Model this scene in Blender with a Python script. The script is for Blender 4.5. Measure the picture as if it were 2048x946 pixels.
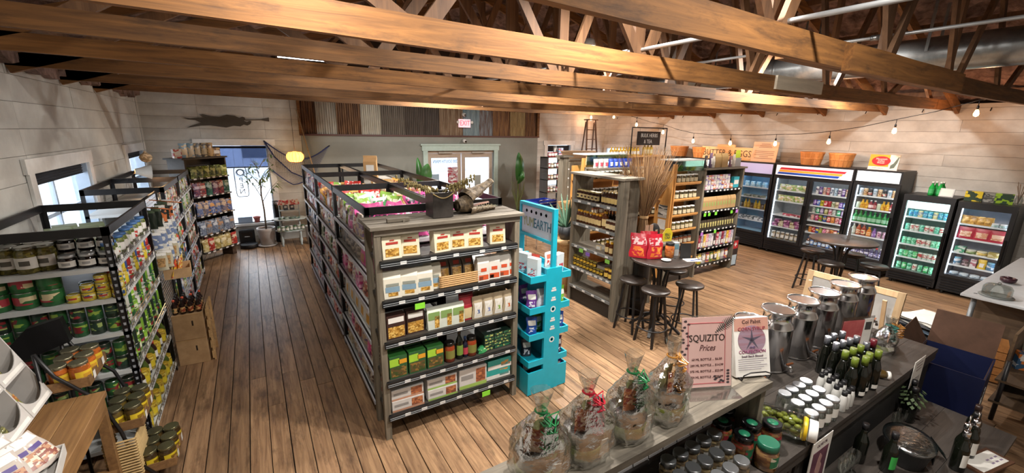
import bpy, bmesh, math, random
from mathutils import Matrix, Vector, noise
for o in list(bpy.data.objects): bpy.data.objects.remove(o, do_unlink=True)
SC = bpy.context.scene; COL = SC.collection
rnd = random.Random(7); PI = math.pi; rad = math.radians
# ---------------------------------------------------------------- camera
cd = bpy.data.cameras.new('camera'); cam = bpy.data.objects.new('camera', cd); COL.objects.link(cam)
cd.sensor_fit = 'HORIZONTAL'; cd.sensor_width = 36; cd.lens = 838/2048*36; cd.clip_start = .02; cd.clip_end = 200
cam.matrix_world = Matrix(((.8532, .1124, -.5093, 0), (-.5212, .2158, -.8257, 0), (.0171, .9700, .2427, 2.6), (0, 0, 0, 1)))
SC.camera = cam
# ---------------------------------------------------------------- world, exposure
w = bpy.data.worlds.new('daylight'); SC.world = w; w.use_nodes = True
bg = w.node_tree.nodes['Background']; bg.inputs[0].default_value = (.84, .91, 1, 1); bg.inputs[1].default_value = 4.8
SC.view_settings.view_transform = 'Standard'; SC.view_settings.look = 'None'; SC.view_settings.gamma = 1
SC.view_settings.use_curve_mapping = False; SC.view_settings.exposure = .72
LAMP_W = 62        # watts of one truss lamp
# ---------------------------------------------------------------- materials
def lin(h):
    h = h.lstrip('#'); r = []
    for i in (0, 2, 4):
        c = int(h[i:i+2], 16)/255; r.append(c/12.92 if c <= .04045 else ((c+.055)/1.055)**2.4)
    return (*r, 1)
MC = {}
def newmat(name):
    m = bpy.data.materials.new(name); m.use_nodes = True; n = m.node_tree.nodes; return m, n, m.node_tree.links, n['Principled BSDF']
def col(h, rough=.5, metal=0, coat=0):
    k = (h, rough, metal, coat)
    if k in MC: return MC[k]
    m, n, l, b = newmat('paint_'+h.lstrip('#'))
    t = n.new('ShaderNodeTexNoise'); t.inputs['Scale'].default_value = 14; t.inputs['Detail'].default_value = 3
    hs = n.new('ShaderNodeHueSaturation'); hs.inputs['Color'].default_value = lin(h)
    mr = n.new('ShaderNodeMapRange'); mr.inputs['To Min'].default_value = .86; mr.inputs['To Max'].default_value = 1.12
    tc = n.new('ShaderNodeTexCoord'); l.new(tc.outputs['Object'], t.inputs['Vector'])
    l.new(t.outputs[0], mr.inputs[0]); l.new(mr.outputs[0], hs.inputs['Value']); l.new(hs.outputs[0], b.inputs['Base Color'])
    b.inputs['Roughness'].default_value = rough; b.inputs['Metallic'].default_value = metal; b.inputs['Coat Weight'].default_value = coat
    MC[k] = m; return m
def emit(h, s):
    k = ('e', h, s)
    if k in MC: return MC[k]
    m, n, l, b = newmat('glow_'+h.lstrip('#')); b.inputs['Base Color'].default_value = lin(h)
    b.inputs['Emission Color'].default_value = lin(h); b.inputs['Emission Strength'].default_value = s; MC[k] = m; return m
def wood(name, c1, c2, c3=None, grain='x', sc=5., rough=.6, var=.25, bump=.25, stain=0., s0=.54, s1=.74):
    m, n, l, b = newmat(name); tc = n.new('ShaderNodeTexCoord'); oi = n.new('ShaderNodeObjectInfo')
    ad = n.new('ShaderNodeVectorMath'); ad.operation = 'MULTIPLY_ADD'; ad.inputs[1].default_value = (1, 1, 1)
    cv = n.new('ShaderNodeCombineXYZ'); ml = n.new('ShaderNodeMath'); ml.operation = 'MULTIPLY'; ml.inputs[1].default_value = 37
    l.new(oi.outputs['Random'], ml.inputs[0])
    for i in range(3): l.new(ml.outputs[0], cv.inputs[i])
    l.new(tc.outputs['Object'], ad.inputs[0]); l.new(cv.outputs[0], ad.inputs[2])
    mp = n.new('ShaderNodeMapping'); s = [sc*6]*3; s['xyz'.index(grain)] = sc*.35; mp.inputs['Scale'].default_value = s
    l.new(ad.outputs[0], mp.inputs[0])
    t = n.new('ShaderNodeTexNoise'); t.inputs['Scale'].default_value = 1; t.inputs['Detail'].default_value = 8; t.inputs['Roughness'].default_value = .62; t.inputs['Distortion'].default_value = .7
    l.new(mp.outputs[0], t.inputs['Vector'])
    cr = n.new('ShaderNodeValToRGB'); cr.color_ramp.elements[0].color = lin(c1); cr.color_ramp.elements[1].color = lin(c2)
    cr.color_ramp.elements[0].position = .3; cr.color_ramp.elements[1].position = .7; l.new(t.outputs[0], cr.inputs[0])
    out = cr.outputs[0]
    if c3:
        t2 = n.new('ShaderNodeTexNoise'); t2.inputs['Scale'].default_value = 2.3; t2.inputs['Detail'].default_value = 5; t2.inputs['Roughness'].default_value = .7
        mp2 = n.new('ShaderNodeMapping'); s2 = [4.2]*3; s2['xyz'.index(grain)] = 1.1; mp2.inputs['Scale'].default_value = s2
        l.new(ad.outputs[0], mp2.inputs[0]); l.new(mp2.outputs[0], t2.inputs['Vector'])
        mr = n.new('ShaderNodeMapRange'); mr.inputs[1].default_value = s0; mr.inputs[2].default_value = s1; mr.inputs[4].default_value = stain
        l.new(t2.outputs[0], mr.inputs[0]); mx = n.new('ShaderNodeMix'); mx.data_type = 'RGBA'; l.new(mr.outputs[0], mx.inputs[0])
        l.new(out, mx.inputs[6]); mx.inputs[7].default_value = lin(c3); out = mx.outputs[2]
    hs = n.new('ShaderNodeHueSaturation'); mr2 = n.new('ShaderNodeMapRange'); mr2.inputs[3].default_value = 1-var; mr2.inputs[4].default_value = 1+var
    l.new(oi.outputs['Random'], mr2.inputs[0]); l.new(mr2.outputs[0], hs.inputs['Value']); l.new(out, hs.inputs['Color']); l.new(hs.outputs[0], b.inputs['Base Color'])
    bp = n.new('ShaderNodeBump'); bp.inputs['Strength'].default_value = bump; bp.inputs['Distance'].default_value = .004; l.new(t.outputs[0], bp.inputs['Height']); l.new(bp.outputs[0], b.inputs['Normal'])
    b.inputs['Roughness'].default_value = rough; return m
def prn(*cs, sc=22, rough=.35):
    """busy printed packaging: cells of a few ink colours, different on every pack"""
    k = ('p', cs, sc, rough)
    if k in MC: return MC[k]
    m, n, l, b = newmat('print_'+cs[0].lstrip('#')); tc = n.new('ShaderNodeTexCoord'); oi = n.new('ShaderNodeObjectInfo')
    cv = n.new('ShaderNodeCombineXYZ'); ml = n.new('ShaderNodeMath'); ml.operation = 'MULTIPLY'; ml.inputs[1].default_value = 9
    l.new(oi.outputs['Random'], ml.inputs[0])
    for i in range(3): l.new(ml.outputs[0], cv.inputs[i])
    ad = n.new('ShaderNodeVectorMath'); l.new(tc.outputs['Object'], ad.inputs[0]); l.new(cv.outputs[0], ad.inputs[1])
    mp = n.new('ShaderNodeMapping'); mp.inputs['Scale'].default_value = (1, .3, 1.5); l.new(ad.outputs[0], mp.inputs[0])
    v = n.new('ShaderNodeTexVoronoi'); v.distance = 'CHEBYCHEV'; v.inputs['Scale'].default_value = sc; l.new(mp.outputs[0], v.inputs['Vector'])
    sx = n.new('ShaderNodeSeparateColor'); l.new(v.outputs['Color'], sx.inputs[0])
    cr = n.new('ShaderNodeValToRGB'); cr.color_ramp.interpolation = 'CONSTANT'; e = cr.color_ramp.elements
    e[0].color = lin(cs[0]); e[0].position = 0; N = len(cs)
    if N == 1: e.remove(e[1])
    for i in range(1, N):
        p = .45+.55*(i-1)/max(1, N-1)
        if i == 1: e[1].position = p; e[1].color = lin(cs[1])
        else: x = e.new(p); x.color = lin(cs[i])
    l.new(sx.outputs[0], cr.inputs[0]); l.new(cr.outputs[0], b.inputs['Base Color']); b.inputs['Roughness'].default_value = rough; MC[k] = m; return m
def glass(name, tint=(1, 1, 1), refl=.12, rough=.03, bump=0):
    m, n, l, b = newmat(name); n.remove(b); o = n['Material Output']
    t = n.new('ShaderNodeBsdfTransparent'); t.inputs[0].default_value = (*tint, 1); g = n.new('ShaderNodeBsdfGlossy'); g.inputs['Roughness'].default_value = rough
    f = n.new('ShaderNodeLayerWeight'); f.inputs[0].default_value = refl*2; mx = n.new('ShaderNodeMixShader'); mr = n.new('ShaderNodeMath'); mr.operation = 'MULTIPLY_ADD'; mr.inputs[1].default_value = .6; mr.inputs[2].default_value = refl*.3
    l.new(f.outputs['Fresnel'], mr.inputs[0]); l.new(mr.outputs[0], mx.inputs[0]); l.new(t.outputs[0], mx.inputs[1]); l.new(g.outputs[0], mx.inputs[2]); l.new(mx.outputs[0], o.inputs[0])
    if bump:
        tx = n.new('ShaderNodeTexNoise'); tx.inputs['Scale'].default_value = 30; tx.inputs['Detail'].default_value = 4; bp = n.new('ShaderNodeBump'); bp.inputs['Strength'].default_value = bump; bp.inputs['Distance'].default_value = .01
        tc = n.new('ShaderNodeTexCoord'); l.new(tc.outputs['Object'], tx.inputs['Vector']); l.new(tx.outputs[0], bp.inputs['Height']); l.new(bp.outputs[0], g.inputs['Normal']); l.new(bp.outputs[0], f.inputs['Normal'])
    return m
def grubby(name, c1, c2, sc=3., rough=.6, bump=.3, metal=0, stretch=(1, 1, 1), lo=.35, hi=.65, bd=.01, var=0.):
    m, n, l, b = newmat(name); tc = n.new('ShaderNodeTexCoord'); mp = n.new('ShaderNodeMapping'); mp.inputs['Scale'].default_value = stretch; l.new(tc.outputs['Object'], mp.inputs[0])
    t = n.new('ShaderNodeTexNoise'); t.inputs['Scale'].default_value = sc; t.inputs['Detail'].default_value = 7; t.inputs['Roughness'].default_value = .62; l.new(mp.outputs[0], t.inputs['Vector'])
    cr = n.new('ShaderNodeValToRGB'); e = cr.color_ramp.elements; e[0].position = lo; e[1].position = hi; e[0].color = lin(c1); e[1].color = lin(c2); l.new(t.outputs[0], cr.inputs[0])
    out = cr.outputs[0]
    if var:
        oi = n.new('ShaderNodeObjectInfo'); hs = n.new('ShaderNodeHueSaturation'); mr = n.new('ShaderNodeMapRange'); mr.inputs[3].default_value = 1-var; mr.inputs[4].default_value = 1+var
        l.new(oi.outputs['Random'], mr.inputs[0]); l.new(mr.outputs[0], hs.inputs['Value']); l.new(out, hs.inputs['Color']); out = hs.outputs[0]
    l.new(out, b.inputs['Base Color'])
    bp = n.new('ShaderNodeBump'); bp.inputs['Strength'].default_value = bump; bp.inputs['Distance'].default_value = bd; l.new(t.outputs[0], bp.inputs['Height']); l.new(bp.outputs[0], b.inputs['Normal'])
    b.inputs['Roughness'].default_value = rough; b.inputs['Metallic'].default_value = metal; return m
FLOOR = wood('worn_pine_floor', '#6c503a', '#a58462', '#33241a', 'y', 5.5, .42, .2, .4, .62, .5, .68)
BEAM = wood('old_pine_beam', '#553719', '#8f6130', '#281a10', 'x', 4.0, .75, .25, .5, .7)
WEB = wood('truss_web_wood', '#543924', '#7d5b3d', '#2f2018', 'z', 2.5, .7, .3, .4, .4)
WHITE = grubby('white_wall_paint', '#aaa9a4', '#c3c3bd', 2.2, .55, .08, 0, (1, 1, 1), .3, .6, .004, .03)
GREYW = grubby('grey_wall_paint', '#74766f', '#7d7f78', 1.5, .6, .05)
TRIM = col('#b9bcb6', .5); CASING = col('#a9bdb6', .45)
BARN = wood('weathered_grey_wood', '#4d473e', '#827a6c', '#332d26', 'x', 4, .75, .18, .5, .5)
BARNV = wood('weathered_grey_post', '#504a3f', '#837a69', '#362f27', 'z', 4, .75, .2, .5, .5)
OAK = wood('table_board_oak', '#6d4f33', '#957147', '#4a3522', 'y', 4, .45, .12, .3, .4)
CRATE = wood('pale_crate_wood', '#a17c50', '#c8a676', None, 'x', 5, .6, .15, .3)
MAPLE = wood('honey_maple', '#b57f43', '#cf9a58', None, 'z', 3, .4, .06, .1)
BLK = grubby('black_powder_coat', '#0d0d0f', '#17171a', 12, .42, .05)
BLKG = col('#0b0b0d', .2); WHT = col('#d9d9d6', .5); PAPER = col('#dcdad4', .7); SHELFW = col('#c6caca', .45)
STEEL = col('#e6e6e8', .16, 1); GALV = grubby('galvanised_steel', '#7f8486', '#a3a8aa', 5, .32, .05, .9); CHROME = col('#c9c9cb', .2, 1)
CLEAR = glass('clear_glass', (1, 1, 1), .1); JARGL = glass('jar_glass', (.93, .97, .95), .25); CELLO = glass('cellophane', (.93, .95, .93), .3, .12, .9)
INSUL = grubby('fibrous_insulation', '#4a362e', '#9a7e72', 6, .95, .9, 0, (1, 1, 1), .35, .68, .05)
TEAL = col('#12a5bd', .4)
# ---------------------------------------------------------------- mesh builder
class MB:
    def __init__(s): s.v = []; s.f = []; s.mi = []; s.sm = []; s.M = []
    def mat(s, m):
        if m not in s.M: s.M.append(m)
        return s.M.index(m)
    def face(s, idx, m, sm=False): s.f.append(idx); s.mi.append(s.mat(m)); s.sm.append(sm)
    def poly(s, pts, m, sm=False):
        k = len(s.v); s.v += [tuple(p) for p in pts]; s.face(list(range(k, k+len(pts))), m, sm)
    def box(s, x0, y0, z0, x1, y1, z1, m, T=None):
        k = len(s.v); P = [(x0, y0, z0), (x1, y0, z0), (x1, y1, z0), (x0, y1, z0), (x0, y0, z1), (x1, y0, z1), (x1, y1, z1), (x0, y1, z1)]
        if T: P = [tuple(T @ Vector(p)) for p in P]
        s.v += P
        for q in ((3, 2, 1, 0), (4, 5, 6, 7), (0, 1, 5, 4), (1, 2, 6, 5), (2, 3, 7, 6), (3, 0, 4, 7)): s.face([k+i for i in q], m)
        return s
    def cbox(s, c, d, m, T=None): return s.box(c[0]-d[0]/2, c[1]-d[1]/2, c[2]-d[2]/2, c[0]+d[0]/2, c[1]+d[1]/2, c[2]+d[2]/2, m, T)
    def lathe(s, pr, m, n=14, c=(0, 0, 0), a0=0, a1=2*PI, T=None, cap=True, sq=1.):
        full = abs(a1-a0-2*PI) < 1e-6; k = len(s.v); cnt = n if full else n+1; ms = m if isinstance(m, list) else [m]*(len(pr)-1)
        for r, z in pr:
            for i in range(cnt):
                a = a0+(a1-a0)*i/n; p = Vector((c[0]+r*math.cos(a), c[1]+r*math.sin(a)*sq, c[2]+z)); s.v.append(tuple(T @ p if T else p))
        for j in range(len(pr)-1):
            for i in range(n):
                i2 = (i+1) % cnt; s.face([k+j*cnt+i, k+j*cnt+i2, k+(j+1)*cnt+i2, k+(j+1)*cnt+i], ms[j], True)
        if full and cap:
            if pr[0][0] > 1e-5: s.face([k+i for i in range(cnt)][::-1], ms[0])
            if pr[-1][0] > 1e-5: s.face([k+(len(pr)-1)*cnt+i for i in range(cnt)], ms[-1])
        return s
    def tube(s, pts, r, m, n=6, cap=True):
        pts = [Vector(p) for p in pts]; k = len(s.v); N = len(pts); rr = r if isinstance(r, (list, tuple)) else [r]*N; up = None
        for i, p in enumerate(pts):
            d = (pts[min(i+1, N-1)]-pts[max(i-1, 0)]).normalized()
            if up is None or abs(up.dot(d)) > .95: up = Vector((0, 0, 1)) if abs(d.z) < .9 else Vector((1, 0, 0))
            a = d.cross(up).normalized(); b = a.cross(d).normalized(); up = b
            for j in range(n): t = 2*PI*j/n; s.v.append(tuple(p+(a*math.cos(t)+b*math.sin(t))*rr[i]))
        for i in range(N-1):
            for j in range(n): j2 = (j+1) % n; s.face([k+i*n+j, k+i*n+j2, k+(i+1)*n+j2, k+(i+1)*n+j], m, n > 4)
        if cap: s.face([k+j for j in range(n)][::-1], m); s.face([k+(N-1)*n+j for j in range(n)], m)
        return s
    def bar(s, a, b, w, h, m):
        """rectangular bar from a to b (w sideways, h upwards)"""
        a = Vector(a); b = Vector(b); d = b-a; L = d.length; d.normalize(); u = Vector((0, 0, 1)) if abs(d.z) < .95 else Vector((0, 1, 0))
        x = d.cross(u).normalized(); z = x.cross(d).normalized(); T = Matrix(((x.x, d.x, z.x, a.x), (x.y, d.y, z.y, a.y), (x.z, d.z, z.z, a.z), (0, 0, 0, 1)))
        return s.box(-w/2, 0, -h/2, w/2, L, h/2, m, T)
    def prism(s, pl, d0, d1, m, ax='y'):
        """2-D outline extruded along an axis"""
        def q(a, b, d): return {'y': (a, d, b), 'x': (d, a, b), 'z': (a, b, d)}[ax]
        k = len(s.v); n = len(pl); s.v += [q(a, b, d0) for a, b in pl]+[q(a, b, d1) for a, b in pl]
        s.face(list(range(k, k+n)), m); s.face(list(range(k+n, k+2*n))[::-1], m)
        for i in range(n): j = (i+1) % n; s.face([k+i, k+n+i, k+n+j, k+j], m)
        return s
    def grid(s, fn, nu, nv, m, sm=True, flip=False):
        k = len(s.v); s.v += [tuple(fn(i/nu, j/nv)) for j in range(nv+1) for i in range(nu+1)]
        for j in range(nv):
            for i in range(nu):
                a = k+j*(nu+1)+i; q = [a, a+1, a+nu+2, a+nu+1]; s.face(q[::-1] if flip else q, m, sm)
        return s
    def ball(s, c, r, m, n=8, sz=1.):
        return s.lathe([(r*math.sin(PI*i/n)+1e-6, -r*sz*math.cos(PI*i/n)) for i in range(n+1)], m, n+2, c)
    def mesh(s, name, bevel=0):
        me = bpy.data.meshes.new(name); me.from_pydata(s.v, [], s.f)
        for m in s.M: me.materials.append(m)
        me.polygons.foreach_set('material_index', s.mi); me.polygons.foreach_set('use_smooth', s.sm)
        bm = bmesh.new(); bm.from_mesh(me)
        if bevel: bmesh.ops.bevel(bm, geom=bm.edges[:], offset=bevel, segments=1, affect='EDGES', profile=.6)
        bmesh.ops.recalc_face_normals(bm, faces=bm.faces[:]); bm.to_mesh(me); bm.free()
        me.update(); return me
    def add(s, name, parent=None, loc=(0, 0, 0), rot=0, bevel=0, **kw):
        return link(name, s.mesh(name, bevel), parent, loc, rot, **kw)
def link(name, data, parent=None, loc=(0, 0, 0), rot=0, label=None, cat=None, group=None, kind=None):
    o = bpy.data.objects.new(name, data); COL.objects.link(o); o.location = loc
    o.rotation_euler = rot if isinstance(rot, tuple) else (0, 0, rot); o.parent = parent
    if label: o['label'] = label
    if cat and not parent: o['category'] = cat
    if group: o['group'] = group
    if kind: o['kind'] = kind
    return o
def thing(name, label, cat, loc=(0, 0, 0), rot=0, group=None, kind=None): return link(name, None, None, loc, rot, label, cat, group, kind)
def struct(name, loc=(0, 0, 0)): return link(name, None, None, loc, kind='structure')
ORD = 'first second third fourth fifth sixth seventh eighth ninth tenth eleventh twelfth thirteenth fourteenth fifteenth sixteenth seventeenth eighteenth nineteenth twentieth'.split()
def nth(i): return ORD[i] if i < 20 else 'number %d' % (i+1)
def bx(name, parent, x0, y0, z0, x1, y1, z1, m, bevel=0, **kw):
    """box part whose origin is its own centre"""
    c = ((x0+x1)/2, (y0+y1)/2, (z0+z1)/2); b = MB().box(x0-c[0], y0-c[1], z0-c[2], x1-c[0], y1-c[1], z1-c[2], m); return b.add(name, parent, c, 0, bevel, **kw)
TXC = {}
def text(body, size, m, ext=.001, align='CENTER', shear=0, sx=1.):
    k = (body, size, m.name, align, shear, sx)
    if k in TXC: return TXC[k]
    cu = bpy.data.curves.new('lettering', 'FONT'); cu.body = body; cu.size = size; cu.extrude = ext; cu.align_x = align; cu.align_y = 'CENTER'; cu.shear = shear; cu.resolution_u = 2; cu.space_line = .9
    ob = bpy.data.objects.new('lettering', cu); COL.objects.link(ob); bpy.context.view_layer.update()
    me = bpy.data.meshes.new_from_object(ob); bpy.data.objects.remove(ob); me.materials.clear(); me.materials.append(m)
    if sx != 1: me.transform(Matrix.Diagonal((sx, 1, 1, 1)))
    TXC[k] = me; return me
def letter(parent, body, size, m, loc, rot=(PI/2, 0, 0), **kw): return link('lettering', text(body, size, m, **kw), parent, loc, rot)
class Frame:
    """local frame of a unit: front faces local -y, x runs left to right as seen from its front"""
    def __init__(s, x, y, rz, z=0): s.o = (x, y, z); s.rz = rz; s.c = math.cos(rz); s.s = math.sin(rz)
    def w(s, x, y, z): return (s.o[0]+x*s.c-y*s.s, s.o[1]+x*s.s+y*s.c, s.o[2]+z)
# ---------------------------------------------------------------- lamps hung in the trusses, some added as fill light
XL, XR, YB, YF = -1.78, 10.6, 11.15, -2.6
RZ0, RZ1, XM = 3.22, 5.35, 4.4
def roofz(x): return RZ0+(RZ1-RZ0)*(1-abs(x-XM)/(XM-XL) if x < XM else 1-(x-XM)/(XR-XM))
def truss_lamp(x, y, z, label, wt=LAMP_W, c=(1, .935, .865)):
    t = thing('truss_lamp', label, 'ceiling lamp', (x, y, z))
    MB().lathe([(.03, .10), (.07, .08), (.09, .02), (.09, .0)], col('#c8c8c8', .4), 16, cap=True).add('housing', t)
    MB().lathe([(.001, -.004), (.08, -.004), (.08, -.001)], emit('#fff4e0', 30), 16).add('diffuser', t)
    MB().tube([(0, 0, .1), (0, 0, min(.4, roofz(x)-.1-z))], .008, BLK).add('stem', t)
    L = bpy.data.lights.new('lamp_light', 'AREA'); L.shape = 'DISK'; L.size = .15; L.energy = wt; L.color = c
    o = bpy.data.objects.new('lamp_light', L); COL.objects.link(o); o.parent = t; o.location = (0, 0, -.012)
for x, y, z, wt, lb in ((1.42, 4.62, 3.70, 18, 'bright spot lamp above the beam over the middle shelves'), (4.0, 4.62, 3.72, 120, 'round white lamp glowing in the trusses near the ceiling centre'),
                 (2.1, 1.8, 3.95, 85, 'white truss lamp just behind the nearest beam above the counter'), (2.3, .2, 3.85, 58, 'white truss lamp in front of the nearest beam'), (.3, 1.9, 3.6, 30, 'small added fill lamp brightening the near left rack'), (2.7, 2.92, 3.85, 45, 'white truss lamp between second and third trusses'),  # the near left lamp is an added fill that brightens the left rack
                 (6.3, 2.9, 3.75, 130, 'white truss lamp above the round tables on the right'), (3.4, 7.7, 3.7, 130, 'white truss lamp over the middle of the back wall side'),
                 (8.6, 2.95, 3.55, 45, 'added fill lamp above the fridges on the right'), (7.4, 7.6, 3.7, 90, 'white truss lamp above the bulk jar shelves')):  # the lamp above the fridges is added to brighten right wall and white table
    truss_lamp(x, y, z, lb, wt)
for x, y, lb in ((.72, 5.15, 'white tube light nearer the viewer seen between two beams'), (.9, 6.45, 'white tube light farther back seen between two beams')):
    t = thing('tube_light', lb, 'ceiling lamp', (x, y, 3.31))
    MB().box(-.4, -.03, .02, .4, .03, .06, col('#cfcfcf')).add('housing', t)
    MB().tube([(-.38, 0, 0), (.38, 0, 0)], .018, emit('#eaf2ff', 14), 8).add('tube', t)
# ---------------------------------------------------------------- floor
fl = struct('floor'); MB().box(XL-.3, YF-.3, -.12, XR+.3, YB+.1, -.02, col('#1c140e', .9)).add('subfloor', fl)
PW = .15; n = int((XR-XL)/PW)+1; made = 0
rest = MB(); restrow = []
for i in range(n):
    x0 = XL+i*PW; y = .6-rnd.random()*1.5
    bx('plank', fl, x0+.002, YF, -.03, x0+PW-.002, y-.003, 0, FLOOR) if False else rest.box(x0+.002, YF, -.03, x0+PW-.002, y-.003, 0, FLOOR)
    while y < YB-.05:
        L = 3.4+rnd.random()*2.2; y1 = min(y+L, YB)
        if YB-y1 < .8: y1 = YB
        dz = rnd.random()*.002
        bx('plank', fl, x0+.003, y+.002, -.03, x0+PW-.003-rnd.random()*.003, y1-.002, dz-.0005, FLOOR); made += 1; y = y1
o = rest.add('plank_ends', fl); o['kind'] = 'stuff'
# ---------------------------------------------------------------- walls of wide painted boards
def spans(u0, u1, z0, z1, ops):
    us = sorted({u0, u1, *[v for o in ops for v in o[:2] if u0 < v < u1]}); zs = sorted({z0, z1, *[v for o in ops for v in o[2:] if z0 < v < z1]})
    for a, b in zip(us, us[1:]):
        for c, d in zip(zs, zs[1:]):
            if not any(o[0] <= (a+b)/2 <= o[1] and o[2] <= (c+d)/2 <= o[3] for o in ops): yield a, b, c, d
def wall(name, ax, c, sg, u0, u1, z1, h, ops, mat, zoff=.15, back=.14):
    """ax: axis of the wall plane; sg: direction pointing outdoors"""
    W = struct(name); m = MB(); g = .016
    for a, b, z0, zz in spans(u0, u1, 0, z1, ops):
        p, q = sorted((c+sg*g, c+sg*back)); m.box(p, a, z0, q, b, zz, col('#55504a', .9)) if ax == 'x' else m.box(a, p, z0, b, q, zz, col('#55504a', .9))
    m.add('wall_core', W); z = zoff-h; r = 0
    while z < z1:
        a0 = max(z, 0); a1 = min(z+h-.004, z1); z += h; r += 1
        if a1-a0 < .02: continue
        for a, b, z0, zz in spans(u0, u1, a0, a1, ops):
            cuts = [a]
            while b-cuts[-1] > 9.5: cuts.append(cuts[-1]+4.5+rnd.random()*4)
            cuts.append(b)
            for e, f in zip(cuts, cuts[1:]):
                d = rnd.random()*.005; p, q = sorted((c+sg*d, c+sg*g))
                if ax == 'x': bx('board', W, p, e+.0015, z0, q, f-.0015, zz, mat)
                else: bx('board', W, e+.0015, p, z0, f-.0015, q, zz, mat)
    return W
WL = [(5.72, 7.35, 1.15, 2.14), (9.42, 10.75, 1.15, 2.14)]
wall('wall_left', 'x', XL, -1, YF, YB+.12, 3.22, .24, WL, WHITE, .15)
WBL = (-.86, .33, .46, 2.2); WBR = (8.15, 9.1, .9, 2.2)
wall('wall_back_left', 'y', YB, 1, XL-.12, 1.1, 3.3, .24, [WBL], WHITE, .15)
wall('wall_back_right', 'y', YB, 1, 7.6, XR+.12, 3.3, .24, [WBR], WHITE, .15)
WR = (10.0, 11.0, 1.2, 2.1)
wall('wall_right', 'x', XR, 1, YF, YB+.12, 3.2, .2, [WR], WHITE, .13)
o = wall('wall_front', 'y', YF, -1, XL, XR, 3.3, .5, [], WHITE, .3)
# grey wall round the shop door
YG = 11.0; DO = (4.06, 6.1, 0, 2.06); G = struct('wall_back_grey'); m = MB()
for a, b, c, d in spans(1.04, 7.66, 0, 2.45, [DO]): m.box(a, YG, c, b, YG+.18, d, GREYW)
m.box(1.04, YG+.06, 2.45, 7.66, YG+.18, 3.4, GREYW); m.add('wall_panel', G)
RUSTS = [('#3c2a22', '#7d5a40'), ('#8f8c84', '#b5b2a8'), ('#4a3428', '#86664a'), ('#a3a097', '#bdb9ab'), ('#5f5850', '#7a7268'), ('#4a423c', '#5f564e'), ('#463e39', '#5a524b'), ('#6e533c', '#9c8a74'), ('#6a7a80', '#8fa0a4'), ('#5d3c28', '#8c949a'), ('#5a3a28', '#8f6a44'), ('#86714e', '#a8946a'), ('#4f3526', '#84603f')]
k = 0; x = 1.05
while x < 7.6:
    wd = [.34, .46, .56, .5, .62, .55, .42, .7, .52, .45, .6, .55, .4][k % 13]; x1 = min(x+wd, 7.65); c1, c2 = RUSTS[k % 13]
    RM = grubby('rusty_sheet', c1, c2, 9, .5, .25, .35, (4, 1, .22), .38, .62)
    m = MB(); n = max(4, int((x1-x)/.0125)); d0 = .004*(k % 3)
    m.grid(lambda u, v: ((u-.5)*(x1-x), -d0-.016*math.cos(u*n*PI*.5), (v-.5)*.78), n*2, 1, RM)
    m.add('corrugated_sheet', G, ((x+x1)/2, YG+.04, 2.86)); x = x1-.01; k += 1
bx('trim_ledge', G, 1.0, YG-.03, 2.43, 7.7, YG+.02, 2.47, col('#4a2720', .5)); bx('trim_post', G, 7.62, YG-.02, 2.45, 7.7, YG+.05, 3.3, BEAM); bx('trim_post', G, 1.0, YG-.01, 2.45, 1.06, YG+.05, 3.3, BEAM)
# shop door
D = struct('door_1', ((DO[0]+DO[1])/2, YG, 0)); W2 = (DO[1]-DO[0])/2; TAN = col('#a39486', .45)
for s in (-1, 1): bx('casing', D, s*W2 if s > 0 else -W2-.13, -.035, 0, s*W2+.13 if s > 0 else -W2, .02, 2.08, CASING)
bx('casing_head', D, -W2-.16, -.04, 2.06, W2+.16, .02, 2.2, CASING); bx('casing_cap', D, -W2-.2, -.06, 2.2, W2+.2, .02, 2.24, CASING)
for s in (-1, 1):
    a, b = (-W2+.02, -.015) if s < 0 else (.015, W2-.02); lf = bx('door_leaf', D, a, .05, .03, a+.1, .1, 1.98, TAN); cx = lf.location.x
    T = lambda nm, x0, z0, x1, z1, m, y0=.05, y1=.1: bx(nm, D, x0, y0, z0, x1, y1, z1, m)
    T('stile', b-.1, .03, b, 1.98, TAN); T('rail', a+.1, 1.86, b-.1, 1.98, TAN); T('rail', a+.1, .03, b-.1, .25, TAN)
    T('glass_pane', a+.1, .25, b-.1, 1.86, CLEAR, .07, .078); T('push_bar', a+.08, .98, b-.06, 1.01, CHROME, .0, .025); T('door_closer', a+.3, 1.98, a+.7, 2.03, col('#9a958c', .4), -.01, .05)
bx('transom', D, -W2, .04, 1.985, W2, .12, 2.06, TAN); letter(D, '200 SOUTH MAIN', .125, col('#34383c'), (-.48, .068, 1.76), (PI/2, 0, PI), sx=.75)
for x0, z0, x1, z1, c in ((-.9, 1.2, -.68, 1.42, '#8fa5b5'), (-.42, 1.0, -.12, 1.6, '#a78f94'), (-.38, .5, -.14, 1.0, '#8b6b70'), (.42, 1.02, .62, 1.35, '#a7b0ac')):
    bx('door_notice', D, x0, .06, z0, x1, .066, z1, prn(c, '#d8d8d8', '#9c4450', sc=16) if x0 == -.42 else col(c))
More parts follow.
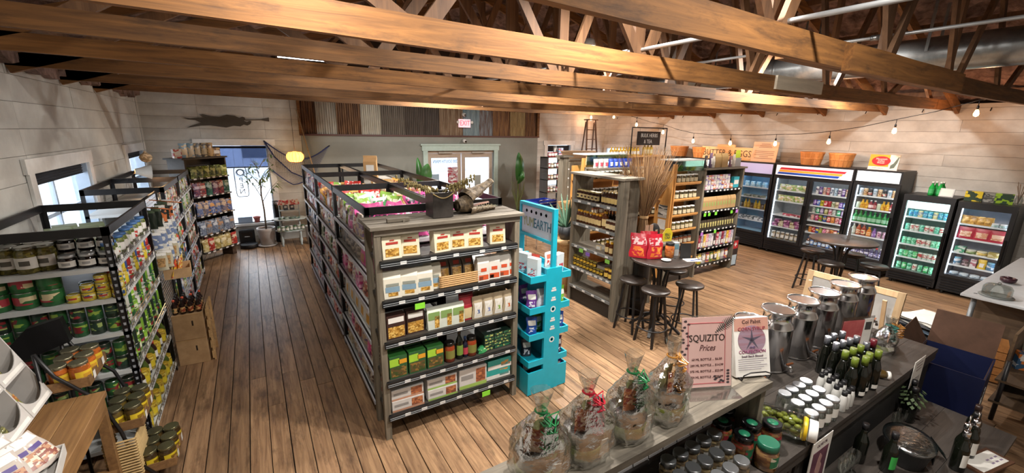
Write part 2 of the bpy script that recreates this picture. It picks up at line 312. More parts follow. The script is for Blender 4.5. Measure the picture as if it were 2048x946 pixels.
# windows
def win(name, ax, c, op, sg, blind=None):
    a, b, z0, z1 = op; W = struct(name, (c, (a+b)/2, z0) if ax == 'x' else ((a+b)/2, c, z0)); W.rotation_euler = (0, 0, {('x', -1): PI/2, ('x', 1): -PI/2, ('y', 1): 0}[(ax, sg)])
    w = (b-a)/2; h = z1-z0; F = col('#a9b9cb', .4)
    for s in (-1, 1):
        bx('casing', W, min(s*w, s*(w+.12)), -.025, -.1, max(s*w, s*(w+.12)), .0, h+.02, WHT); bx('jamb', W, min(s*w, s*(w-.03)), 0, 0, max(s*w, s*(w-.03)), .16, h, F)
    bx('casing_head', W, -w-.16, -.03, h, w+.16, 0, h+.14, WHT); bx('sill', W, -w-.16, -.07, -.05, w+.16, .14, 0, WHT)
    bx('sash_rail', W, -w, .1, h*.48, w, .14, h*.48+.04, F) if name != 'window_3' else None
    bx('sash_stile', W, -.02, .1, 0, .02, .14, h, F) if name in ('window_1', 'window_2') else None
    bx('glass_pane', W, -w, .12, 0, w, .126, h, CLEAR)
    if blind:
        m = MB()
        for i in range(4): m.prism([(-.02, h-.01-i*blind/4), (.012, h-.01-(i+.5)*blind/4), (-.02, h-.01-(i+1)*blind/4), (-.006, h-.01-(i+.5)*blind/4)], -w+.03, w-.03, col('#23242b', .6), 'x')
        m.add('blind', W, (0, .06, 0))
    return W
win('window_1', 'x', XL, WL[0], -1, .12); win('window_2', 'x', XL, WL[1], -1, .1); w3 = win('window_3', 'y', YB, WBL, 1, .05)
win('window_4', 'y', YB, WBR, 1, .2); win('window_5', 'x', XR, WR, 1)
bx('roller_shade', w3, -.59, .07, 1.27, .59, .076, 1.72, glass('tinted_shade', (.42, .46, .56), .1)); bx('shade_rail', w3, -.59, .06, 1.25, .59, .085, 1.275, col('#242838'))
# outdoors: street beyond the glass
s = struct('pavement'); MB().box(-30, YB+.2, -.3, 40, 60, -.15, grubby('pale_concrete', '#9a9c9e', '#b5b7b8', 1, .8)).add('paving', s)
MB().box(-25, YF-2, -.3, XL-.3, YB+.2, -.15, grubby('pale_gravel', '#9a9c9e', '#b5b7b8', 1, .8)).add('yard', s)
t = thing('street_building', 'pale blue-grey building across the street seen through the door', 'building', (7, 27, -.2)); m = MB().box(-12, 0, 0, 12, 6, 4.2, col('#8e98a8', .8)); m.add('wall', t)
for i in range(7):
    bx('window', t, -10.5+i*3.1, -.05, 1.2, -9.1+i*3.1, .0, 2.9, col('#3e4a5c', .2))
bx('roof_edge', t, -12.2, -.3, 4.2, 12.2, 6, 4.5, col('#5c4a4c'))
t = thing('parked_car', 'pale sedan parked on the street outside the shop door', 'car', (4.6, 20, -.15)); m = MB()
m.prism([(-2.1, .25), (2.1, .25), (2.15, .75), (1.3, .9), (.75, 1.38), (-.9, 1.4), (-1.6, .95), (-2.15, .85)], -.8, .8, col('#9fa4b0', .25), 'y'); m.add('body', t)
for x in (-1.35, 1.35):
    for y in (-.75, .75): MB().lathe([(.3, -.1), (.32, 0), (.3, .1)], BLKG, 14, T=Matrix.Rotation(PI/2, 4, 'X')).add('wheel', t, (x, y, .32))
# ---------------------------------------------------------------- roof and trusses
R_ = struct('ceiling')
for nm, xa, xb in (('insulation', XL-.1, XM), ('insulation', XM, XR+.1)):
    def fn(u, v):
        x = xa+(xb-xa)*u; y = YF-.2+(YB+.5-YF)*v; q = Vector((x*2.6, y*2.6, 0)); z = roofz(min(max(x, XL), XR))+.10*noise.noise(q)+.06*noise.noise(q*3.1)+.03*noise.noise(q*7)
        return (x, y, z+.1)
    MB().grid(fn, 130, 240, INSUL).add(nm, R_)
    xs = [xa+(xb-xa)*(i+.5)/6 for i in range(6)]
    for x in xs:
        if XL < x < XR: bx('purlin', R_, x-.045, YF, roofz(x)-.05, x+.045, YB, roofz(x)+.02, WEB)
MB().box(XL-.4, YF-.3, 5.6, XR+.4, YB+.4, 5.7, col('#30251f', .9)).add('roof_deck', R_)
m = MB()
for x, sg in ((XL-.2, 1), (XR+.2, -1)): m.box(x-.05, YF-.2, 3.1, x+.05, YB+.3, 5.7, col('#30251f', .9))
for y in (YF-.15, YB+.25): m.box(XL-.2, y-.04, 3.2, XR+.2, y+.04, 5.7, col('#30251f', .9))
m.add('gable_lining', R_)
# frayed insulation edge above the left wall
m = MB(); y = YF
while y < YB:
    d = .18+.4*rnd.random(); z = 3.22-.05-.11*rnd.random(); m.prism([(y, 3.3), (y+d, 3.3), (y+d, z+.05*rnd.random()), (y+d*.6, z), (y+d*.3, z+.05)], XL+.005, XL+.06+.05*rnd.random(), INSUL, 'x'); y += d*.8
m.add('insulation_fringe', R_)['kind'] = 'stuff'
def chord(T, y, x0, x1, hz, th, mat, base, sag, drop=0):
    m = MB(); N = 10; cx = (x0+x1)/2; k = 0; vs = []
    for i in range(N+1):
        x = x0+(x1-x0)*i/N; z = base-sag*math.sin(PI*(x-XL)/(XR-XL))+drop+.006*noise.noise(Vector((x*1.7, y*3, 1)))
        for yy, zz in ((-th/2, 0), (th/2, 0), (th/2, hz), (-th/2, hz)): vs.append((x-cx, yy, z+zz))
    m.v = vs
    for i in range(N):
        for j in range(4): j2 = (j+1) % 4; m.face([i*4+j, i*4+j2, (i+1)*4+j2, (i+1)*4+j], mat)
    m.face([0, 1, 2, 3], mat); m.face([N*4+j for j in (3, 2, 1, 0)], mat); m.add('bottom_chord', T, (cx, y, 0))
TLAB = ['nearest roof truss, crossing the top right corner', 'second roof truss from the front, brightly lit long pine beam', 'third roof truss from the front', 'fourth roof truss from the front', 'fifth roof truss from the front', 'sixth roof truss from the front', 'farthest roof truss, just before the corrugated metal']
for i, (y, spl, off) in enumerate(((1.38, 3.2, 0), (2.45, 4.9, 0), (3.45, 4.6, .01), (4.48, 5.2, 0), (5.78, 5.6, .01), (7.05, 4.2, 0), (8.35, 5.0, 0))):
    T = thing('roof_truss', TLAB[i]+', old rough pine', 'roof truss', group='roof trusses'); base = 3.09+off; th = .05; hz = .155 if i < 2 else .125
    chord(T, y, XL, spl+.5, hz, th, BEAM, base, .055); chord(T, y+.055, spl-.5, XR, hz, th, BEAM, base, .055, -.005 if i else 0)
    if i == 0: chord(T, y-.05, spl+.1, spl+2.4, .16, .05, BEAM, base, .055, -.02)
    if i == 1: bx('splice_plate', T, 4.55, y-.05, 3.06, 5.5, y-.026, 3.19, wood('whitewashed_wood', '#a79d8c', '#c2b8a4', None, 'x', 4, .8, .05))
    for s in (0, 1):
        xa, xb = (XL, XM) if s == 0 else (XR, XM); m = MB(); cx = (xa+xb)/2; cz = (roofz(xa)+roofz(xb))/2
        m.bar((xa-cx, 0, roofz(xa)-cz-.12), (xb-cx, 0, roofz(xb)-cz-.12), .05, .14, BEAM); m.add('top_chord', T, (cx, y, cz))
    nodes = [-1.0, 1.0, 2.75, 4.4, 6.05, 7.8, 9.8]
    for a, b in zip(nodes, nodes[1:]):
        mid = (a+b)/2
        for q, r, dy in ((a, mid, .1), (b, mid, .14)):
            q2 = q+rnd.uniform(-.12, .12); m = MB(); z0 = 3.13; z1 = roofz(r)-.1; c = Vector(((q2+r)/2, y+dy, (z0+z1)/2)); m.bar(Vector((q2, y+dy, z0))-c, Vector((r, y+dy, z1))-c, .035, .09, WEB); m.add('web', T, c)
    for q in (2.75, 4.4, 6.05):
        m = MB(); z1 = roofz(q)-.1; m.box(-.055, -.018, 3.1-(3.1+z1)/2, .055, .018, z1-(3.1+z1)/2, WEB); m.add('web', T, (q+.05, y+.18, (3.1+z1)/2))
# short plumb studs that carry the beams at the right
for nm, x, z, y0, y1, r, lb, mt in (('conduit', 2.79, 3.26, -1, 5.6, .016, 'long straight grey conduit lying across the tops of the beams', col('#b9bdc0', .35, .6)), ('conduit', 4.6, 3.42, .2, 5.4, .014, 'thin grey conduit higher up in the trusses', col('#b9bdc0', .35, .6))):
    t = thing(nm, lb, 'conduit', (x, 0, z)); MB().tube([(0, y0, 0), (0, y1, 0)], r, mt, 8).add('pipe', t)
    for y in (1.38, 2.45, 3.45, 4.48):
        if y0 < y < y1: MB().lathe([(r*1.6, -.03), (r*1.6, .03)], GALV, 10, T=Matrix.Rotation(PI/2, 4, 'X')).add('coupling', t, (0, y+.3, 0))
t = thing('spiral_duct', 'large round galvanised air duct running above the right side', 'duct', (7.1, 0, 3.58)); RX = Matrix.Rotation(PI/2, 4, 'X')
for i in range(6):
    y = -1+i*1.35; MB().lathe([(.2, -.67), (.2, .67)], GALV, 32, T=RX, cap=False).add('duct_section', t, (0, y, 0)); MB().lathe([(.206, -.02), (.21, 0), (.206, .02)], GALV, 32, T=RX, cap=False).add('seam_band', t, (0, y+.675, 0))
    for s in (-1, 1): MB().bar((s*.2, 0, .02), (s*.2, 0, .6), .004, .03, GALV).add('hanger_strap', t, (0, y+.3, 0))
MB().lathe([(.001, 0), (.2, 0)], GALV, 32, T=RX).add('end_cap', t, (0, 6.42, 0))
# ---------------------------------------------------------------- product builders (front faces local -y, base at z = 0)
def proto(name, cat, parts): return dict(name=name, cat=cat, parts=[(n, b.mesh(n)) for n, b in parts])
def put(P, loc, rz, label, group=None, rot=None):
    r = rot if rot else (0, 0, rz)
    if len(P['parts']) == 1: return link(P['name'], P['parts'][0][1], None, loc, r, label, P['cat'], group)
    t = thing(P['name'], label, P['cat'], loc, r, group)
    for n, me in P['parts']: link(n, me, t)
    return t
def arc(b, r, z0, z1, m, half=1.15, n=10): b.lathe([(r, z0), (r, z1)], m, n, a0=-PI/2-half, a1=-PI/2+half)
def sp(split, *names):
    """parts as separate builders when the thing shows large, else one builder for all"""
    A = MB(); L = {n: (MB() if split else A) for n in names}; return L, ([(n, L[n]) for n in names] if split else [(names[0], A)])
def jar(body, lid, label=None, r=.04, h=.12, split=False, name='jar', spot=None, lh=.02, n=14):
    L, P = sp(split, *(['jar_body', 'lid']+(['paper_label'] if label else []))); c = h-lh
    L['jar_body'].lathe([(r*.85, 0), (r, .006), (r, c*.86), (r*.86, c*.95), (r*.84, c)], body, n)
    L['lid'].lathe([(r*.9, c), (r*.92, c+.003), (r*.92, h-.003), (r*.86, h)], lid, n)
    if label:
        arc(L['paper_label'], r*1.015, h*.2, h*.62, label)
        if spot: arc(L['paper_label'], r*1.03, h*.32, h*.5, spot, .45, 4)
    return proto(name, 'jar', P)
def can(body, band=None, r=.036, h=.11, split=False, name='tin_can', slim=False, band2=None, n=14):
    L, P = sp(split, *(['can_body', 'rim']+(['paper_label'] if band else [])))
    t = .87 if slim else .97
    L['can_body'].lathe([(r*.9, 0), (r, .006), (r, h*.93), (r*t, h-.003)], body, n)
    L['rim'].lathe([(r*t, h-.004), (r*t, h), (r*(t-.08), h), (r*(t-.1), h-.004), (.0005, h-.004)], STEEL, n)
    if band: arc(L['paper_label'], r*1.012, h*.28, h*.78, band)
    if band2: arc(L['paper_label' if band else 'can_body'], r*1.025, h*.4, h*.62, band2, .6, 5)
    return proto(name, 'can', P)
def bottle(body, cap, label=None, r=.035, h=.24, nk=.32, nr=.35, split=False, name='bottle', spot=None, caph=.12, n=14):
    L, P = sp(split, *(['bottle_body', 'cap']+(['paper_label'] if label else []))); s = h*(1-nk)
    L['bottle_body'].lathe([(r*.88, 0), (r, .007), (r, s*.84), (r*.9, s*.93), (r*nr*1.25, s+h*nk*.25), (r*nr, s+h*nk*.45), (r*nr, h*(1-caph))], body, n)
    L['cap'].lathe([(r*nr*1.15, h*(1-caph)-.002), (r*nr*1.2, h*(1-caph*.5)), (r*nr*1.15, h)], cap, n)
    if label:
        arc(L['paper_label'], r*1.015, s*.22, s*.72, label)
        if spot: arc(L['paper_label'], r*1.03, s*.36, s*.56, spot, .5, 4)
    return proto(name, 'bottle', P)
def pouch(base, pats=(), w=.14, h=.2, d=.06, split=False, name='snack_pouch', cat='bag', top=.0, flare=0., wob=.004):
    A = MB(); B = MB() if split and pats else A
    def dep(v): return d/2*(max(0, 1-v**2.2))**.8*(.75+.25*min(1, v*5))+.002
    def S(sg, off=0):
        def f(u, v):
            a = 2*u-1; x = a*w/2*(1-.06*math.sin(PI*v)+flare*v); y = sg*(dep(v)*math.sqrt(max(0, 1-a*a*.98))+off)
            return (x+wob*math.sin(v*9+a*3), y+wob*.6*math.sin(a*7+v*11)*v, v*h)
        return f
    A.grid(S(-1), 8, 7, base); A.grid(S(1), 8, 7, base, flip=True)
    for u0, v0, u1, v1, m in pats: B.grid(lambda u, v: S(-1, .0022)(u0+(u1-u0)*u, v0+(v1-v0)*v), 4, 3, m)
    return proto(name, cat, [('bag_body', A), ('printed_panel', B)] if B is not A else [('bag_body', A)])
def papersack(base, pats=(), w=.11, h=.2, d=.07, split=False, name='paper_sack', cat='bag'):
    A = MB(); B = MB() if split and pats else A
    sec = [(0, .98, 1), (.02, 1, 1), (.74, 1.0, .96), (.88, 1., .55), (.9, 1.02, .5), (1, 1.02, .16)]
    vs = []; k = 0
    for i, (z, a, b) in enumerate(sec):
        dx = .004*math.sin(i*2.3); A.v += [(-w/2*a+dx, -d/2*b, z*h), (w/2*a+dx, -d/2*b, z*h), (w/2*a+dx, d/2*b, z*h), (-w/2*a+dx, d/2*b, z*h)]
    for i in range(len(sec)-1):
        for j in range(4): A.face([i*4+j, i*4+(j+1) % 4, i*4+4+(j+1) % 4, i*4+4+j], base)
    A.face([3, 2, 1, 0], base); q = 4*(len(sec)-1); A.face([q, q+1, q+2, q+3], base)
    for u0, v0, u1, v1, m in pats: B.poly([(-w/2+w*u, -d/2*(1 if v < .74 else 1)-.0015, h*v) for u, v in ((u0, v0), (u1, v0), (u1, v1), (u0, v1))], m)
    return proto(name, cat, [('bag_body', A), ('printed_panel', B)] if B is not A else [('bag_body', A)])
def carton(base, pats=(), w=.12, h=.18, d=.05, split=False, name='carton', cat='box', side=None, top=None):
    A = MB(); B = MB() if split and pats else A; A.box(-w/2, -d/2, 0, w/2, d/2, h, base)
    if top: B.poly([(-w/2, -d/2, h+.001), (w/2, -d/2, h+.001), (w/2, d/2, h+.001), (-w/2, d/2, h+.001)], top)
    for u0, v0, u1, v1, m in pats: B.poly([(-w/2+w*u, -d/2-.0015, h*v) for u, v in ((u0, v0), (u1, v0), (u1, v1), (u0, v1))], m)
    return proto(name, cat, [('box_body', A), ('printed_panel', B)] if B is not A else [('box_body', A)])
def hangbag(base, pats=(), w=.11, h=.17, d=.03, header=None, name='hanging_packet', split=False):
    P = pouch(base, list(pats)+([(.02, .84, .98, .99, header)] if header else []), w, h, d, split, name); return P
def row(F, protos, x0, x1, n, y, z, desc, where, group, frm='from the left', jit=.004, tilt=0., rz=0., stack=1, sh=0, rows=1, dy=.09, i0=0):
    """a shelf row of n products in frame F; protos may be a list that repeats or a list of (proto, description)"""
    k = i0
    for i in range(n):
        x = x0+(x1-x0)*(i+.5)/n if n > 1 else (x0+x1)/2; p = protos[i % len(protos)] if isinstance(protos, list) else protos; d = desc
        if isinstance(p, tuple): p, d = p
        for q in range(rows):
            for s in range(stack):
                lb = '%s %s %s %s' % (nth(i), d, frm, where) if n > 1 else '%s %s' % (d, where)
                if stack > 1: lb = ('upper ' if s == 1 else 'lower ' if s == 0 else 'top ')+lb
                if q: lb = lb.replace(' '+frm, ', row behind,' if q == 1 else ', rear row,') if n > 1 else lb+', behind the front one'
                put(p, F.w(x+rnd.uniform(-jit, jit), y+q*dy+rnd.uniform(-jit, jit), z+s*sh), 0, lb, group, (tilt, 0, F.rz+rz+rnd.uniform(-.06, .06)))
    return
def tags(parent, x0, x1, n, y, z, m=None, w=.05, h=.026, name='price_tag'):
    for i in range(n):
        x = x0+(x1-x0)*(i+.5)/n; b = MB().cbox((0, 0, 0), (w, .003, h), m or WHT); b.add(name, parent, (x+rnd.uniform(-.02, .02), y-.003, z))
# ---------------------------------------------------------------- pasta endcap of weathered boards
EC = Frame(.72, 3.16, 0); EW = 1.31; T = thing('endcap_shelf', 'weathered wooden shelf of pasta bags at the end of the middle racks', 'shelf', EC.o)
for x0 in (0, EW-.05):
    for y0 in (0, .29): bx('post', T, x0, y0, 0, x0+.05, y0+.05, 1.86, BARNV)
for i in range(4): bx('side_board', T, EW-.035, .05, .3+i*.4, EW-.015, .29, .62+i*.4, BARNV)
for i in range(3): bx('top_board', T, -.03, -.03+i*.135, 1.86, EW+.03, .10+i*.135, 1.885+.003*i, BARN)
bx('top_apron', T, 0, -.005, 1.81, EW, .02, 1.86, BARN)
EZ = [.24, .56, .92, 1.28, 1.61]
for z in EZ:
    bx('shelf_board', T, .03, 0, z-.03, EW-.03, .33, z, wood('dark_shelf_board', '#26231f', '#3d3933', None, 'x', 4, .6) if z == EZ[0] else bpy.data.materials['dark_shelf_board'])
    p = bx('price_channel', T, .03, -.022, z-.055, EW-.03, -.002, z-.005, col('#17181a', .3)); m = MB()
    for j in range(2): m.box(-EW/2+.035, -.004, -.014+j*.016, EW/2-.035, 0, -.01+j*.016, col('#8d9296', .3))
    m.add('channel_rib', p, (0, -.011, 0)); p['kind'] = 'stuff' if False else ''
    del p['kind']
    tags(T, .1, EW-.06, 7 if z < 1.5 else 5, -.022, z-.03)
for x, z in ((.33, EZ[3]-.09), (.95, EZ[0]-.085)): MB().cbox((0, 0, 0), (.085, .003, .05), col('#86d63a', .5)).add('sale_tag', T, (x, -.03, z))
CREAM = col('#d9d2b8', .75); RED = col('#a8372e'); GOLD = prn('#b98b3e', '#d9b565', '#8d6426', sc=60)
pas = papersack(CREAM, [(.18, .5, .82, .58, RED), (.14, .08, .86, .36, GOLD), (.38, .62, .62, .66, RED)], .15, .235, .09, True, 'pasta_sack')
pas2 = papersack(col('#d6d2c2', .75), [(.1, .24, .9, .44, col('#7c98ab')), (.14, .46, .86, .56, col('#8a8f86')), (.25, .08, .8, .22, GOLD)], .14, .225, .08, True, 'pasta_sack')
pas21 = papersack(col('#d2d0c8', .7), [(.25, .4, .75, .54, col('#c8502e')), (.08, .06, .92, .26, col('#c9562f')), (.12, .06, .45, .2, col('#3a2a22'))], .115, .23, .075, True, 'pasta_sack')
g = 'paper pasta sacks on the endcap'; w = 'on top shelf of pasta endcap'
for i, (x, dz) in enumerate(((.14, 0), (.30, 0), (.56, .0), (.72, .02), (.87, .02), (1.11, 0))):
    put(pas, EC.w(x, .07+.02*(i % 2), EZ[4]), 0, '%s cream sack of pasta from the left %s' % (nth(i), w), g, (0, 0, rnd.uniform(-.2, .1)))
w = 'on second shelf of pasta endcap'
for i, x in enumerate((.13, .27, .4, .49)): put(pas2, EC.w(x, .06+(i == 3)*.04, EZ[3]), 0, '%s cream and blue pasta sack from the left %s' % (nth(i), w), g, (0, 0, rnd.uniform(-.2, .1)))
for i, x in enumerate((.95, 1.07, 1.18, 1.235)): put(pas21, EC.w(x, .06+.01*i, EZ[3]), 0, '%s white and orange pasta sack from the left %s' % (nth(i), w), g, (0, 0, rnd.uniform(-.2, .1)))
t = thing('wicker_basket', 'long wicker basket of pasta packets on second shelf of endcap', 'basket', EC.w(.73, .16, EZ[3])); m = MB(); WK = col('#b99362', .7)
for i in range(6):
    for y in (-.13, .13): m.tube([(-.19+j*.38/16, y+.006*math.sin(j*PI+i*PI), .012+i*.018) for j in range(17)], .0085, WK, 5)
    for x in (-.19, .19): m.tube([(x+.006*math.sin(j*PI+i*PI), -.13+j*.26/10, .012+i*.018) for j in range(11)], .0085, WK, 5)
m.add('woven_strand', t)['kind'] = 'stuff'; bx('basket_base', t, -.185, -.125, 0, .185, .125, .012, WK)
pk = hangbag(col('#6d6357', .25), [(.1, .06, .9, .5, GOLD), (.3, .6, .75, .74, col('#b94a3a'))], .115, .25, .03, col('#4a443c'), 'pasta_packet', True)
for i in range(9):
    x = -.12+(i//3)*.12; put(pk, EC.w(.73+x, .1+(i % 3)*.05, EZ[3]+.02), 0, 'clear pasta packet in the wicker basket, %s column, %s' % (nth(i//3), ('front', 'middle', 'back')[i % 3]), 'pasta packets in the wicker basket', (-.35, 0, rnd.uniform(-.05, .05)))
w = 'on third shelf of pasta endcap'
gno = carton(col('#3a241f', .5), [(.08, .68, .92, .9, PAPER), (.06, .06, .94, .52, GOLD)], .155, .21, .07, True, 'gnocchi_carton')
for i in range(2): put(gno, EC.w(.14+.17*i, .06+.02*i, EZ[2]), .04, '%s brown gnocchi carton from the left %s' % (('first', 'second')[i], w), 'brown cartons')
gb = papersack(col('#c9cfc2', .6), [(.05, .45, .95, .8, col('#7c9a5a')), (.55, .05, .92, .6, GOLD)], .115, .2, .065, True, 'grain_sack')
for i in range(3): put(gb, EC.w(.47+.115*i, .06, EZ[2]), 0, '%s white and green grain sack from the left %s' % (nth(i), w), 'grain sacks')
rb = pouch(col('#9c2430', .35), [(.1, .08, .9, .5, col('#c9b58a')), (.15, .6, .85, .85, col('#b8404a'))], .14, .24, .06, True, 'bean_pouch')
for i in range(3): put(rb, EC.w(.8+.02*i, .08+.05*i, EZ[2]), 0, 'dark red pouch on third endcap shelf, %s one' % ('front', 'middle', 'rear')[i], 'red pouches')
for i, (c, lb) in enumerate((('#5d6f99', 'blue oval'), ('#7d86b0', 'pale blue oval'), ('#7aa04a', 'green oval'), ('#b9623a', 'red chilli oval'))):
    q = pouch(col('#a99a80', .2), [(.14, .06, .86, .72, col('#d8d6d0')), (.22, .12, .78, .62, col('#cfcbbf')), (.34, .25, .66, .42, col(c))], .11, .22, .045, True, 'rice_pouch'); put(q, EC.w(.9+.108*i, .05, EZ[2]), 0, 'clear rice pouch with %s label %s' % (lb, w), 'rice pouches')
for i in range(4): put(q, EC.w(.92+.1*i, .17, EZ[2]), 0, 'rice pouch standing behind, %s from the left %s' % (nth(i), w), 'rice pouches behind')
w = 'on fourth shelf of pasta endcap'; GR = col('#2d5a35', .45)
gnb = carton(GR, [(.0, .55, .55, .9, col('#9cc83a')), (.06, .06, .94, .5, prn('#5b4a2c', '#8a6a34', '#3a4a24', sc=40)), (.5, .62, .98, .82, col('#d99a2a'))], .15, .2, .1, True, 'pasta_carton', top=col('#3f8a3f'))
for i in range(3): put(gnb, EC.w(.14+.165*i, .07, EZ[1]), .03, '%s green pasta carton from the left %s' % (nth(i), w), 'green cartons')
for i in range(3): put(gnb, EC.w(.14+.165*i, .2, EZ[1]), .03, 'rear green pasta carton, %s from the left %s' % (nth(i), w), 'green cartons')
sj = jar(col('#8a3a1e', .15), col('#15120f', .3), col('#7a7a3c'), .048, .19, True, 'sauce_jar', lh=.03)
for i, x in enumerate((.62, .84)): put(sj, EC.w(x, .06, EZ[1]), 0, '%s tomato sauce jar %s' % (('left', 'right')[i], w), 'sauce jars')
put(bottle(col('#15180f', .1), col('#2c2417'), col('#6f8f3c'), .034, .28, .3, .4, True, 'oil_bottle'), EC.w(.715, .055, EZ[1]), 0, 'tall dark oil bottle '+w); put(bottle(col('#1c1a2c', .15), col('#27406b'), col('#b03a4a'), .028, .2, .32, .4, True, 'vinegar_bottle'), EC.w(.775, .06, EZ[1]), 0, 'small blue capped vinegar bottle '+w)
gp = pouch(col('#2e7a48', .35), [(.15, .2, .85, .75, prn('#c9c9a0', '#3b8a50', sc=40))], .13, .05, .09, True, 'flat_packet')
for i in range(2): put(gp, EC.w(.95+.03*i, .06+.03*i, EZ[1]), .5, '%s small green packet lying %s' % (('left', 'right')[i], w), 'green packets')
sb = carton(col('#1f3a30', .4), [(.04, .2, .96, .8, prn('#2f6a4a', '#b6b96a', '#183a2c', sc=50))], .098, .033, .22, True, 'slim_carton')
for c in range(3):
    for s in range(5): put(sb, EC.w(1.02+.1*c, .15, EZ[1]+s*.034), rnd.uniform(-.05, .05), 'slim green carton in %s stack, %s from the bottom %s' % (('left', 'middle', 'right')[c], nth(s), w.replace('of pasta endcap', 'of endcap')), 'slim cartons in stacks')
w = 'on bottom shelf of pasta endcap'
def cereal(c, ht): return carton(col('#c9c7c4', .5), [(.0, .0, 1, .18, col(c)), (.6, .2, .95, .9, prn('#9a5a3c', '#b9764c', '#7a4632', sc=40)), (.06, .45, .5, .68, col('#8c8a88'))], .28, ht, .14, True, 'waffle_carton')
for c, x, cc, s, lb in (('#b98a70', .17, 0, 0, 'lower left tan striped'), ('#b98a70', .17, 0, 1, 'upper left tan striped'), ('#8fae5a', .49, 0, 0, 'lower green striped'), ('#8fae5a', .49, 0, 1, 'upper green striped')):
    put(cereal(c, .1), EC.w(x+.04, .08+.01*s, EZ[0]+s*.102), -.03, '%s frozen-food style carton %s' % (lb, w), 'long cartons')
put(cereal('#9ab85a', .2), EC.w(.84, .09, EZ[0]), -.03, 'tall white carton with round food picture '+w)
tq = carton(col('#2d9c96', .45), [(.0, .0, 1, .4, PAPER), (.55, .2, .95, .9, prn('#b98a4a', '#2d9c96', sc=30))], .26, .1, .12, True, 'cracker_carton')
for s in range(2): put(tq, EC.w(1.12+.015*s, .09, EZ[0]+s*.102), -.03, '%s teal carton %s' % (('lower', 'upper')[s], w), 'teal cartons')
# things on top of the endcap
t = thing('metal_planter', 'square dark metal planter of dried stems on the endcap top', 'planter', EC.w(.6, .17, 1.89)); PM = grubby('dark_metal', '#3d3a38', '#56524f', 6, .45, .1, .6); m = MB()
for a, b in (((-.09, -.09), (.09, -.075)), ((-.09, .075), (.09, .09)), ((-.09, -.075), (-.075, .075)), ((.075, -.075), (.09, .075))): m.box(a[0], a[1], 0, b[0], b[1], .21, PM)
m.box(-.08, -.08, 0, .08, .08, .16, col('#3b2c1c', .9)); m.add('pot', t); DRY = col('#8a7d4e', .8)
for i in range(16):
    a = rnd.uniform(-.5, .5); L = rnd.uniform(.2, .42); sg = -1 if i % 2 else 1; pts = [(0, 0, .16)]+[(sg*(q*L*.85)+a*.05, a*.12*q, .18+q*L*(.45+.15*rnd.random())-q*q*.06) for q in (.3, .6, 1.)]; m = MB().tube(pts, .003, DRY, 4)
    for q in range(7): p = Vector(pts[1]).lerp(Vector(pts[3]), q/6); m.ball(tuple(p+Vector((rnd.uniform(-.012, .012),)*3)), .009, DRY, 4, 2.)
    m.add('dried_stem', t, (rnd.uniform(-.04, .04), rnd.uniform(-.04, .04), 0))
m = MB().tube([(-.09+.018*j, -.1, .205-.04*math.sin(j/10*PI)) for j in range(11)], .005, col('#9a8558', .8), 5); m.add('twine', t)
# alligator head
t = thing('alligator_head', 'dried alligator head with gaping toothy jaws on the endcap top', 'alligator head', EC.w(.88, .2, 1.89), .22); SK = grubby('alligator_hide', '#41362a', '#85745a', 30, .6, 1.0, 0, (1, 1, 1), .35, .65, .01); BONE = col('#c9bd9c', .5)
def jaw(sg, a):
    def f(u, v):
        th = u*2*PI; x = v*.34; wd = (.075*(1-v)**.8+.028+.012*math.exp(-((v-.94)/.06)**2))*(1 if v < .985 else .3); ht = (.05*(1-v)+.02+.012*math.exp(-((v-.95)/.05)**2)+.02*math.exp(-((v-.12)/.09)**2))*(1 if v < .985 else .3)
        y = wd*math.cos(th); z = ht*math.sin(th)*(1 if math.sin(th)*sg > 0 else .25)*1; p = Vector((x, y, z+.008*noise.noise(Vector((x*70, y*70, z*70))))); return Matrix.Rotation(-a, 3, 'Y') @ p
    return f
m = MB().grid(jaw(1, rad(25)), 20, 26, SK); m.add('upper_jaw', t, (-.02, 0, .12)); MB().grid(jaw(-1, rad(-4)), 20, 26, SK).add('lower_jaw', t, (-.03, 0, .045))
def nk(u, v): th = u*2*PI; return (-.12*v, (.085-.03*v*v)*math.cos(th), .085+(.078-.04*v*v)*math.sin(th)-.015*v+.006*noise.noise(Vector((v*6, th*3, 2))))
MB().grid(nk, 18, 6, SK).lathe([(.001, 0), (.05, 0)], SK, 18, T=Matrix.Translation((-.119, 0, .07)) @ Matrix.Rotation(PI/2, 4, 'Y')).lathe([(.001, 0), (.075, 0)], col('#7a4a30', .5), 16, T=Matrix.Translation((-.004, 0, .085)) @ Matrix.Rotation(PI/2, 4, 'Y')).add('neck', t)
MB().grid(lambda u, v: (.0+.24*u, (v-.5)*.1*(1-.6*u), .058+.012*u+.01*math.sin(v*PI)), 6, 4, col('#7a4a30', .5)).add('tongue', t)
for sg, a, zz in ((1, rad(25), .12), (-1, rad(-4), .045)):
    for j in range(12):
        for s in (-1, 1):
            v = .2+j*.07; wd = .075*(1-v)**.8+.024; L = .02+.008*(j % 3 == 0); p = Matrix.Rotation(-a, 3, 'Y') @ Vector((v*.34, s*wd, -sg*.004)); b = MB().lathe([(.0045, 0), (.003, sg*-L*.5), (.0003, -sg*L)], BONE, 6); b.add('tooth', t, p+Vector((-.025, 0, zz)))
for s in (-1, 1): MB().ball((0, 0, 0), .017, col('#2a2418', .2), 6).add('eye', t, (.03, s*.045, .175))
t = thing('wooden_block', 'small wooden block lying on the left of the endcap top', 'block', EC.w(.22, .1, 1.888)); bx('block', t, -.09, -.02, 0, .09, .02, .03, BARN, .003); bx('strip', t, .03, -.035, 0, .05, .06, .015, BARN)
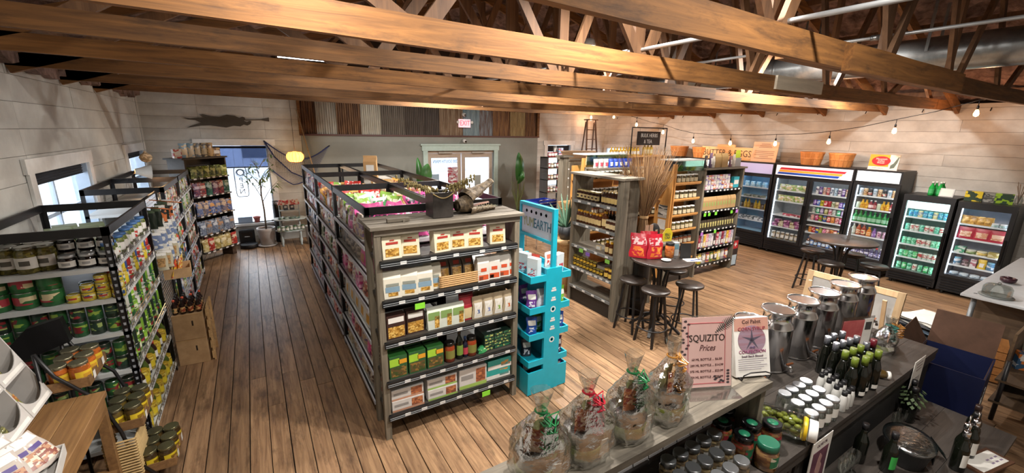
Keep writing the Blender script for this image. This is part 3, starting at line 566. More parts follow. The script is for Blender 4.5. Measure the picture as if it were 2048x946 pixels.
# ---------------------------------------------------------------- middle rivet racks
def holes(parent, x, y, z0, z1, ax, m=None):
    b = MB(); n = int((z1-z0)/.052)
    for i in range(n):
        z = z0+.03+i*.052
        if ax == 'y': b.poly([(x-.007, y, z-.011), (x+.007, y, z-.011), (x+.009, y, z+.011), (x-.009, y, z+.011)], m or col('#9aa0a8', .5))
        else: b.poly([(x, y-.007, z-.011), (x, y+.007, z-.011), (x, y+.009, z+.011), (x, y-.009, z+.011)], m or col('#9aa0a8', .5))
    b.add('keyhole_slots', parent)['kind'] = 'stuff'
def rack(label, x0, y0, x1, y1, h, zs, faces='', group='black rivet racks', deck=SHELFW, top=True, lip=True, edge=None):
    """black boltless rack in world axes: four posts, top rails, decks"""
    t = thing('rivet_rack', label, 'rack', (x0, y0, 0), 0, group); w = x1-x0; d = y1-y0; a = .04; e = .004
    for px, py in ((0, 0), (w, 0), (0, d), (w, d)):
        sx = 1 if px == 0 else -1; sy = 1 if py == 0 else -1; m = MB(); m.box(*sorted2(px, py, 0, px+sx*a, py+sy*e, h), BLK); m.box(*sorted2(px, py, 0, px+sx*e, py+sy*a, h), BLK); m.add('post', t)
        for f in faces:
            if f == 'l' and px == 0: holes(t, -.0012, py+sy*a/2, 0, h-.08, 'x')
            if f == 'r' and px == w: holes(t, w+.0012, py+sy*a/2, 0, h-.08, 'x')
            if f == 'f' and py == 0: holes(t, px+sx*a/2, -.0012, 0, h-.08, 'y')
    for i, z in enumerate([h]+(list(zs) if lip else [])):
        hh = .065 if i == 0 else .03; mt = BLK if i == 0 or not edge else edge
        if i == 0 and not top: continue
        for nm, A in (('rail', (0, .0, z-hh, w, .018, z)), ('rail', (0, d-.018, z-hh, w, d, z)), ('rail', (0, .018, z-hh, .018, d-.018, z)), ('rail', (w-.018, .018, z-hh, w, d-.018, z))): bx('top_rail' if i == 0 else 'shelf_rail', t, *A, mt)
    for z in zs: bx('shelf_deck', t, .019, .019, z-.012, w-.019, d-.019, z+.002, deck)
    return t
def sorted2(x0, y0, z0, x1, y1, z1): return (min(x0, x1), min(y0, y1), z0, max(x0, x1), max(y0, y1), z1)
GZ = [.12, .43, .74, 1.05, 1.36, 1.62]; GY = [3.52, 5.12, 6.72, 8.4]
GL = ['near', 'middle', 'far']
racks = []
for i in range(3):
    racks.append(rack('black rivet rack, left row of the middle racks, %s bay' % GL[i], .74, GY[i]+.004, 1.39, GY[i+1]-.004, 1.97, GZ, 'l'))
    rack('black rivet rack, right row of the middle racks, %s bay' % GL[i], 1.40, GY[i]+.004, 2.05, GY[i+1]-.004, 1.97, [.12, .5, .9, 1.3, 1.62], '')
# white ticket rails along the aisle face
for i, t in enumerate(racks):
    d = GY[i+1]-GY[i]-.008
    for z in GZ: bx('ticket_rail', t, -.012, .05, z-.028, -.002, d-.05, z+.006, col('#b4b6bd', .4))
    for z in GZ[2:]: tags(None, 0, 0, 0, 0, 0)
PINK = '#d8579a'
aisle = [[prn('#c9b48a', '#8a6a4a', '#d9d2c0'), prn('#d8d2ca', '#b9a58a', '#7a6a8a'), prn('#5a4a44', '#a58a6a', '#c9c1b5'), prn(PINK, '#7a2f55', '#e8b0cc'), prn('#cfc7be', '#c05a6a', '#8a8a94'), prn('#b56a5a', '#d9c9b5', '#6a3a3a')],
         [prn('#c2503c', '#e0b09a', '#7c2a2a'), prn('#b98a7a', '#d8c9c0', '#944a42'), prn('#d9d6d0', '#b9a29a', '#a03a44'), prn('#7a8a5a', '#d2cdb8', '#3f5a44'), prn('#d8cfb8', '#b58a5a', '#5a7a9a'), prn('#cfc4bd', '#a4626a', '#e0dcd6')],
         [prn('#c85a3a', '#e0cdb8', '#9a3a2a'), prn('#d5c5c0', '#a4606a', '#6a6a7a'), prn('#6a5a8a', '#c9c2d0', '#b54a5a'), prn('#4a6a9a', '#d0d5dc', '#b9713f'), prn('#8a7a6a', '#d2cbc0', '#a5504a'), prn('#b0a8b0', '#5a5a6a', '#d9d4d0')]]
SN = ['bottom', 'second lowest', 'third lowest', 'third highest', 'second highest', 'top']
for b in range(3):
    y0, y1 = GY[b]+.06, GY[b+1]-.06; F = Frame(.77, y1, -PI/2); L = y1-y0
    for s, z in enumerate(GZ):
        hz = (GZ+[1.93])[s+1]-z; n = 6 if b == 0 else 7; ms = aisle[b]; P = []
        for j in range(3):
            mm = ms[(s+j*2) % 6]; hh = min(.24, hz*.78)*(1-.08*j); wd = L/n*.94
            P.append((pouch(mm, [(.1, .62, .9, .84, ms[(s+1) % 6])], wd, hh, .08, False, 'snack_pouch'), 'snack pouch') if (s+j) % 3 else (carton(mm, [(.1, .6, .9, .85, PAPER)], wd*.9, hh, .08, False, 'snack_carton'), 'snack carton'))
        if b == 0 and s == 2: P = [(carton(col('#d6d3cc', .5), [(.5, .1, .95, .45, col('#d9a23a'))], L/n*.95, .26, .06, False, 'cookie_carton'), 'white cookie carton')]
        if b == 0 and s in (4,): P = [(pouch(prn('#6a5f58', '#a09484', '#3b3634'), [(.15, .6, .85, .8, PAPER)], L/n*.95, .25, .07, False, 'jerky_pouch'), 'dark jerky pouch')]*4+[(pouch(col('#c94f92', .35), [(.2, .62, .8, .82, col('#2a2030')), (.2, .1, .8, .4, col('#b07a5a'))], L/n*1.02, .27, .08, False, 'pink_pouch'), 'pink pouch')]*2
        row(F, P, 0, L, n, .04, z+.004, 'pouch', 'on %s shelf, %s bay of aisle face' % (SN[s], GL[b]), 'packs on the aisle face of the middle racks', 'from the left', tilt=-.06)
# bags lying on the open tops of the racks
def chipbag(c1, c2, c3, w=.2, h=.27, d=.1): return pouch(col(c1, .3), [(.12, .55, .88, .85, col(c2, .3)), (.15, .12, .85, .48, prn(c3, c1, sc=25))], w, h, d, True, 'chip_bag', wob=.012)
cb = [chipbag('#d9589c', '#2b2334', '#c9b0c0'), chipbag('#e070ac', '#f0e4ea', '#8f3a66'), chipbag('#7fa646', '#d0d6bc', '#5a8a2c'), chipbag('#d5dad8', '#4a9a5a', '#b9c9c0'), chipbag('#c83a34', '#efe0d8', '#d9a23a'), chipbag('#d9a04a', '#7a3424', '#c9b58a'), chipbag('#c7a06a', '#e8dcc0', '#8a5a34')]
CN = ['hot pink', 'light pink', 'lime green', 'white and green', 'red', 'gold', 'tan']
def tumble(x0, x1, y0, y1, z, n, kinds, where, cols):
    for i in range(n):
        c = i % cols; r = i//cols; k = kinds[(i*5+r) % len(kinds)]; nr = (n+cols-1)//cols
        put(cb[k], (x0+(x1-x0)*(c+.5)/cols+rnd.uniform(-.02, .02), y0+(y1-y0)*(r+.5)/nr, z), 0, '%s chip bag, %s row, %s from the left, %s' % (CN[k], nth(r), nth(c), where), 'chip bags on the rack tops', (rnd.uniform(-.5, -.1), rnd.uniform(-.25, .25), rnd.uniform(-.5, .5)))
tumble(.84, 1.34, 3.62, 4.3, 1.625, 12, [0, 1, 0], 'near left rack top', 4); tumble(.82, 1.34, 4.35, 5.0, 1.635, 8, [2, 3, 2], 'near left rack, rear half', 4)
tumble(.82, 1.34, 5.25, 6.6, 1.6, 15, [4, 2, 5, 4], 'middle left rack top', 5); tumble(1.5, 2.0, 5.25, 6.5, 1.62, 12, [6, 5, 6], 'middle right rack top', 4); tumble(1.48, 2.0, 3.62, 4.9, 1.63, 10, [0, 1, 0], 'near right rack top', 4)
cofb = papersack(col('#b08a5a', .6), [(.2, .3, .8, .6, PAPER)], .2, .36, .12, True, 'grocery_sack'); put(cofb, (1.62, 7.0, 1.63+.2), 0, 'tall cream and yellow paper sack on the far right rack', None, (0, 0, -.4)); bx('carton_riser', None, 1.45, 6.8, 1.623, 2.0, 7.3, 1.83, col('#a9a59d', .6), label='flat white carton under the tall sack on the far right rack', cat='box')
# banana leaves of a plant behind the racks
def leaf(b, base, tip, wd, m, bend=.15, n=8):
    base, tip = Vector(base), Vector(tip); d = tip-base; side = d.cross(Vector((0, -1, .2))).normalized()
    def f(u, v):
        a = (v-.5)*2; p = base+d*u; wv = wd*math.sin(PI*min(1, u*.93+.05))**.75; return p+side*(a*wv)+Vector((0, -bend*math.sin(PI*u)+abs(a)*wv*.5, 0))
    b.grid(f, n, 4, m)
LEAF = col('#2f6b2c', .35); LEAF2 = col('#4d8a4a', .4)
def banana(label, x, y, leaves, pot=True):
    t = thing('potted_banana_plant', label, 'plant', (x, y, 0)); MB().lathe([(.12, 0), (.16, .3), (.17, .32), (.15, .32), (.14, .28)], col('#4a4038', .7), 16).add('pot', t); MB().tube([(0, 0, .28), (.01, 0, .7), (0, .0, 1.25)], [.04, .035, .02], col('#6f7a45', .6), 8).add('stem', t)
    for a, b, wd, m in leaves: q = MB(); leaf(q, a, b, wd, m); q.add('leaf', t)
    b = MB()
    for i in range(60): a = rnd.uniform(0, 6.28); b.tube([(0, 0, .3), (.08*math.cos(a), .08*math.sin(a), .55+.2*rnd.random()), (.2*math.cos(a), .2*math.sin(a), .8+.5*rnd.random())], .004, col('#8a9462', .8), 3)
    b.add('dry_fronds', t)['kind'] = 'stuff'
banana('potted banana plant with tall green leaf right of the shop door', 6.62, 10.45, [((0, 0, 1.2), (-.02, -.05, 2.02), .15, LEAF), ((.02, 0, 1.15), (.12, .05, 1.62), .1, LEAF2), ((0, 0, 1.1), (.04, -.15, 1.5), .08, LEAF)])
banana('potted banana plant with two green leaves left of the shop door', 3.55, 10.3, [((0, 0, 1.15), (-.02, -.02, 1.93), .09, LEAF), ((.05, -.02, 1.2), (.22, -.1, 1.78), .17, LEAF2)])
# ---------------------------------------------------------------- turquoise candy stand (spine towards the stairs, sign along the aisle)
YS = Frame(2.12, 3.08, 0); t = thing('display_stand', 'turquoise cardboard candy stand beside the pasta endcap', 'display stand', YS.o, YS.rz); WD = .46; DP = .6; TD = col('#0e8ca3', .45)
bx('spine', t, .17, -.012, 0, .36, .02, 1.33, TEAL); bx('back_spine', t, .17, DP-.02, 0, .36, DP+.012, 1.33, TEAL); bx('divider', t, .255, .02, 0, .275, DP-.02, 1.28, TD)
for j, z in enumerate((.02, .33, .62, .90, 1.22)):
    h = .25 if j == 0 else .065; bx('tray', t, 0, .0, z-.012, WD, DP, z, TD); z -= .012
    for nm, A in (('tray_front', (0, -.012, z, .17, 0, z+h)), ('tray_front', (.36, -.012, z, WD, 0, z+h)), ('tray_side', (-.012, -.012, z, 0, DP, z+h)), ('tray_side', (WD, -.012, z, WD+.012, DP, z+h))): bx(nm, t, *A, TEAL)
for y in (0, DP-.03): bx('sign_post', t, .24, y, 1.22, .29, y+.03, 1.9, TEAL)
for z in (1.55, 1.87): bx('sign_frame', t, .24, .03, z, .29, DP-.03, z+.03, TEAL)
bx('sign_panel', t, .252, .03, 1.58, .278, DP-.03, 1.87, col('#a9b2bd', .5)); SR = (PI/2, 0, -PI/2)
letter(t, 'YUM', .14, col('#8a8d5a'), (.25, .445, 1.70), SR, sx=.66); letter(t, 'EARTH', .14, col('#1f5a6e'), (.25, .2, 1.70), SR, sx=.7)
for i in range(5): MB().lathe([(.001, 0), (.017, 0)], col('#6f8a9c'), 10, T=Matrix.Rotation(PI/2, 4, 'Y')).add('sign_emblem', t, (.25, .48-.085*i, 1.815))
for i, (z, r) in enumerate(((1.1, 0), (1.0, 0), (.9, 1), (.78, 0), (.69, 0), (.57, 1))):
    if r: MB().lathe([(.02, 0), (.032, 0)], WHT, 14, T=Matrix.Rotation(PI/2, 4, 'X'), cap=False).lathe([(.001, 0), (.013, 0)], WHT, 10, T=Matrix.Rotation(PI/2, 4, 'X')).add('badge', t, (.265, -.014, z))
    else: MB().box(-.03, -.001, -.012, .03, 0, .006, WHT).add('badge', t, (.265, -.013, z)); MB().box(-.02, -.001, .012, .022, 0, .028, WHT).add('badge', t, (.265, -.013, z))
lp = carton(col('#c3ccd0', .5), [(.1, .1, .9, .5, prn('#d9dde0', '#b9404a', '#9ab8c0', sc=45))], .12, .2, .07, True, 'candy_carton')
for i, (x, y, r) in enumerate(((.1, .1, -1.2), (.12, .3, -1.2), (.13, .48, -1.3), (.4, .12, .3))): put(lp, YS.w(x, y, 1.222), r, '%s white candy carton from the front on top tray of turquoise stand' % nth(i), 'candy cartons', )
put(pouch(col('#b8473a', .3), [(.2, .2, .8, .6, col('#d98a5a'))], .1, .2, .05, True, 'candy_pouch'), YS.w(.19, .2, 1.222), -1.2, 'red and orange candy pouch on top tray of turquoise stand')
put(pouch(col('#d9d4d0', .3), [(.15, .2, .85, .5, prn('#d9d4d0', '#c9483a', sc=50)), (.2, .6, .8, .85, col('#c8604a'))], .1, .17, .05, True, 'candy_pouch'), YS.w(.41, .3, 1.222), .2, 'white candy pouch right of the sign on turquoise stand')
for z, its, tn in ((.902, (('#6a3a8a', .08, .1, 'purple'), ('#7a3f96', .1, .28, 'violet'), ('#c9ccd4', .2, .1, 'pale grey'), ('#7ab83a', .41, .08, 'lime')), 'second'), (.622, (('#2a4fa0', .09, .1, 'blue'), ('#6a9a2c', .19, .15, 'green'), ('#2a4a9c', .41, .08, 'dark blue')), 'third'), (.332, (('#3a3a44', .1, .2, 'charcoal'), ('#4a2a44', .42, .1, 'plum')), 'fourth'), (.022, (('#8a3a94', .41, .08, 'magenta'), ('#3b2a3a', .1, .2, 'dark')), 'lowest')):
    for c, x, y, lb in its: put(pouch(col(c, .3), [(.15, .55, .85, .82, PAPER), (.2, .15, .8, .45, prn(c, '#d8d8e0', sc=40))], .11, .19 if tn != 'lowest' else .27, .07, True, 'candy_pouch'), YS.w(x, y, z), rnd.uniform(-.5, .1), '%s candy pouch on the %s tray of turquoise stand' % (lb, tn), 'candy pouches')
# ---------------------------------------------------------------- left racks of jars and tins
LZ = [.1, .42, .74, 1.06, 1.33, 1.58]; LX0, LX1 = -1.69, -.95
r1 = rack('black rivet rack of jars and tins nearest the wooden table', LX0, 4.05, LX1, 5.42, 1.88, LZ, 'fr', edge=SHELFW)
r2 = rack('black rivet rack on the left side, middle one by the window', LX0, 6.5, LX1, 7.75, 1.88, LZ, 'r', edge=SHELFW)
r3 = rack('black rivet rack on the left side, farthest from the front', LX0, 7.77, LX1, 9.05, 1.88, LZ, 'r', edge=SHELFW)
for t, d in ((r1, 1.37), (r2, 1.25), (r3, 1.28)):
    for z in LZ:   # wire fences with tickets on the aisle side
        m = MB(); x = LX1-LX0+.006; m.tube([(x, .05, z+.055), (x, d-.05, z+.055)], .003, CHROME, 4); m.tube([(x, .05, z+.02), (x, d-.05, z+.02)], .003, CHROME, 4)
        for i in range(28): y = .05+(d-.1)*i/27; m.tube([(x, y, z), (x, y, z+.055)], .002, CHROME, 4)
        m.add('wire_fence', t)['kind'] = 'stuff'
        for i in range(6): MB().cbox((0, 0, 0), (.002, .05, .03), PAPER).add('price_tag', t, (x+.006, .15+i*d/6.4, z+.035))
FR = Frame(LX0, 4.05, 0)
pick = jar(prn('#5c5626', '#7a7134', '#4a4420', sc=60, rough=.12), col('#8d8f86', .25, .8), PAPER, .06, .19, True, 'pickle_jar', spot=col('#55524a')); blk = jar(col('#120f0d', .12), col('#b9bcbe', .3, .7), PAPER, .05, .105, True, 'preserve_jar', spot=col('#9a9a9a'))
for i in range(4):
    for q in range(2): put(pick, FR.w(.075+i*.1+q*.01-.02*(i>2), .09+q*.13+.04*(i % 2), LZ[5]+.003), 0, '%s pickle jar from the left on top shelf of near left rack, %s row' % (nth(i), ('front', 'rear')[q]), 'pickle jars')
for i in range(3):
    for q in range(2):
        for s in range(2): put(blk, FR.w(.475+i*.106-q*.02, .075+q*.12, LZ[5]+.003+s*.106), 0, '%s black preserve jar from the left, %s layer, %s row, near left rack' % (nth(i), ('lower', 'upper')[s], ('front', 'rear')[q]), 'black preserve jars') if not (s and q == 0) else None
big = can(col('#2f6a3a', .3), prn('#2f6a3a', '#a83a44', '#d9c9a0', sc=14), .064, .12, True, 'large_tin'); yel = can(col('#c9b43a', .35), prn('#d2c048', '#3a5a8a', '#e8e2c0', sc=40), .04, .062, True, 'small_tin', band2=col('#b03a34'))
grn = can(col('#2a5a34', .35), prn('#2f6438', '#7a2a2c', '#8fae4a', sc=26), .043, .115, True, 'soup_tin'); drk = can(col('#24342a', .35), prn('#2a4436', '#8f2f34', '#9ab06a', sc=26), .043, .115, True, 'bean_tin')
for i in range(3):
    for s in range(2): put(big, FR.w(.09+i*.132, .085, LZ[4]+.003+s*.121), 0, '%s large green tin from the left, %s layer, on second shelf' % (nth(i), ('lower', 'upper')[s]), 'large green tins')
for i in range(4):
    for s in range((1, 2, 3, 3)[i]): put(yel, FR.w(.465+i*.083, .06, LZ[4]+.003+s*.063), 0, '%s small yellow tin from the left, layer %s, second shelf near left rack' % (nth(i), ('one', 'two', 'three')[s]), 'small yellow tins')
for i in range(3): put(grn, FR.w(.52+i*.085, .16, LZ[4]+.003), 0, '%s green tin behind the small yellow tins on the near left rack' % nth(i), 'green tins behind')
for sh, zz, P, w in ((3, 1.06, [grn, drk], 'third'), (2, .74, [drk, grn], 'fourth'), (1, .42, [grn, drk], 'fifth')):
    for i in range(7):
        for s in range(2): put(P[(i+s) % 2], FR.w(.075+i*.096, .065, zz+.003+s*.116), rnd.uniform(-.5, .5), '%s soup tin from the left, %s layer, %s shelf, near rack front' % (nth(i), ('lower', 'upper')[s], w), 'soup tins')
# aisle face of the near rack
ys = jar(prn('#b9a23a', '#8a6a24', '#d0c060', sc=50), col('#b99a2a', .4), col('#d2bc2e'), .041, .14, False, 'mustard_jar'); ol = jar(prn('#5a6a2a', '#7a8438', '#3f4a20', sc=60), col('#3f6aa0', .4), PAPER, .042, .15, False, 'olive_jar'); tom = can(col('#b03a34', .35), prn('#c04038', '#d8d2c0', '#3f7a3a', sc=30), .041, .11, False, 'tomato_tin')
wht = can(col('#cfcfc8', .35), prn('#d9d9d2', '#b8403c', '#5a8a44', sc=30), .041, .11, False, 'vegetable_tin'); lime = can(col('#7aa83a', .35), prn('#8fbf3f', '#d9dfc0', '#2f5a30', sc=30), .041, .11, False, 'pea_tin'); bl = can(col('#3a5a9a', .35), prn('#4a6ab0', '#d8d8d8', sc=30), .036, .11, False, 'blue_tin'); dbo = bottle(col('#2a1a12', .12), col('#b03a2a'), PAPER, .03, .19, .3, .42, False, 'sauce_bottle'); gb2 = bottle(col('#4a5a24', .12), col('#2a2a22'), col('#c9b43a'), .032, .21, .3, .42, False, 'dressing_bottle')
FA = Frame(LX1, 4.05, PI/2); N = 13
sets = [[(ys, 'yellow mustard jar'), (gb2, 'dressing bottle')], [(gb2, 'dressing bottle'), (dbo, 'dark sauce bottle'), (ys, 'yellow mustard jar')], [(lime, 'lime green tin'), (drk, 'dark tin')], [(lime, 'lime green tin'), (wht, 'white tin'), (grn, 'green tin')], [(tom, 'red tomato tin'), (wht, 'white tin'), (ys, 'yellow jar'), (bl, 'blue tin')], [(ol, 'olive jar'), (ol, 'olive jar'), (wht, 'pale tin')]]
for s, z in enumerate(LZ): row(FA, sets[s], .1, 1.32, N, .06, z+.004, 'tin', 'on %s shelf, near rack aisle face' % SN[s].replace(' lowest', ' low').replace(' highest', ' high'), 'jars and tins on the aisle side', 'from the front', jit=.006)
for s in (2, 3, 4):
    for i in range(N): put(sets[s][i % len(sets[s])][0], FA.w(.1+1.22*(i+.5)/N, .065, LZ[s]+.122), rnd.uniform(0, 6), '%s stacked upper tin from the front, %s shelf, near rack aisle face' % (nth(i), SN[s].replace(' lowest', ' low').replace(' highest', ' high')), 'jars and tins on the aisle side')
teab = carton(col('#8a9a7a', .5), [(.1, .2, .9, .8, prn('#7a9a5a', '#c9cfc0', '#5a7a4a'))], .16, .13, .12, True, 'tea_carton')
for i in range(4): put(teab, (-1.5+.18*(i % 2), 5.05+.16*(i//2), 1.588), .3, '%s grey-green carton at the back of near left rack top shelf' % nth(i), 'grey-green cartons')
# aisle faces of the two farther racks
packs = [prn('#c9c9c4', '#7a8a9a', '#b8483c'), prn('#6aa04a', '#d9e0d0', '#c9b04a'), prn('#4a7ab0', '#d9dde0', '#c85a4a'), prn('#d0503c', '#e8d8c8', '#5a7a3a'), prn('#3a3a3a', '#8a8a84', '#b9b04a'), prn('#b9a98a', '#6a5a4a', '#d8d2c8')]
for b, (y0, L, w) in enumerate(((6.5, 1.25, 'middle left rack'), (7.77, 1.28, 'far left rack'))):
    F = Frame(LX1, y0, PI/2)
    for s, z in enumerate(LZ):
        P = [(pouch(packs[(s+j*2+b) % 6], [], .15, .2, .07, False, 'snack_pouch'), 'snack pouch') if (j+s) % 2 else (carton(packs[(s+j+b) % 6], [(.1, .55, .9, .85, PAPER)], .13, .2, .06, False, 'grocery_carton'), 'grocery carton') for j in range(3)]
        row(F, P, .06, L-.06, 7, .06, z+.004, 'pack', 'on %s shelf of %s' % (SN[s].replace(' lowest', ' low').replace(' highest', ' high'), w), 'packs on the farther left racks', 'from the front')
# wire mesh panel with hanging packets between the racks
t = thing('mesh_panel', 'silver wire mesh panel with pegs between the left racks', 'wire panel', (-1.02, 5.5, 0)); m = MB()
for i in range(26): m.tube([(0, .0+i*.037, .12), (0, .0+i*.037, 1.82)], .0022, CHROME, 4)
for i in range(46): m.tube([(0, 0, .12+i*.037), (0, .925, .12+i*.037)], .0022, CHROME, 4)
m.add('wire_mesh', t)['kind'] = 'stuff'
for y in (0, .925): MB().tube([(0, y, 0), (0, y, 1.84)], .013, BLK, 8).add('post', t)
MB().tube([(0, 0, 1.84), (0, .925, 1.84)], .013, BLK, 8).add('top_bar', t); MB().tube([(.28, .0, 1.75), (.0, 0, 1.8)], .006, col('#a8623a', .35, .8), 6).add('copper_arm', t); MB().tube([(.28, .5, 1.75), (.0, .5, 1.8)], .006, col('#a8623a', .35, .8), 6).add('copper_arm', t)
FM = Frame(-1.0, 5.5, PI/2); kinds = [(hangbag(col('#1c241c', .3), [], .07, .2, .03, col('#3a4a30')), 'dark green'), (hangbag(prn('#c06a3a', '#2a2a2a', '#d8d0c0'), [], .09, .2, .03, PAPER), 'orange'), (hangbag(col('#b0a890', .2), [(.15, .2, .85, .7, prn('#8a6a44', '#b08a5a', sc=60))], .13, .19, .05, PAPER), 'clear nut'), (hangbag(prn('#c8c8c4', '#6a7a9a'), [], .1, .18, .03, PAPER), 'white')]
for i in range(8):
    for l, (z, ks) in enumerate(((1.55, (0, 0, 0, 1)), (1.33, (3, 3, 2, 3)), (1.10, (2, 2, 2, 3)))):
        p, lb = kinds[ks[i % 4]]; put(p, FM.w(.07+i*.112, -.05-.03*(i % 2), z), 0, '%s hanging packet, %s row of mesh panel, %s from the front' % (lb, ('upper', 'middle', 'lower')[l], nth(i)), 'packets hung on the mesh panel')
t = thing('open_carton', 'open brown carton of bright snack bags hung on the mesh panel', 'box', (-.86, 5.85, .95), .1); KR = grubby('kraft_cardboard', '#a3825c', '#b8976e', 8, .8, .1)
for A in ((-.12, -.16, 0, .12, .16, .008), (-.12, -.16, .008, .12, -.152, .11), (-.12, .152, .008, .12, .16, .11), (-.12, -.152, .008, -.112, .152, .13), (.112, -.152, .008, .12, .152, .09)): bx('carton_side', t, *A, KR)
for i, c in enumerate((('#c8402e', '#d9b03a'), ('#d9822e', '#e8d8b0'), ('#3a4fa0', '#d8d8e0'), ('#b8342e', '#e0c060'))): put(pouch(prn(*c), [], .12, .2, .05, False), (-.9+.03*(i % 2), 5.74+.075*i, .965), PI/2, '%s bright snack bag in the open carton from the front' % nth(i), 'bags in the open carton', (.25, 0, PI/2))
# stack of two cardboard boxes with sauce bottles
for k, z in enumerate((0, .3)):
    t = thing('cardboard_box', ('lower', 'upper')[k]+' brown cardboard box stacked on the aisle floor', 'box', (-.78, 5.62, z), -.05, 'stacked brown boxes')
    bx('box_body', t, -.15, -.17, 0, .13, .17, .298, KR, .004); bx('handle_slot', t, .02, -.1715, .16, .035, -.1705, .22, col('#2a1f16')); bx('tape', t, -.15, -.1712, .29, .13, -.1705, .297, col('#b08a5a', .3))
t = thing('lattice_crate', 'pale slatted wooden crate beside the cardboard boxes', 'crate', (-.62, 5.62, 0))
for i in range(5): bx('slat', t, -.015, -.16, .02+i*.13, .0, .17, .11+i*.13, CRATE)
for y in (-.16, .15): bx('corner_post', t, 0, y, 0, .02, y+.02, .66, CRATE)
hs_ = bottle(col('#231410', .12), col('#181412'), prn('#8a3a24', '#c9a06a', sc=50), .026, .17, .34, .4, True, 'hot_sauce_bottle'); hs2 = bottle(col('#231410', .12), col('#c04a2a'), prn('#3a4a3a', '#c9a06a', sc=50), .026, .17, .34, .4, True, 'hot_sauce_bottle')
for i in range(4):
    for j in range(4): put((hs_, hs2)[(i*3+j) % 4 == 0], (-.9+i*.07, 5.5+j*.075, .6), 0, 'hot sauce bottle on the cardboard boxes, %s row, %s from the left' % (nth(j), nth(i)), 'hot sauce bottles')
# ---------------------------------------------------------------- wooden table with herb display
t = thing('wooden_table', 'rustic plank table in the lower left corner', 'table', (-1.0, 2.0, 0))
for i in range(5): bx('table_board', t, -.7+i*.14, 0, .845, -.563+i*.14, 1.5, .88, OAK, .002)
for y in (.05, 1.42):
    for x in (-.66, -.06): bx('leg', t, x, y, 0, x+.05, y+.05, .845, OAK)
bx('apron', t, -.03, .1, .75, -.01, 1.42, .84, OAK); bx('lower_shelf', t, -.66, .08, .3, -.02, 1.45, .32, OAK)
for i in range(6): put((jar(col('#cfcfca', .4), col('#25262a', .4), prn('#d8d8d4', '#b03a34', '#3a5a8a', sc=30), .05, .14, True, 'white_tub') if i % 2 else can(prn('#d8d6d0', '#b8403a', '#3a6a8a'), None, .05, .13, True, 'white_tub')), (-1.1, 2.5+.14*i, .321), PI/2, '%s white tub on the shelf under the wooden table' % nth(i), 'tubs under the table')
m = thing('display_rack', 'white cardboard herb display with rounded compartments on the table', 'display rack', (-1.25, 2.36, .882), (0, 0, 0)); WB = col('#b9b6b2', .6); tl = .33
def tp(p): x, y, z = p; return (-(y*math.cos(tl)+z*math.sin(tl)), x, z*math.cos(tl)-y*math.sin(tl)+.06)
def tbx(nm, x0, y0, z0, x1, y1, z1, mt=WB, par=m):
    b = MB().box(x0, y0, z0, x1, y1, z1, mt); b.v = [tp(v) for v in b.v]; return b.add(nm, par)
DX = 1.15; tbx('back_panel', 0, .2, 0, DX, .206, .92); cols_ = 4; rws = 4
for i in range(cols_+1): tbx('divider', i*DX/cols_-.004, 0, 0, i*DX/cols_+.004, .2, .92)
for j in range(rws+1):
    z = j*.92/rws; tbx('tier', 0, 0, z-.004, DX, .2, z+.004)
    if j < rws:
        for i in range(cols_):
            a = i*DX/cols_+.004; w = DX/cols_-.008; b = MB(); pl = [(a, z), (a+w, z), (a+w, z+.13)]+[(a+w-w*q/10, z+.13-.085*math.sin(PI*min(1, q/10))**.6) for q in range(1, 10)]+[(a, z+.13)]
            b.prism(pl, -.004, 0, WB); b.v = [tp(v) for v in b.v]; b.add('scoop_front', m); tbx('price_strip', a+.02, -.006, z+.012, a+w-.02, -.004, z+.035, PAPER)
hj = jar(prn('#6a6a44', '#8f8a5a', '#4a4a30', sc=80, rough=.15), col('#a9aaa6', .25, .8), None, .06, .09, True, 'herb_jar'); hk = hangbag(col('#a89a7c', .2), [(.1, .1, .9, .6, prn('#a0653c', '#c08a4a', '#7a8a3a', sc=60))], .13, .2, .04, PAPER, 'snack_mix_packet', True)
for i in range(4):
    for j in range(4):
        p = tp((i*DX/4+DX/8, .1, j*.23+.01)); P = hj if (i+j) % 3 else hk; put(P, (m.location.x+p[0], m.location.y+p[1], m.location.z+p[2]), 0, '%s in the herb display, %s tier, %s from the far end' % (('herb jar', 'snack mix packet')[P is hk], nth(j), nth(3-i)), 'goods in the herb display', (0 if P is hj else -.2, -tl, PI/2) if P is hk else (0, -tl, 0))
t = thing('white_tray', 'white cardboard tray of packets on the wooden table', 'tray', (-1.14, 2.68, .882), .15)
for A in ((-.2, -.16, 0, .14, .16, .006), (-.2, -.16, .006, .14, -.154, .06), (-.2, .154, .006, .14, .16, .06), (.134, -.154, .006, .14, .154, .06), (-.2, -.154, .006, -.194, .154, .06)): bx('tray_side', t, *A, col('#c3c1bd', .6))
np_ = pouch(col('#b5aca4', .15), [(.1, .75, .9, .98, PAPER), (.15, .1, .85, .5, prn('#7a3a2a', '#a87a5a', '#c9bba8', sc=50)), (.15, .52, .7, .64, col('#4a3a7a'))], .13, .2, .05, True, 'dried_fruit_packet')
for i, (x, y, a) in enumerate(((-.1, -.08, .1), (.04, -.08, -.1), (-.1, .02, .2), (.05, .03, 0), (-.02, .1, .1), (.09, .11, .3))): put(np_, (-1.14+x, 2.68+y, .9), 0, '%s clear dried fruit packet in the white tray' % nth(i), 'dried fruit packets', (-.7, 0, PI/2*.6+a))
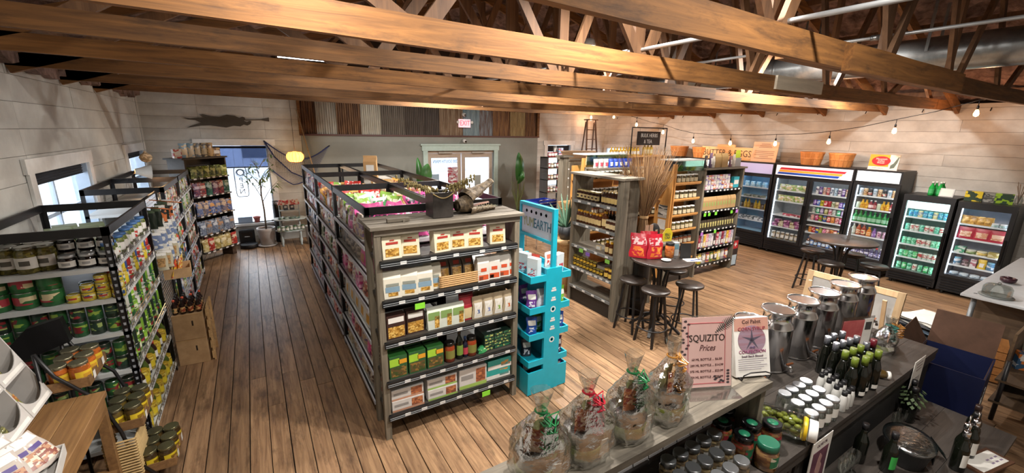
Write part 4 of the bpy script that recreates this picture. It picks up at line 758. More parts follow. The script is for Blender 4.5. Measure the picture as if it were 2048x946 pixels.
# black tiered stand with wooden trays of honey mustard
t = thing('tiered_stand', 'black iron tiered stand with wooden trays beside the wooden table', 'stand', (-1.0, 3.7, 0))
for y in (-.2, .2):
    for pts in ([(-.28, y, 1.22), (-.22, y, 1.05), (-.05, y, .82), (.02, y, .55), (.06, y, .28), (.22, y, .02)], [(-.3, y, 0), (-.29, y, .6), (-.28, y, 1.22)]): MB().tube(pts, .011, BLK, 6).add('iron_arm', t)
b = MB().prism([(-.16, 1.02), (.13, 1.12), (.11, 1.3), (-.06, 1.26), (-.17, 1.14)], -.44, -.38, BLK, 'y'); b.add('header_sign', t, (-.36, .62, .0))
TRAYS = ((-.17, .94), (.04, .55), (.17, .16)); WT = wood('tray_wood', '#6b4d31', '#8f6d46', None, 'y', 5, .6)
for k, (x, z) in enumerate(TRAYS):
    for nm, A in (('tray_base', (x-.12, -.19, z-.01, x+.1, .19, z)), ('tray_side', (x+.09, -.19, z, x+.1, .19, z+.055)), ('tray_side', (x-.12, -.19, z, x-.11, .19, z+.055)), ('tray_end', (x-.11, -.19, z, x+.09, -.18, z+.055)), ('tray_end', (x-.11, .18, z, x+.09, .19, z+.055))): bx(nm, t, *A, WT)
    for y in (-.1, .1): MB().cbox((0, 0, 0), (.002, .04, .05), PAPER).add('price_tag', t, (x+.104, y, z+.03))
mj = [jar(prn('#a85a24', '#8a4a1c', rough=.12), col('#8f8a72', .25, .8), col('#d0b02c'), .053, .15, True, 'honey_mustard_jar', spot=col('#b98a2a')), jar(prn('#4a3a1c', '#5a4a20', rough=.12), col('#77745c', .25, .8), col('#d2b92a'), .053, .145, True, 'honey_mustard_jar', spot=col('#8a6a1a')), jar(prn('#3a2c18', '#4a3a1c', rough=.12), col('#7d7a5c', .25, .8), col('#cdb726'), .055, .14, True, 'honey_mustard_jar', spot=col('#7a5a1a'))]
for k, (x, z) in enumerate(TRAYS):
    for i in range(3):
        for j in range(2): put(mj[k], (-1.0+x-.053+j*.1, 3.7-.125+i*.122, z+.001), PI*.3, '%s yellow label jar from the front in %s tray, %s row' % (nth(i), ('upper', 'middle', 'lowest')[k], ('inner', 'aisle side')[j]), 'yellow label jars in wooden trays')
t = thing('wicker_basket', 'pale wicker basket under the middle wooden tray', 'basket', (-.98, 3.6, .2)); b = MB()
for i in range(14): b.tube([(-.1+.0, -.13+j*.26/12+(.004 if (i+j) % 2 else -.004), i*.022) for j in range(13)], .008, col('#b89d6c', .7), 5); b.tube([(.07, -.13+j*.26/12, i*.022) for j in range(13)], .008, col('#b89d6c', .7), 5); b.tube([(-.1+j*.17/8, -.13, i*.022) for j in range(9)], .008, col('#b89d6c', .7), 5)
b.add('woven_strand', t)['kind'] = 'stuff'
# clip lamp and seed pod ornament at the left racks
t = thing('clip_lamp', 'white clip lamp with warm bulb on the left rack rail', 'lamp', (-1.28, 7.6, 1.98), (0, 0, .3)); RY = Matrix.Rotation(PI/2*1.05, 4, 'Y')
MB().lathe([(.03, -.1), (.04, -.09), (.05, -.05), (.1, .07)], col('#cfcfca', .4), 18, T=RY, cap=False).add('shade', t); MB().ball((0, 0, 0), .045, emit('#ffa040', 14), 8).add('bulb', t, (.035, 0, 0)); MB().tube([(-.1, 0, 0), (-.14, 0, -.05), (-.1, 0, -.1)], .008, BLK).add('clip_arm', t)
L = bpy.data.lights.new('clip_light', 'POINT'); L.energy = 6; L.color = (1, .6, .3); L.shadow_soft_size = .04; o = bpy.data.objects.new('clip_light', L); COL.objects.link(o); o.parent = t; o.location = (.12, 0, 0)
t = thing('hanging_ornament', 'woven onion-shaped ornament hanging by the left window', 'ornament', (-1.4, 8.6, 2.12)); MB().lathe([(.003, .1), (.02, .07), (.07, .03), (.085, -.01), (.06, -.06), (.003, -.085)], prn('#b8a488', '#7a6a52', sc=50, rough=.8), 16).add('pod', t); MB().tube([(0, 0, .09), (0, 0, 1.2)], .002, BLK, 4).add('cord', t)
# ---------------------------------------------------------------- slanted pet-treat shelf by the back window
ang = math.atan2(.7, .6); CH = Frame(-1.05, 9.6, ang); CL = .92
t = thing('treat_shelf', 'slanted black shelf of treat bags by the back left window', 'shelf', CH.o, ang); DB = wood('dark_shelf', '#1f1b18', '#332d28', None, 'x', 4)
for x in (0, CL-.03): bx('side_panel', t, x, 0, .2 if x else .1, x+.03, .36, 2.0, DB)
bx('back_panel', t, .03, .34, .1, CL-.03, .36, 2.0, DB); bx('top_board', t, -.05, -.02, 2.0, CL+.03, .38, 2.03, DB); bx('foot', t, CL-.1, .05, 0, CL, .3, .2, wood('brown_foot', '#3a2a20', '#54402f')); bx('foot', t, 0, .05, 0, .1, .3, .2, DB)
CZ = [.25, .58, .95, 1.32, 1.66]
for z in CZ: bx('shelf_board', t, .03, -.1+(z-.25)*.03, z-.025, CL-.03, .34, z, DB); tags(t, .05, CL-.05, 6, -.1+(z-.25)*.03, z-.012, w=.06)
pets = [[('#c9b878', '#a8925a', '#d8cda8', 'cream'), ('#b8342c', '#d8c0a8', '#8a2a24', 'red'), ('#b9a45c', '#d9cfa8', '#8a7a44', 'tan'), ('#cdbd84', '#e0d6b4', '#a8925a', 'straw')], [('#7d8aa0', '#c0c8d2', '#5a667c', 'grey blue'), ('#8a8f9a', '#b08a6a', '#5f6a7a', 'slate')], [('#5a6a98', '#b9a08a', '#8a94b4', 'blue'), ('#8a7a7c', '#c9b29a', '#5a5f80', 'mauve'), ('#4a5a90', '#d09a5a', '#9aa4c0', 'deep blue')], [('#5a3a5c', '#b5a8b8', '#8a4a5a', 'plum'), ('#9a3a40', '#d0b8b0', '#5a2a34', 'maroon'), ('#2f6a5c', '#a0b8b0', '#1f4a40', 'teal')], [('#5a6a30', '#a8b070', '#2f3a1c', 'olive'), ('#3a4424', '#8a9458', '#6f7a3a', 'dark green'), ('#7a8a2c', '#c0c880', '#4a5420', 'lime')]]
SN5 = ['bottom', 'second', 'third', 'fourth', 'top']
for s, z in enumerate(CZ):
    P = [(pouch(prn(a, b, c), [(.12, .12, .88, .5, prn(c, a, sc=40)), (.15, .6, .85, .8, col(b))], .14, .24 if s < 4 else .2, .07, True, 'treat_bag'), d+' treat bag') for a, b, c, d in pets[s]]
    row(CH, P, .05, CL-.05, 6, -.04, z+.002, 'treat bag', 'on %s shelf of slanted treat shelf' % SN5[s], 'treat bags'); row(CH, P, .08, CL-.05, 5, .1, z+.002, 'treat bag', 'in rear row, %s shelf of treat shelf' % SN5[s], 'treat bags')
for i, (c, d) in enumerate(((('#cfc9c0', '#b03a34'), 'white tub'), (('#7fa0b8', '#c9b89a'), 'blue pouch'), (('#6a8aa0', '#b5a890'), 'slate pouch'), (('#5f6468', '#a89a80'), 'grey pouch'), (('#4a4440', '#9a8a6a'), 'brown pouch'), (('#5a4434', '#a88a5a'), 'coffee brown pouch'), (('#6a5038', '#b89a6a'), 'tan carton'))):
    P = pouch(prn(*c), [(.15, .2, .85, .6, col(c[1]))], .13, .26, .08, True, 'treat_bag') if 'pouch' in d else carton(prn(*c), [(.1, .3, .9, .7, PAPER)], .12, .16, .09, True, 'treat_carton'); put(P, CH.w(.0+i*.14, .12, 2.032), 0, '%s on top of the slanted treat shelf' % d, 'packs on the treat shelf', (0, 0, ang-.4))
# ---------------------------------------------------------------- window corner
t = thing('open_sign', 'dark neon OPEN sign hanging in the back window, seen from behind', 'neon sign', (-.25, 11.0, 1.42)); NT = col('#3c3f46', .4)
m = MB(); P = []
for i in range(41):
    a = 2*PI*i/40; sx, sz = math.cos(a), math.sin(a); f = lambda v: math.copysign(abs(v)**.25, v); P.append((.115*f(sx), 0, .32*f(sz)))
MB().tube(P, .009, NT, 6, cap=False).add('border_tube', t)
letter(t, 'O', .21, NT, (0, 0, .2), (PI/2, 0, PI), ext=.008)
for i, c in enumerate('PEN'): letter(t, c, .15, NT, (0, 0, .04-.125*i), (PI/2, 0, PI), ext=.008)
MB().lathe([(.078, 0), (.086, 0)], NT, 20, T=RX, cap=False).add('ring', t, (0, 0, .2))
for x in (-.08, .08): MB().tube([(x, 0, .31), (x, 0, .8)], .0015, NT, 4).add('chain', t)
t = thing('robot_vacuum', 'black robot vacuum docked at its tall base on the floor', 'vacuum', (-.28, 10.82, 0)); bx('dock_tower', t, -.15, .06, 0, .15, .2, .36, BLK, .02); bx('dock_panel', t, -.1, .055, .16, .1, .062, .3, BLKG); bx('dock_stripe', t, -.05, .0535, .2, .05, .056, .22, col('#b9bcc0')); MB().lathe([(.17, .015), (.175, .03), (.175, .085), (.165, .095)], BLK, 28).lathe([(.06, .0955), (.062, .0955)], CHROME, 20, cap=False).add('robot', t, (.02, -.14, 0))
def sapling(label, x, y):
    t = thing('potted_tree', label, 'plant', (x, y, 0)); MB().lathe([(.17, 0), (.18, .02), (.2, .03), (.19, .035), (.15, .04)], col('#b3aeaa', .6), 24).add('saucer', t); MB().lathe([(.14, .035), (.165, .3), (.185, .36), (.19, .42), (.17, .42), (.16, .38)], col('#b5afab', .6), 24).add('pot', t); MB().lathe([(.001, .39), (.165, .385)], col('#4a3a2c', .9), 16).add('soil', t)
    MB().tube([(0, 0, .38), (.01, .01, .8), (-.01, 0, 1.2), (.01, .02, 1.5)], [.02, .017, .014, .01], col('#6f6152', .8), 8).add('trunk', t); lv = [MB() for _ in range(9)]
    for b in range(9):
        a = b*2.4; z0 = 1.0+.09*b; tip = Vector((.34*math.cos(a)*(1-.03*b), .3*math.sin(a), z0+.45-.02*b)); m = MB().tube([(0, 0, z0), tuple(Vector((0, 0, z0)).lerp(tip, .5)+Vector((0, 0, .05))), tip], [.008, .006, .003], col('#6f6152', .8), 5); m.add('branch', t)
        for j in range(17):
            p = Vector((0, 0, z0)).lerp(tip, .45+.55*rnd.random())+Vector((rnd.uniform(-.05, .05),)*3); an = rnd.uniform(0, 6.28); d = Vector((math.cos(an)*.14, math.sin(an)*.12, rnd.uniform(-.14, .0))); s = d.cross(Vector((0, 0, 1))).normalized()*.02
            lv[b].poly([p, p+d*.5+s, p+d, p+d*.5-s], col('#5c7a4c', .5) if j % 3 else col('#7b935f', .5))
    for m in lv: m.add('leaf_spray', t)['kind'] = 'stuff'
sapling('slender potted tree in a white pot before the back window', .1, 10.68)
t = thing('tiered_table', 'white two-tier scalloped side table with tins near the net', 'table', (.58, 10.55, 0)); CW = col('#aeb8b8', .5)
for z, r in ((.36, .3), (.62, .34)):
    pl = [((r+.015*math.cos(10*a))*math.cos(a), (r+.015*math.cos(10*a))*.72*math.sin(a)) for a in [2*PI*i/60 for i in range(60)]]; MB().prism(pl, z-.02, z, CW, 'z').add('shelf_top', t)
for a in (.6, 2.5, 3.8, 5.6): x, y = .24*math.cos(a), .17*math.sin(a); MB().lathe([(.03, 0), (.02, .04), (.035, .12), (.02, .2), (.03, .34)], CW, 10).lathe([(.012, .36), (.02, .48), (.012, .6)], CW, 10).add('leg', t, (x, y, 0))
for i in range(7): put(jar(prn('#5f7a52', '#9ab08a', '#c9c4b0'), (col('#4a6a50', .4), WHT)[i % 2], PAPER, .036, .11, True, 'balm_jar'), (.34+.08*i, 10.42-.03*math.sin(i), .361), 0, '%s jar from the left on lower tier of white table' % nth(i), 'jars on the white table')
for i in range(4): put(can(col('#52665a', .4), prn('#4f6a60', '#a8b8b0'), .055, .045, True, 'flat_tin'), (.4+.11*i, 10.45, .621), 0, '%s flat green tin from the left on upper tier of white table' % nth(i), 'flat tins')
t = thing('wire_rack', 'small white wire rack with red edged tray on the white table', 'rack', (.6, 10.68, .621)); m = MB()
for x in (-.2, .2):
    for y in (-.06, .08): m.tube([(x, y, 0), (x, y, .34)], .006, CW, 5)
m.add('frame', t)['kind'] = 'stuff'; bx('tray', t, -.21, -.08, .15, .21, .09, .16, CW); bx('upper_tray', t, -.22, -.09, .29, .22, .1, .34, prn('#c9c2b8', '#a83a3a', sc=40))
for i in range(6): put(carton(prn('#c8bfb4', '#a8383c'), [], .055, .05, .09, False, 'soap_bar'), (.43+.068*i, 10.68, .962), 0, '%s soap bar from the left on the wire rack' % nth(i), 'soap bars')
for i in range(2): put(papersack(col('#3f4248', .5), [(.2, .3, .8, .6, PAPER)], .09, .16, .05, True, 'tea_bag_sack'), (.53+.13*i, 10.7, .782), .1, '%s small dark sack on the wire rack' % ('left', 'right')[i], 'dark sacks')
t = thing('umbrella_bin', 'tall narrow black bin behind the potted tree', 'bin', (.36, 10.95, 0)); MB().lathe([(.07, 0), (.08, .02), (.085, .95), (.07, .95), (.065, .1)], BLK, 18).add('bin_body', t); MB().lathe([(.086, .9), (.09, .93), (.086, .96)], CHROME, 18, cap=False).add('rim', t)
t = thing('waste_bin', 'small white waste bin right of the white table', 'bin', (.98, 10.45, 0)); MB().lathe([(.09, 0), (.11, .4), (.115, .42), (.1, .42), (.08, .05)], col('#b8bcc0', .5), 18).add('bin_body', t); MB().lathe([(.117, .41), (.12, .425), (.115, .43)], CW, 18, cap=False).add('rim', t)
t = thing('flower_pot', 'small terracotta pot on the back window sill', 'pot', (-.05, 11.2, .462)); MB().lathe([(.05, 0), (.065, .1), (.075, .1), (.078, .13), (.06, .13), (.055, .02)], col('#a5564c', .7), 16).add('pot', t); MB().lathe([(.001, .1), (.062, .1)], col('#4a3a2c', .9), 12).add('soil', t)
bx('sill_box', None, -.42, 11.17, .462, -.14, 11.25, .6, col('#8fa0b4', .6), label='pale blue box standing on the back window sill', cat='box')
# paper lantern and fishing net
t = thing('pendant_lamp', 'ribbed amber paper lantern glowing in the back left corner', 'lamp', (.8, 10.2, 2.0)); AMB = emit('#f0a84a', 3.0)
MB().lathe([(.05, .11), (.12, .1), (.165, .045), (.172, 0), (.165, -.045), (.12, -.1), (.05, -.11)], AMB, 24, cap=False).add('shade', t)
m = MB()
for i in range(16): a = 2*PI*i/16; m.tube([(r*math.cos(a), r*math.sin(a), z) for r, z in ((.05, .112), (.122, .102), (.168, .045), (.175, 0), (.168, -.045), (.122, -.102), (.05, -.112))], .003, col('#9c6a30', .6), 4)
m.add('ribs', t)['kind'] = 'stuff'; MB().lathe([(.07, -.12), (.075, -.115), (.07, -.11)], col('#9c6a30', .6), 20, cap=False).add('bottom_ring', t); MB().tube([(0, 0, .11), (0, 0, 2.0)], .004, BLK, 5).add('cord', t)
L = bpy.data.lights.new('lantern_light', 'POINT'); L.energy = 7; L.color = (1, .62, .3); L.shadow_soft_size = .15; o = bpy.data.objects.new('lantern_light', L); COL.objects.link(o); o.parent = t; o.location = (0, -.0, -.25)
t = thing('fishing_net', 'blue fishing net draped across the back left corner', 'net', (0, 0, 0)); NB = col('#2a3566', .8)
A, B, C_, D_ = Vector((.28, 11.08, 2.3)), Vector((1.6, 10.93, 2.2)), Vector((1.12, 10.95, 1.35)), Vector((.4, 11.08, 1.5))
def netp(u, v): top = A.lerp(B, u)-Vector((0, .06*math.sin(PI*u), .35*math.sin(PI*u))); bot = D_.lerp(C_, u)-Vector((0, .1*math.sin(PI*u), .1*math.sin(PI*u))); return top.lerp(bot, v*(1-.35*abs(u-.5)))
m = MB()
for i in range(31): m.tube([netp(i/30, j/10) for j in range(11)], .0022, NB, 3)
for j in range(17): m.tube([netp(i/20, j/16) for i in range(21)], .0022, NB, 3)
m.add('mesh', t)['kind'] = 'stuff'; MB().tube([netp(i/20, 0) for i in range(21)], .014, NB, 6).add('head_rope', t); MB().tube([netp(i/20, 1) for i in range(21)], .012, NB, 6).add('foot_rope', t); MB().tube([A, (.45, 11.05, 1.95), (.75, 11.0, 1.6), (1.1, 10.95, 1.42)], .014, NB, 6).add('bunched_edge', t)
for p in (A, B, C_): MB().lathe([(.012, 0), (.018, .03), (.012, .06)], BLK, 8, T=RX).add('hook', t, p)
t = thing('bamboo_pole', 'thin bamboo pole leaning in the back left corner', 'pole', (1.2, 10.9, 0)); MB().tube([(.3, -.1, 0), (-.22, .02, 3.0)], .012, col('#a58a66', .6), 8).add('pole', t)
for z in (.7, 1.4, 2.1, 2.6): MB().lathe([(.014, -.008), (.016, 0), (.014, .008)], col('#8a6f4c', .6), 8).add('node_ring', t, (.3-.52*z/3, -.1+.12*z/3, z))
# flying trumpeter silhouette on the wall
t = thing('angel_silhouette', 'dark flat metal angel blowing a trumpet on the back wall', 'wall art', (-.33, 11.13, 2.7)); AM = col('#4a453e', .6)
body = [(-.78, .07), (-.66, .055), (-.52, .075), (-.4, .06), (-.5, .13), (-.44, .145), (-.3, .11), (-.16, .10), (-.02, .145), (.12, .13), (.2, .09), (.26, .115), (.3, .1), (.31, .06), (.28, .03), (.33, .0), (.38, .03), (.42, .02), (.39, -.04), (.33, -.07), (.27, -.05), (.2, -.09), (.08, -.08), (-.06, -.12), (-.2, -.1), (-.34, -.08), (-.5, -.09), (-.6, -.11), (-.74, -.14), (-.68, -.1), (-.58, -.06), (-.48, -.03), (-.58, .02), (-.7, .03)]
MB().prism(body, 0, .012, AM).add('figure', t); MB().prism([(.3, .055), (.6, .075), (.76, .115), (.76, .025), (.6, .05), (.3, .04)], 0, .012, AM).add('trumpet', t)
# camera, exit sign and speakers on the door wall
for i, (x, z, y) in enumerate(((5.13, 2.33, 10.98), (5.13, 3.04, 11.0))):
    t = thing('security_camera', ('white dome camera above the shop door', 'white bullet camera above the exit sign')[i], 'camera', (x, y, z)); MB().lathe([(.04, 0), (.045, .02), (.03, .03)], WHT, 16, T=RX).add('bracket', t); MB().ball((0, -.06, -.01), .05, WHT, 8).add('housing', t); MB().lathe([(.028, 0), (.026, .02)], BLKG, 14, T=RX).add('lens', t, (.01, -.1, -.02))
t = thing('exit_sign', 'lit red EXIT sign with twin lamps on the corrugated wall', 'exit sign', (5.14, 10.95, 2.8)); bx('sign_case', t, -.17, -.03, -.11, .17, .03, .11, emit('#e8c0c8', .55)); letter(t, 'EXIT', .19, emit('#ff1a2c', 2.5), (0, -.032, 0), sx=.78)
for s in (-1, 1): MB().lathe([(.02, 0), (.035, .02), (.038, .05)], WHT, 14, T=RX).add('emergency_lamp', t, (s*.21, .0, .03))
# ---------------------------------------------------------------- weathered honey shelf
HN = Frame(4.12, 4.95, -PI/2); HL = 1.0; t = thing('honey_shelf', 'weathered grey wooden shelf of honey and syrup bottles', 'shelf', HN.o, HN.rz); HZ = [.27, .58, .93, 1.28, 1.63]
for x in (0, HL-.06): bx('side_panel', t, x, .0, 0, x+.06, .36, 2.0, BARNV)
bx('end_post', t, HL, -.02, 0, HL+.05, .1, 2.0, BARNV)
for i in range(3): bx('top_board', t, -.03, -.04+i*.14, 2.0, HL+.06, .097+i*.14, 2.03, BARN)
bx('kick_board', t, .06, .02, .0, HL-.06, .04, .24, wood('dark_kick', '#15130f', '#25211c'))
for z in HZ: bx('shelf_board', t, .06, 0, z-.03, HL-.06, .36, z, BARN); bx('price_channel', t, .05, -.012, z-.045, HL-.05, 0, z-.005, col('#6f7475', .4)); tags(t, .08, HL-.08, 8 if z == .58 else 4, -.012, z-.022, w=.06)
for x, z, c in ((.3, .82, '#7ab84a'), (.45, .8, '#7a5ab0'), (.86, .8, '#7ab84a')): MB().cbox((0, 0, 0), (.09, .003, .055), col(c)).add('sale_tag', t, (x, -.018, z+.05))
AMBJ = col('#2a130a', .1); YC = col('#d09a1c', .4)
dj = jar(AMBJ, col('#a89868', .35, .5), col('#c0ad7a'), .05, .15, True, 'syrup_jar', spot=col('#3a2a1c')); sy = bottle(AMBJ, col('#c9b078', .4), col('#c2a868'), .034, .2, .28, .42, True, 'syrup_bottle'); hb = bottle(col('#4a2408', .1), YC, col('#cbb27c'), .036, .19, .22, .5, True, 'honey_bottle', caph=.16); hj2 = jar(col('#3a1a08', .1), col('#b5b0a0', .3, .6), col('#c9b58a'), .04, .15, True, 'honey_jar'); yj = jar(col('#2a1c0c', .12), col('#8f7f3c', .3, .5), col('#c9a52e'), .034, .085, True, 'mustard_jar', spot=col('#8a6a1a')); bb = bottle(col('#1d0d06', .1), col('#7a2f1c'), None, .034, .24, .3, .42, True, 'dark_bottle')
G_ = 'bottles on the honey shelf'
row(HN, dj, .08, .56, 6, .06, HZ[4]+.001, 'dark syrup jar', 'on top shelf of honey shelf', G_); row(HN, sy, .6, .92, 5, .05, HZ[4]+.001, 'syrup bottle', 'on top shelf of honey shelf', G_); row(HN, hj2, .58, .9, 4, .2, HZ[4]+.001, 'reddish jar', 'at the back of top honey shelf', G_)
row(HN, hb, .08, .62, 8, .06, HZ[3]+.001, 'yellow capped honey bottle', 'on second honey shelf', G_); put(bottle(col('#4a2408', .1), YC, col('#cbb27c'), .05, .25, .2, .5, True, 'honey_bottle'), HN.w(.68, .07, HZ[3]+.001), HN.rz, 'large honey bottle on second honey shelf'); row(HN, hj2, .73, .93, 3, .05, HZ[3]+.001, 'honey jar', 'on second honey shelf', G_); row(HN, bb, .5, .92, 7, .2, HZ[3]+.001, 'dark syrup bottle', 'at the back of second honey shelf', G_)
row(HN, hb, .72, .9, 2, .06, HZ[2]+.001, 'yellow capped honey bottle', 'on third honey shelf', G_); bx('leaflet', None, *[a for a in ()]) if False else None
for i in range(9):
    for s in range(2 if i < 7 else 1): put(yj, HN.w(.1+i*.075, .05, HZ[1]+.001+s*.086), HN.rz, '%s small yellow label jar from the left, %s layer, lowest honey shelf' % (nth(i), ('lower', 'upper')[s]), G_)
row(HN, jar(col('#3a1f0c', .1), col('#c9a23a', .4), col('#c9a94c'), .045, .14, True, 'honey_jar'), .76, .93, 2, .05, HZ[1]+.001, 'wide honey jar', 'on lowest honey shelf', G_)
put(carton(col('#c9b48c', .6), [(.1, .1, .9, .9, PAPER)], .1, .06, .02, True, 'recipe_card'), HN.w(.55, .1, HZ[2]+.001), HN.rz, 'grey recipe card on third honey shelf')
# ---------------------------------------------------------------- bulk jar units with curved wooden ends
CM = glass('green_acrylic', (.55, .8, .72), .2)
def bulk(label, x0, x1, y, zs, aw, where, top, jars):
    t = thing('bulk_unit', label, 'shelf', (x0, y, 0)); w = x1-x0
    pl = [(-.03, .1), (aw, .1), (aw, 1.15)]+[(aw-(aw+.0)*math.sin(i/8*PI/2)**1.6, 1.15+(top-1.15)*i/8) for i in range(1, 9)]+[(-.03, top)]
    MB().prism(pl, -.045, -.02, MAPLE, 'x').add('end_panel', t); MB().prism([(a-.03, b) for a, b in pl], -.02, .0, MAPLE, 'x').add('end_panel', t)
    bx('back_panel', t, 0, .3, .1, w, .32, top-.15, MAPLE); bx('sign_panel', t, .05, -.02, top-.12, w, .0, top+.05, CM); bx('canopy', t, 0, -.02, top+.05, w, .3, top+.07, col('#c9cdca', .5)); bx('plinth', t, 0, .02, 0, w, .32, .1, DB)
    for z in zs: bx('jar_shelf', t, 0, .0, z-.02, w, .3, z, MAPLE); bx('retaining_strip', t, 0, -.012, z+.0, w, -.002, z+.03, MAPLE)
    n = int(w/.115)
    for k, z in enumerate(zs): row(Frame(x0, y, 0), jars[k % len(jars)], .03, w-.02, n, .07, z+.001, 'white-lidded bulk jar', 'on %s lowest shelf of %s' % (nth(k), where), 'bulk herb jars')
    return t
bj = [jar(prn('#3a3424', '#5a4a2c', '#2a2a1c', sc=70, rough=.1), WHT, col('#cfc4a4'), .048, .155, True, 'bulk_jar'), jar(prn('#4a4a2c', '#6a5a34', '#3a2c1c', sc=70, rough=.1), WHT, col('#cfc4a4'), .048, .155, True, 'bulk_jar'), jar(prn('#5a3a2c', '#7a4a34', sc=70, rough=.1), col('#2a2a28'), col('#b9b4a0'), .048, .155, True, 'bulk_jar')]
bulk('curved maple bulk jar shelf between honey shelf and tea shelf', 6.0, 6.76, 4.6, [.4, .68, .95, 1.22, 1.5, 1.78], .28, 'bulk shelf beside tea', 2.12, [bj[2], bj[2], bj[1], bj[0], bj[0], bj[0]])
tb = bulk('curved maple bulk jar shelf behind the honey shelf', 4.88, 5.92, 5.6, [.5, .82, 1.15, 1.48, 1.78], .3, 'bulk shelf behind honey', 2.18, [bj[1], bj[0], bj[2], bj[0], bj[0]])
bx('poster', None, 5.945, 4.62, 1.2, 5.954, 4.8, 1.42, prn('#b5b0a6', '#4a4a48', '#d8d4cc', sc=20), label='small printed poster on the curved end panel of bulk shelf', cat='poster'); bx('poster', None, 5.945, 4.63, 1.0, 5.954, 4.79, 1.17, PAPER, label='white sheet under the poster on curved end panel', cat='poster')
for i in range(8): put(pouch(col(('#2a4aa8', '#c8c4c0')[i < 3], .35), [(.2, .2, .8, .6, PAPER if i > 2 else col('#b8485a'))], .11, .15, .06, True, 'cookie_bag'), (4.93+.115*i, 5.35, 2.03), 0, '%s %s bag from the left above the honey shelf' % (nth(i), ('blue', 'white')[i < 3]), 'bags above the honey shelf')
bx('bag_shelf', None, 4.86, 5.2, 2.0, 5.9, 5.55, 2.03, BARN, label='grey plank shelf carrying the blue and white bags', cat='shelf'); bx('shelf_bracket', None, 4.86, 5.5, 0, 4.9, 5.55, 2.0, BARNV, label='grey post holding the plank shelf of bags', cat='post')
# rear counter with oil bottles and the bulk herbs sign
t = thing('rear_shelf', 'tall wooden back shelf carrying yellow oil bottles', 'shelf', (5.98, 6.08, 0)); W_ = 1.6
for x in (0, W_-.04): bx('side_panel', t, x, 0, 0, x+.04, .36, 2.14, MAPLE)
for z in (.4, .85, 1.3, 1.75, 2.14): bx('shelf_board', t, 0, 0, z, W_, .36, z+.03, MAPLE)
bx('back_panel', t, .04, .34, 0, W_-.04, .36, 2.14, MAPLE)
FQ = Frame(5.98, 6.08, 0); yb = bottle(col('#c9a23a', .12), col('#b8902c'), PAPER, .034, .17, .3, .4, True, 'oil_bottle'); yb2 = bottle(col('#c9a94a', .12), BLK, col('#d2c8a0'), .04, .24, .32, .35, True, 'oil_bottle')
row(FQ, yb, .02, .85, 10, .06, 2.171, 'small yellow oil bottle', 'on top of rear shelf', 'oil bottles on the rear shelf'); row(FQ, yb2, .95, 1.25, 3, .06, 2.171, 'tall yellow oil bottle', 'on top of rear shelf', 'oil bottles on the rear shelf')
for k, z in enumerate((.43, .88, 1.33, 1.78)): row(FQ, bj, .06, W_-.06, 10, .08, z+.001, 'bulk jar', 'on %s lowest tier of rear shelf' % nth(k), 'jars on the rear shelf')
t = thing('hanging_sign', 'black pipe frame with chalkboard BULK HERBS and TEA sign', 'sign', (6.45, 6.02, 0)); BS = 1.02
MB().tube([(0, 0, 2.17), (0, 0, 2.72), (BS, 0, 2.72), (BS, 0, 2.17)], .014, BLK, 8).add('pipe_frame', t); bx('chalkboard', t, .16, -.012, 2.38, .82, .012, 2.65, col('#15171a', .6)); letter(t, 'BULK HERBS', .105, WHT, (.49, -.014, 2.57), sx=.85); letter(t, '& TEA', .105, WHT, (.46, -.014, 2.45), sx=.85)
for x in (.22, .76): MB().tube([(x, 0, 2.65), (x, 0, 2.72)], .003, BLK, 4).add('hook', t)
for x, b in ((.0, 6.45), (BS, 0)): MB().lathe([(.04, 2.171), (.04, 2.18)], BLK, 12).add('flange', t, (x, 0, 0))
# ---------------------------------------------------------------- tea shelf
TE = Frame(6.8, 4.57, 0); TW = 1.23; t = thing('tea_shelf', 'grey wooden shelf of teas and bath goods facing the tables', 'shelf', TE.o); TZ = [.22, .55, .9, 1.26, 1.64]
bx('side_panel', t, 0, 0, 0, .05, .36, 2.0, BARNV); bx('side_panel', t, TW-.05, 0, 0, TW, .36, 2.0, BARNV); bx('top_board', t, -.03, -.03, 2.0, TW+.03, .38, 2.03, BARN); bx('back_panel', t, .05, .34, .2, TW-.05, .36, 2.0, col('#171512', .7))
for z in TZ: bx('shelf_board', t, .05, 0, z-.025, TW-.05, .34, z, col('#1c1a18', .6)); bx('price_channel', t, .04, -.014, z-.04, TW-.04, -.001, z-.004, BLK); tags(t, .06, TW-.06, 9, -.014, z-.022, w=.05)
for x, z, c in ((.12, 1.19, '#7ad03a'), (.25, 1.19, '#7ad03a'), (.45, 1.19, '#7ad03a'), (.95, 1.18, '#7ad03a'), (1.12, 1.18, '#b070c8'), (.5, .84, '#7ad03a'), (.1, .83, '#b070c8')): MB().cbox((0, 0, 0), (.07, .003, .06), col(c)).add('sale_tag', t, (x, -.022, z))
soap = [(carton(prn(a, b), [(.1, .3, .9, .7, PAPER)], .075, .085, .06, True, 'bath_carton'), d) for a, b, d in (('#b87a9a', '#d8c8d0', 'mauve bath carton'), ('#c9c5c0', '#9aa4b0', 'white bath carton'), ('#7a5aa0', '#c9c0d8', 'violet bath carton'), ('#c97a4a', '#e0c8b0', 'orange bath carton'))]
for s in range(3): row(TE, soap[s:]+soap[:s], .07, .82, 9, .05+.0*s, TZ[4]+.001+s*.086, 'carton', 'in %s layer on top tea shelf' % ('lower', 'middle', 'upper')[s], 'bath cartons')
put(carton(col('#2fa0b0', .4), [(.1, .3, .9, .7, PAPER)], .17, .2, .06, True, 'tea_carton'), TE.w(1.05, .06, TZ[4]+.001), 0, 'turquoise carton on top tea shelf'); row(TE, soap[3:], .84, .95, 1, .05, TZ[4]+.001, 'carton', 'beside the turquoise carton', 'bath cartons')
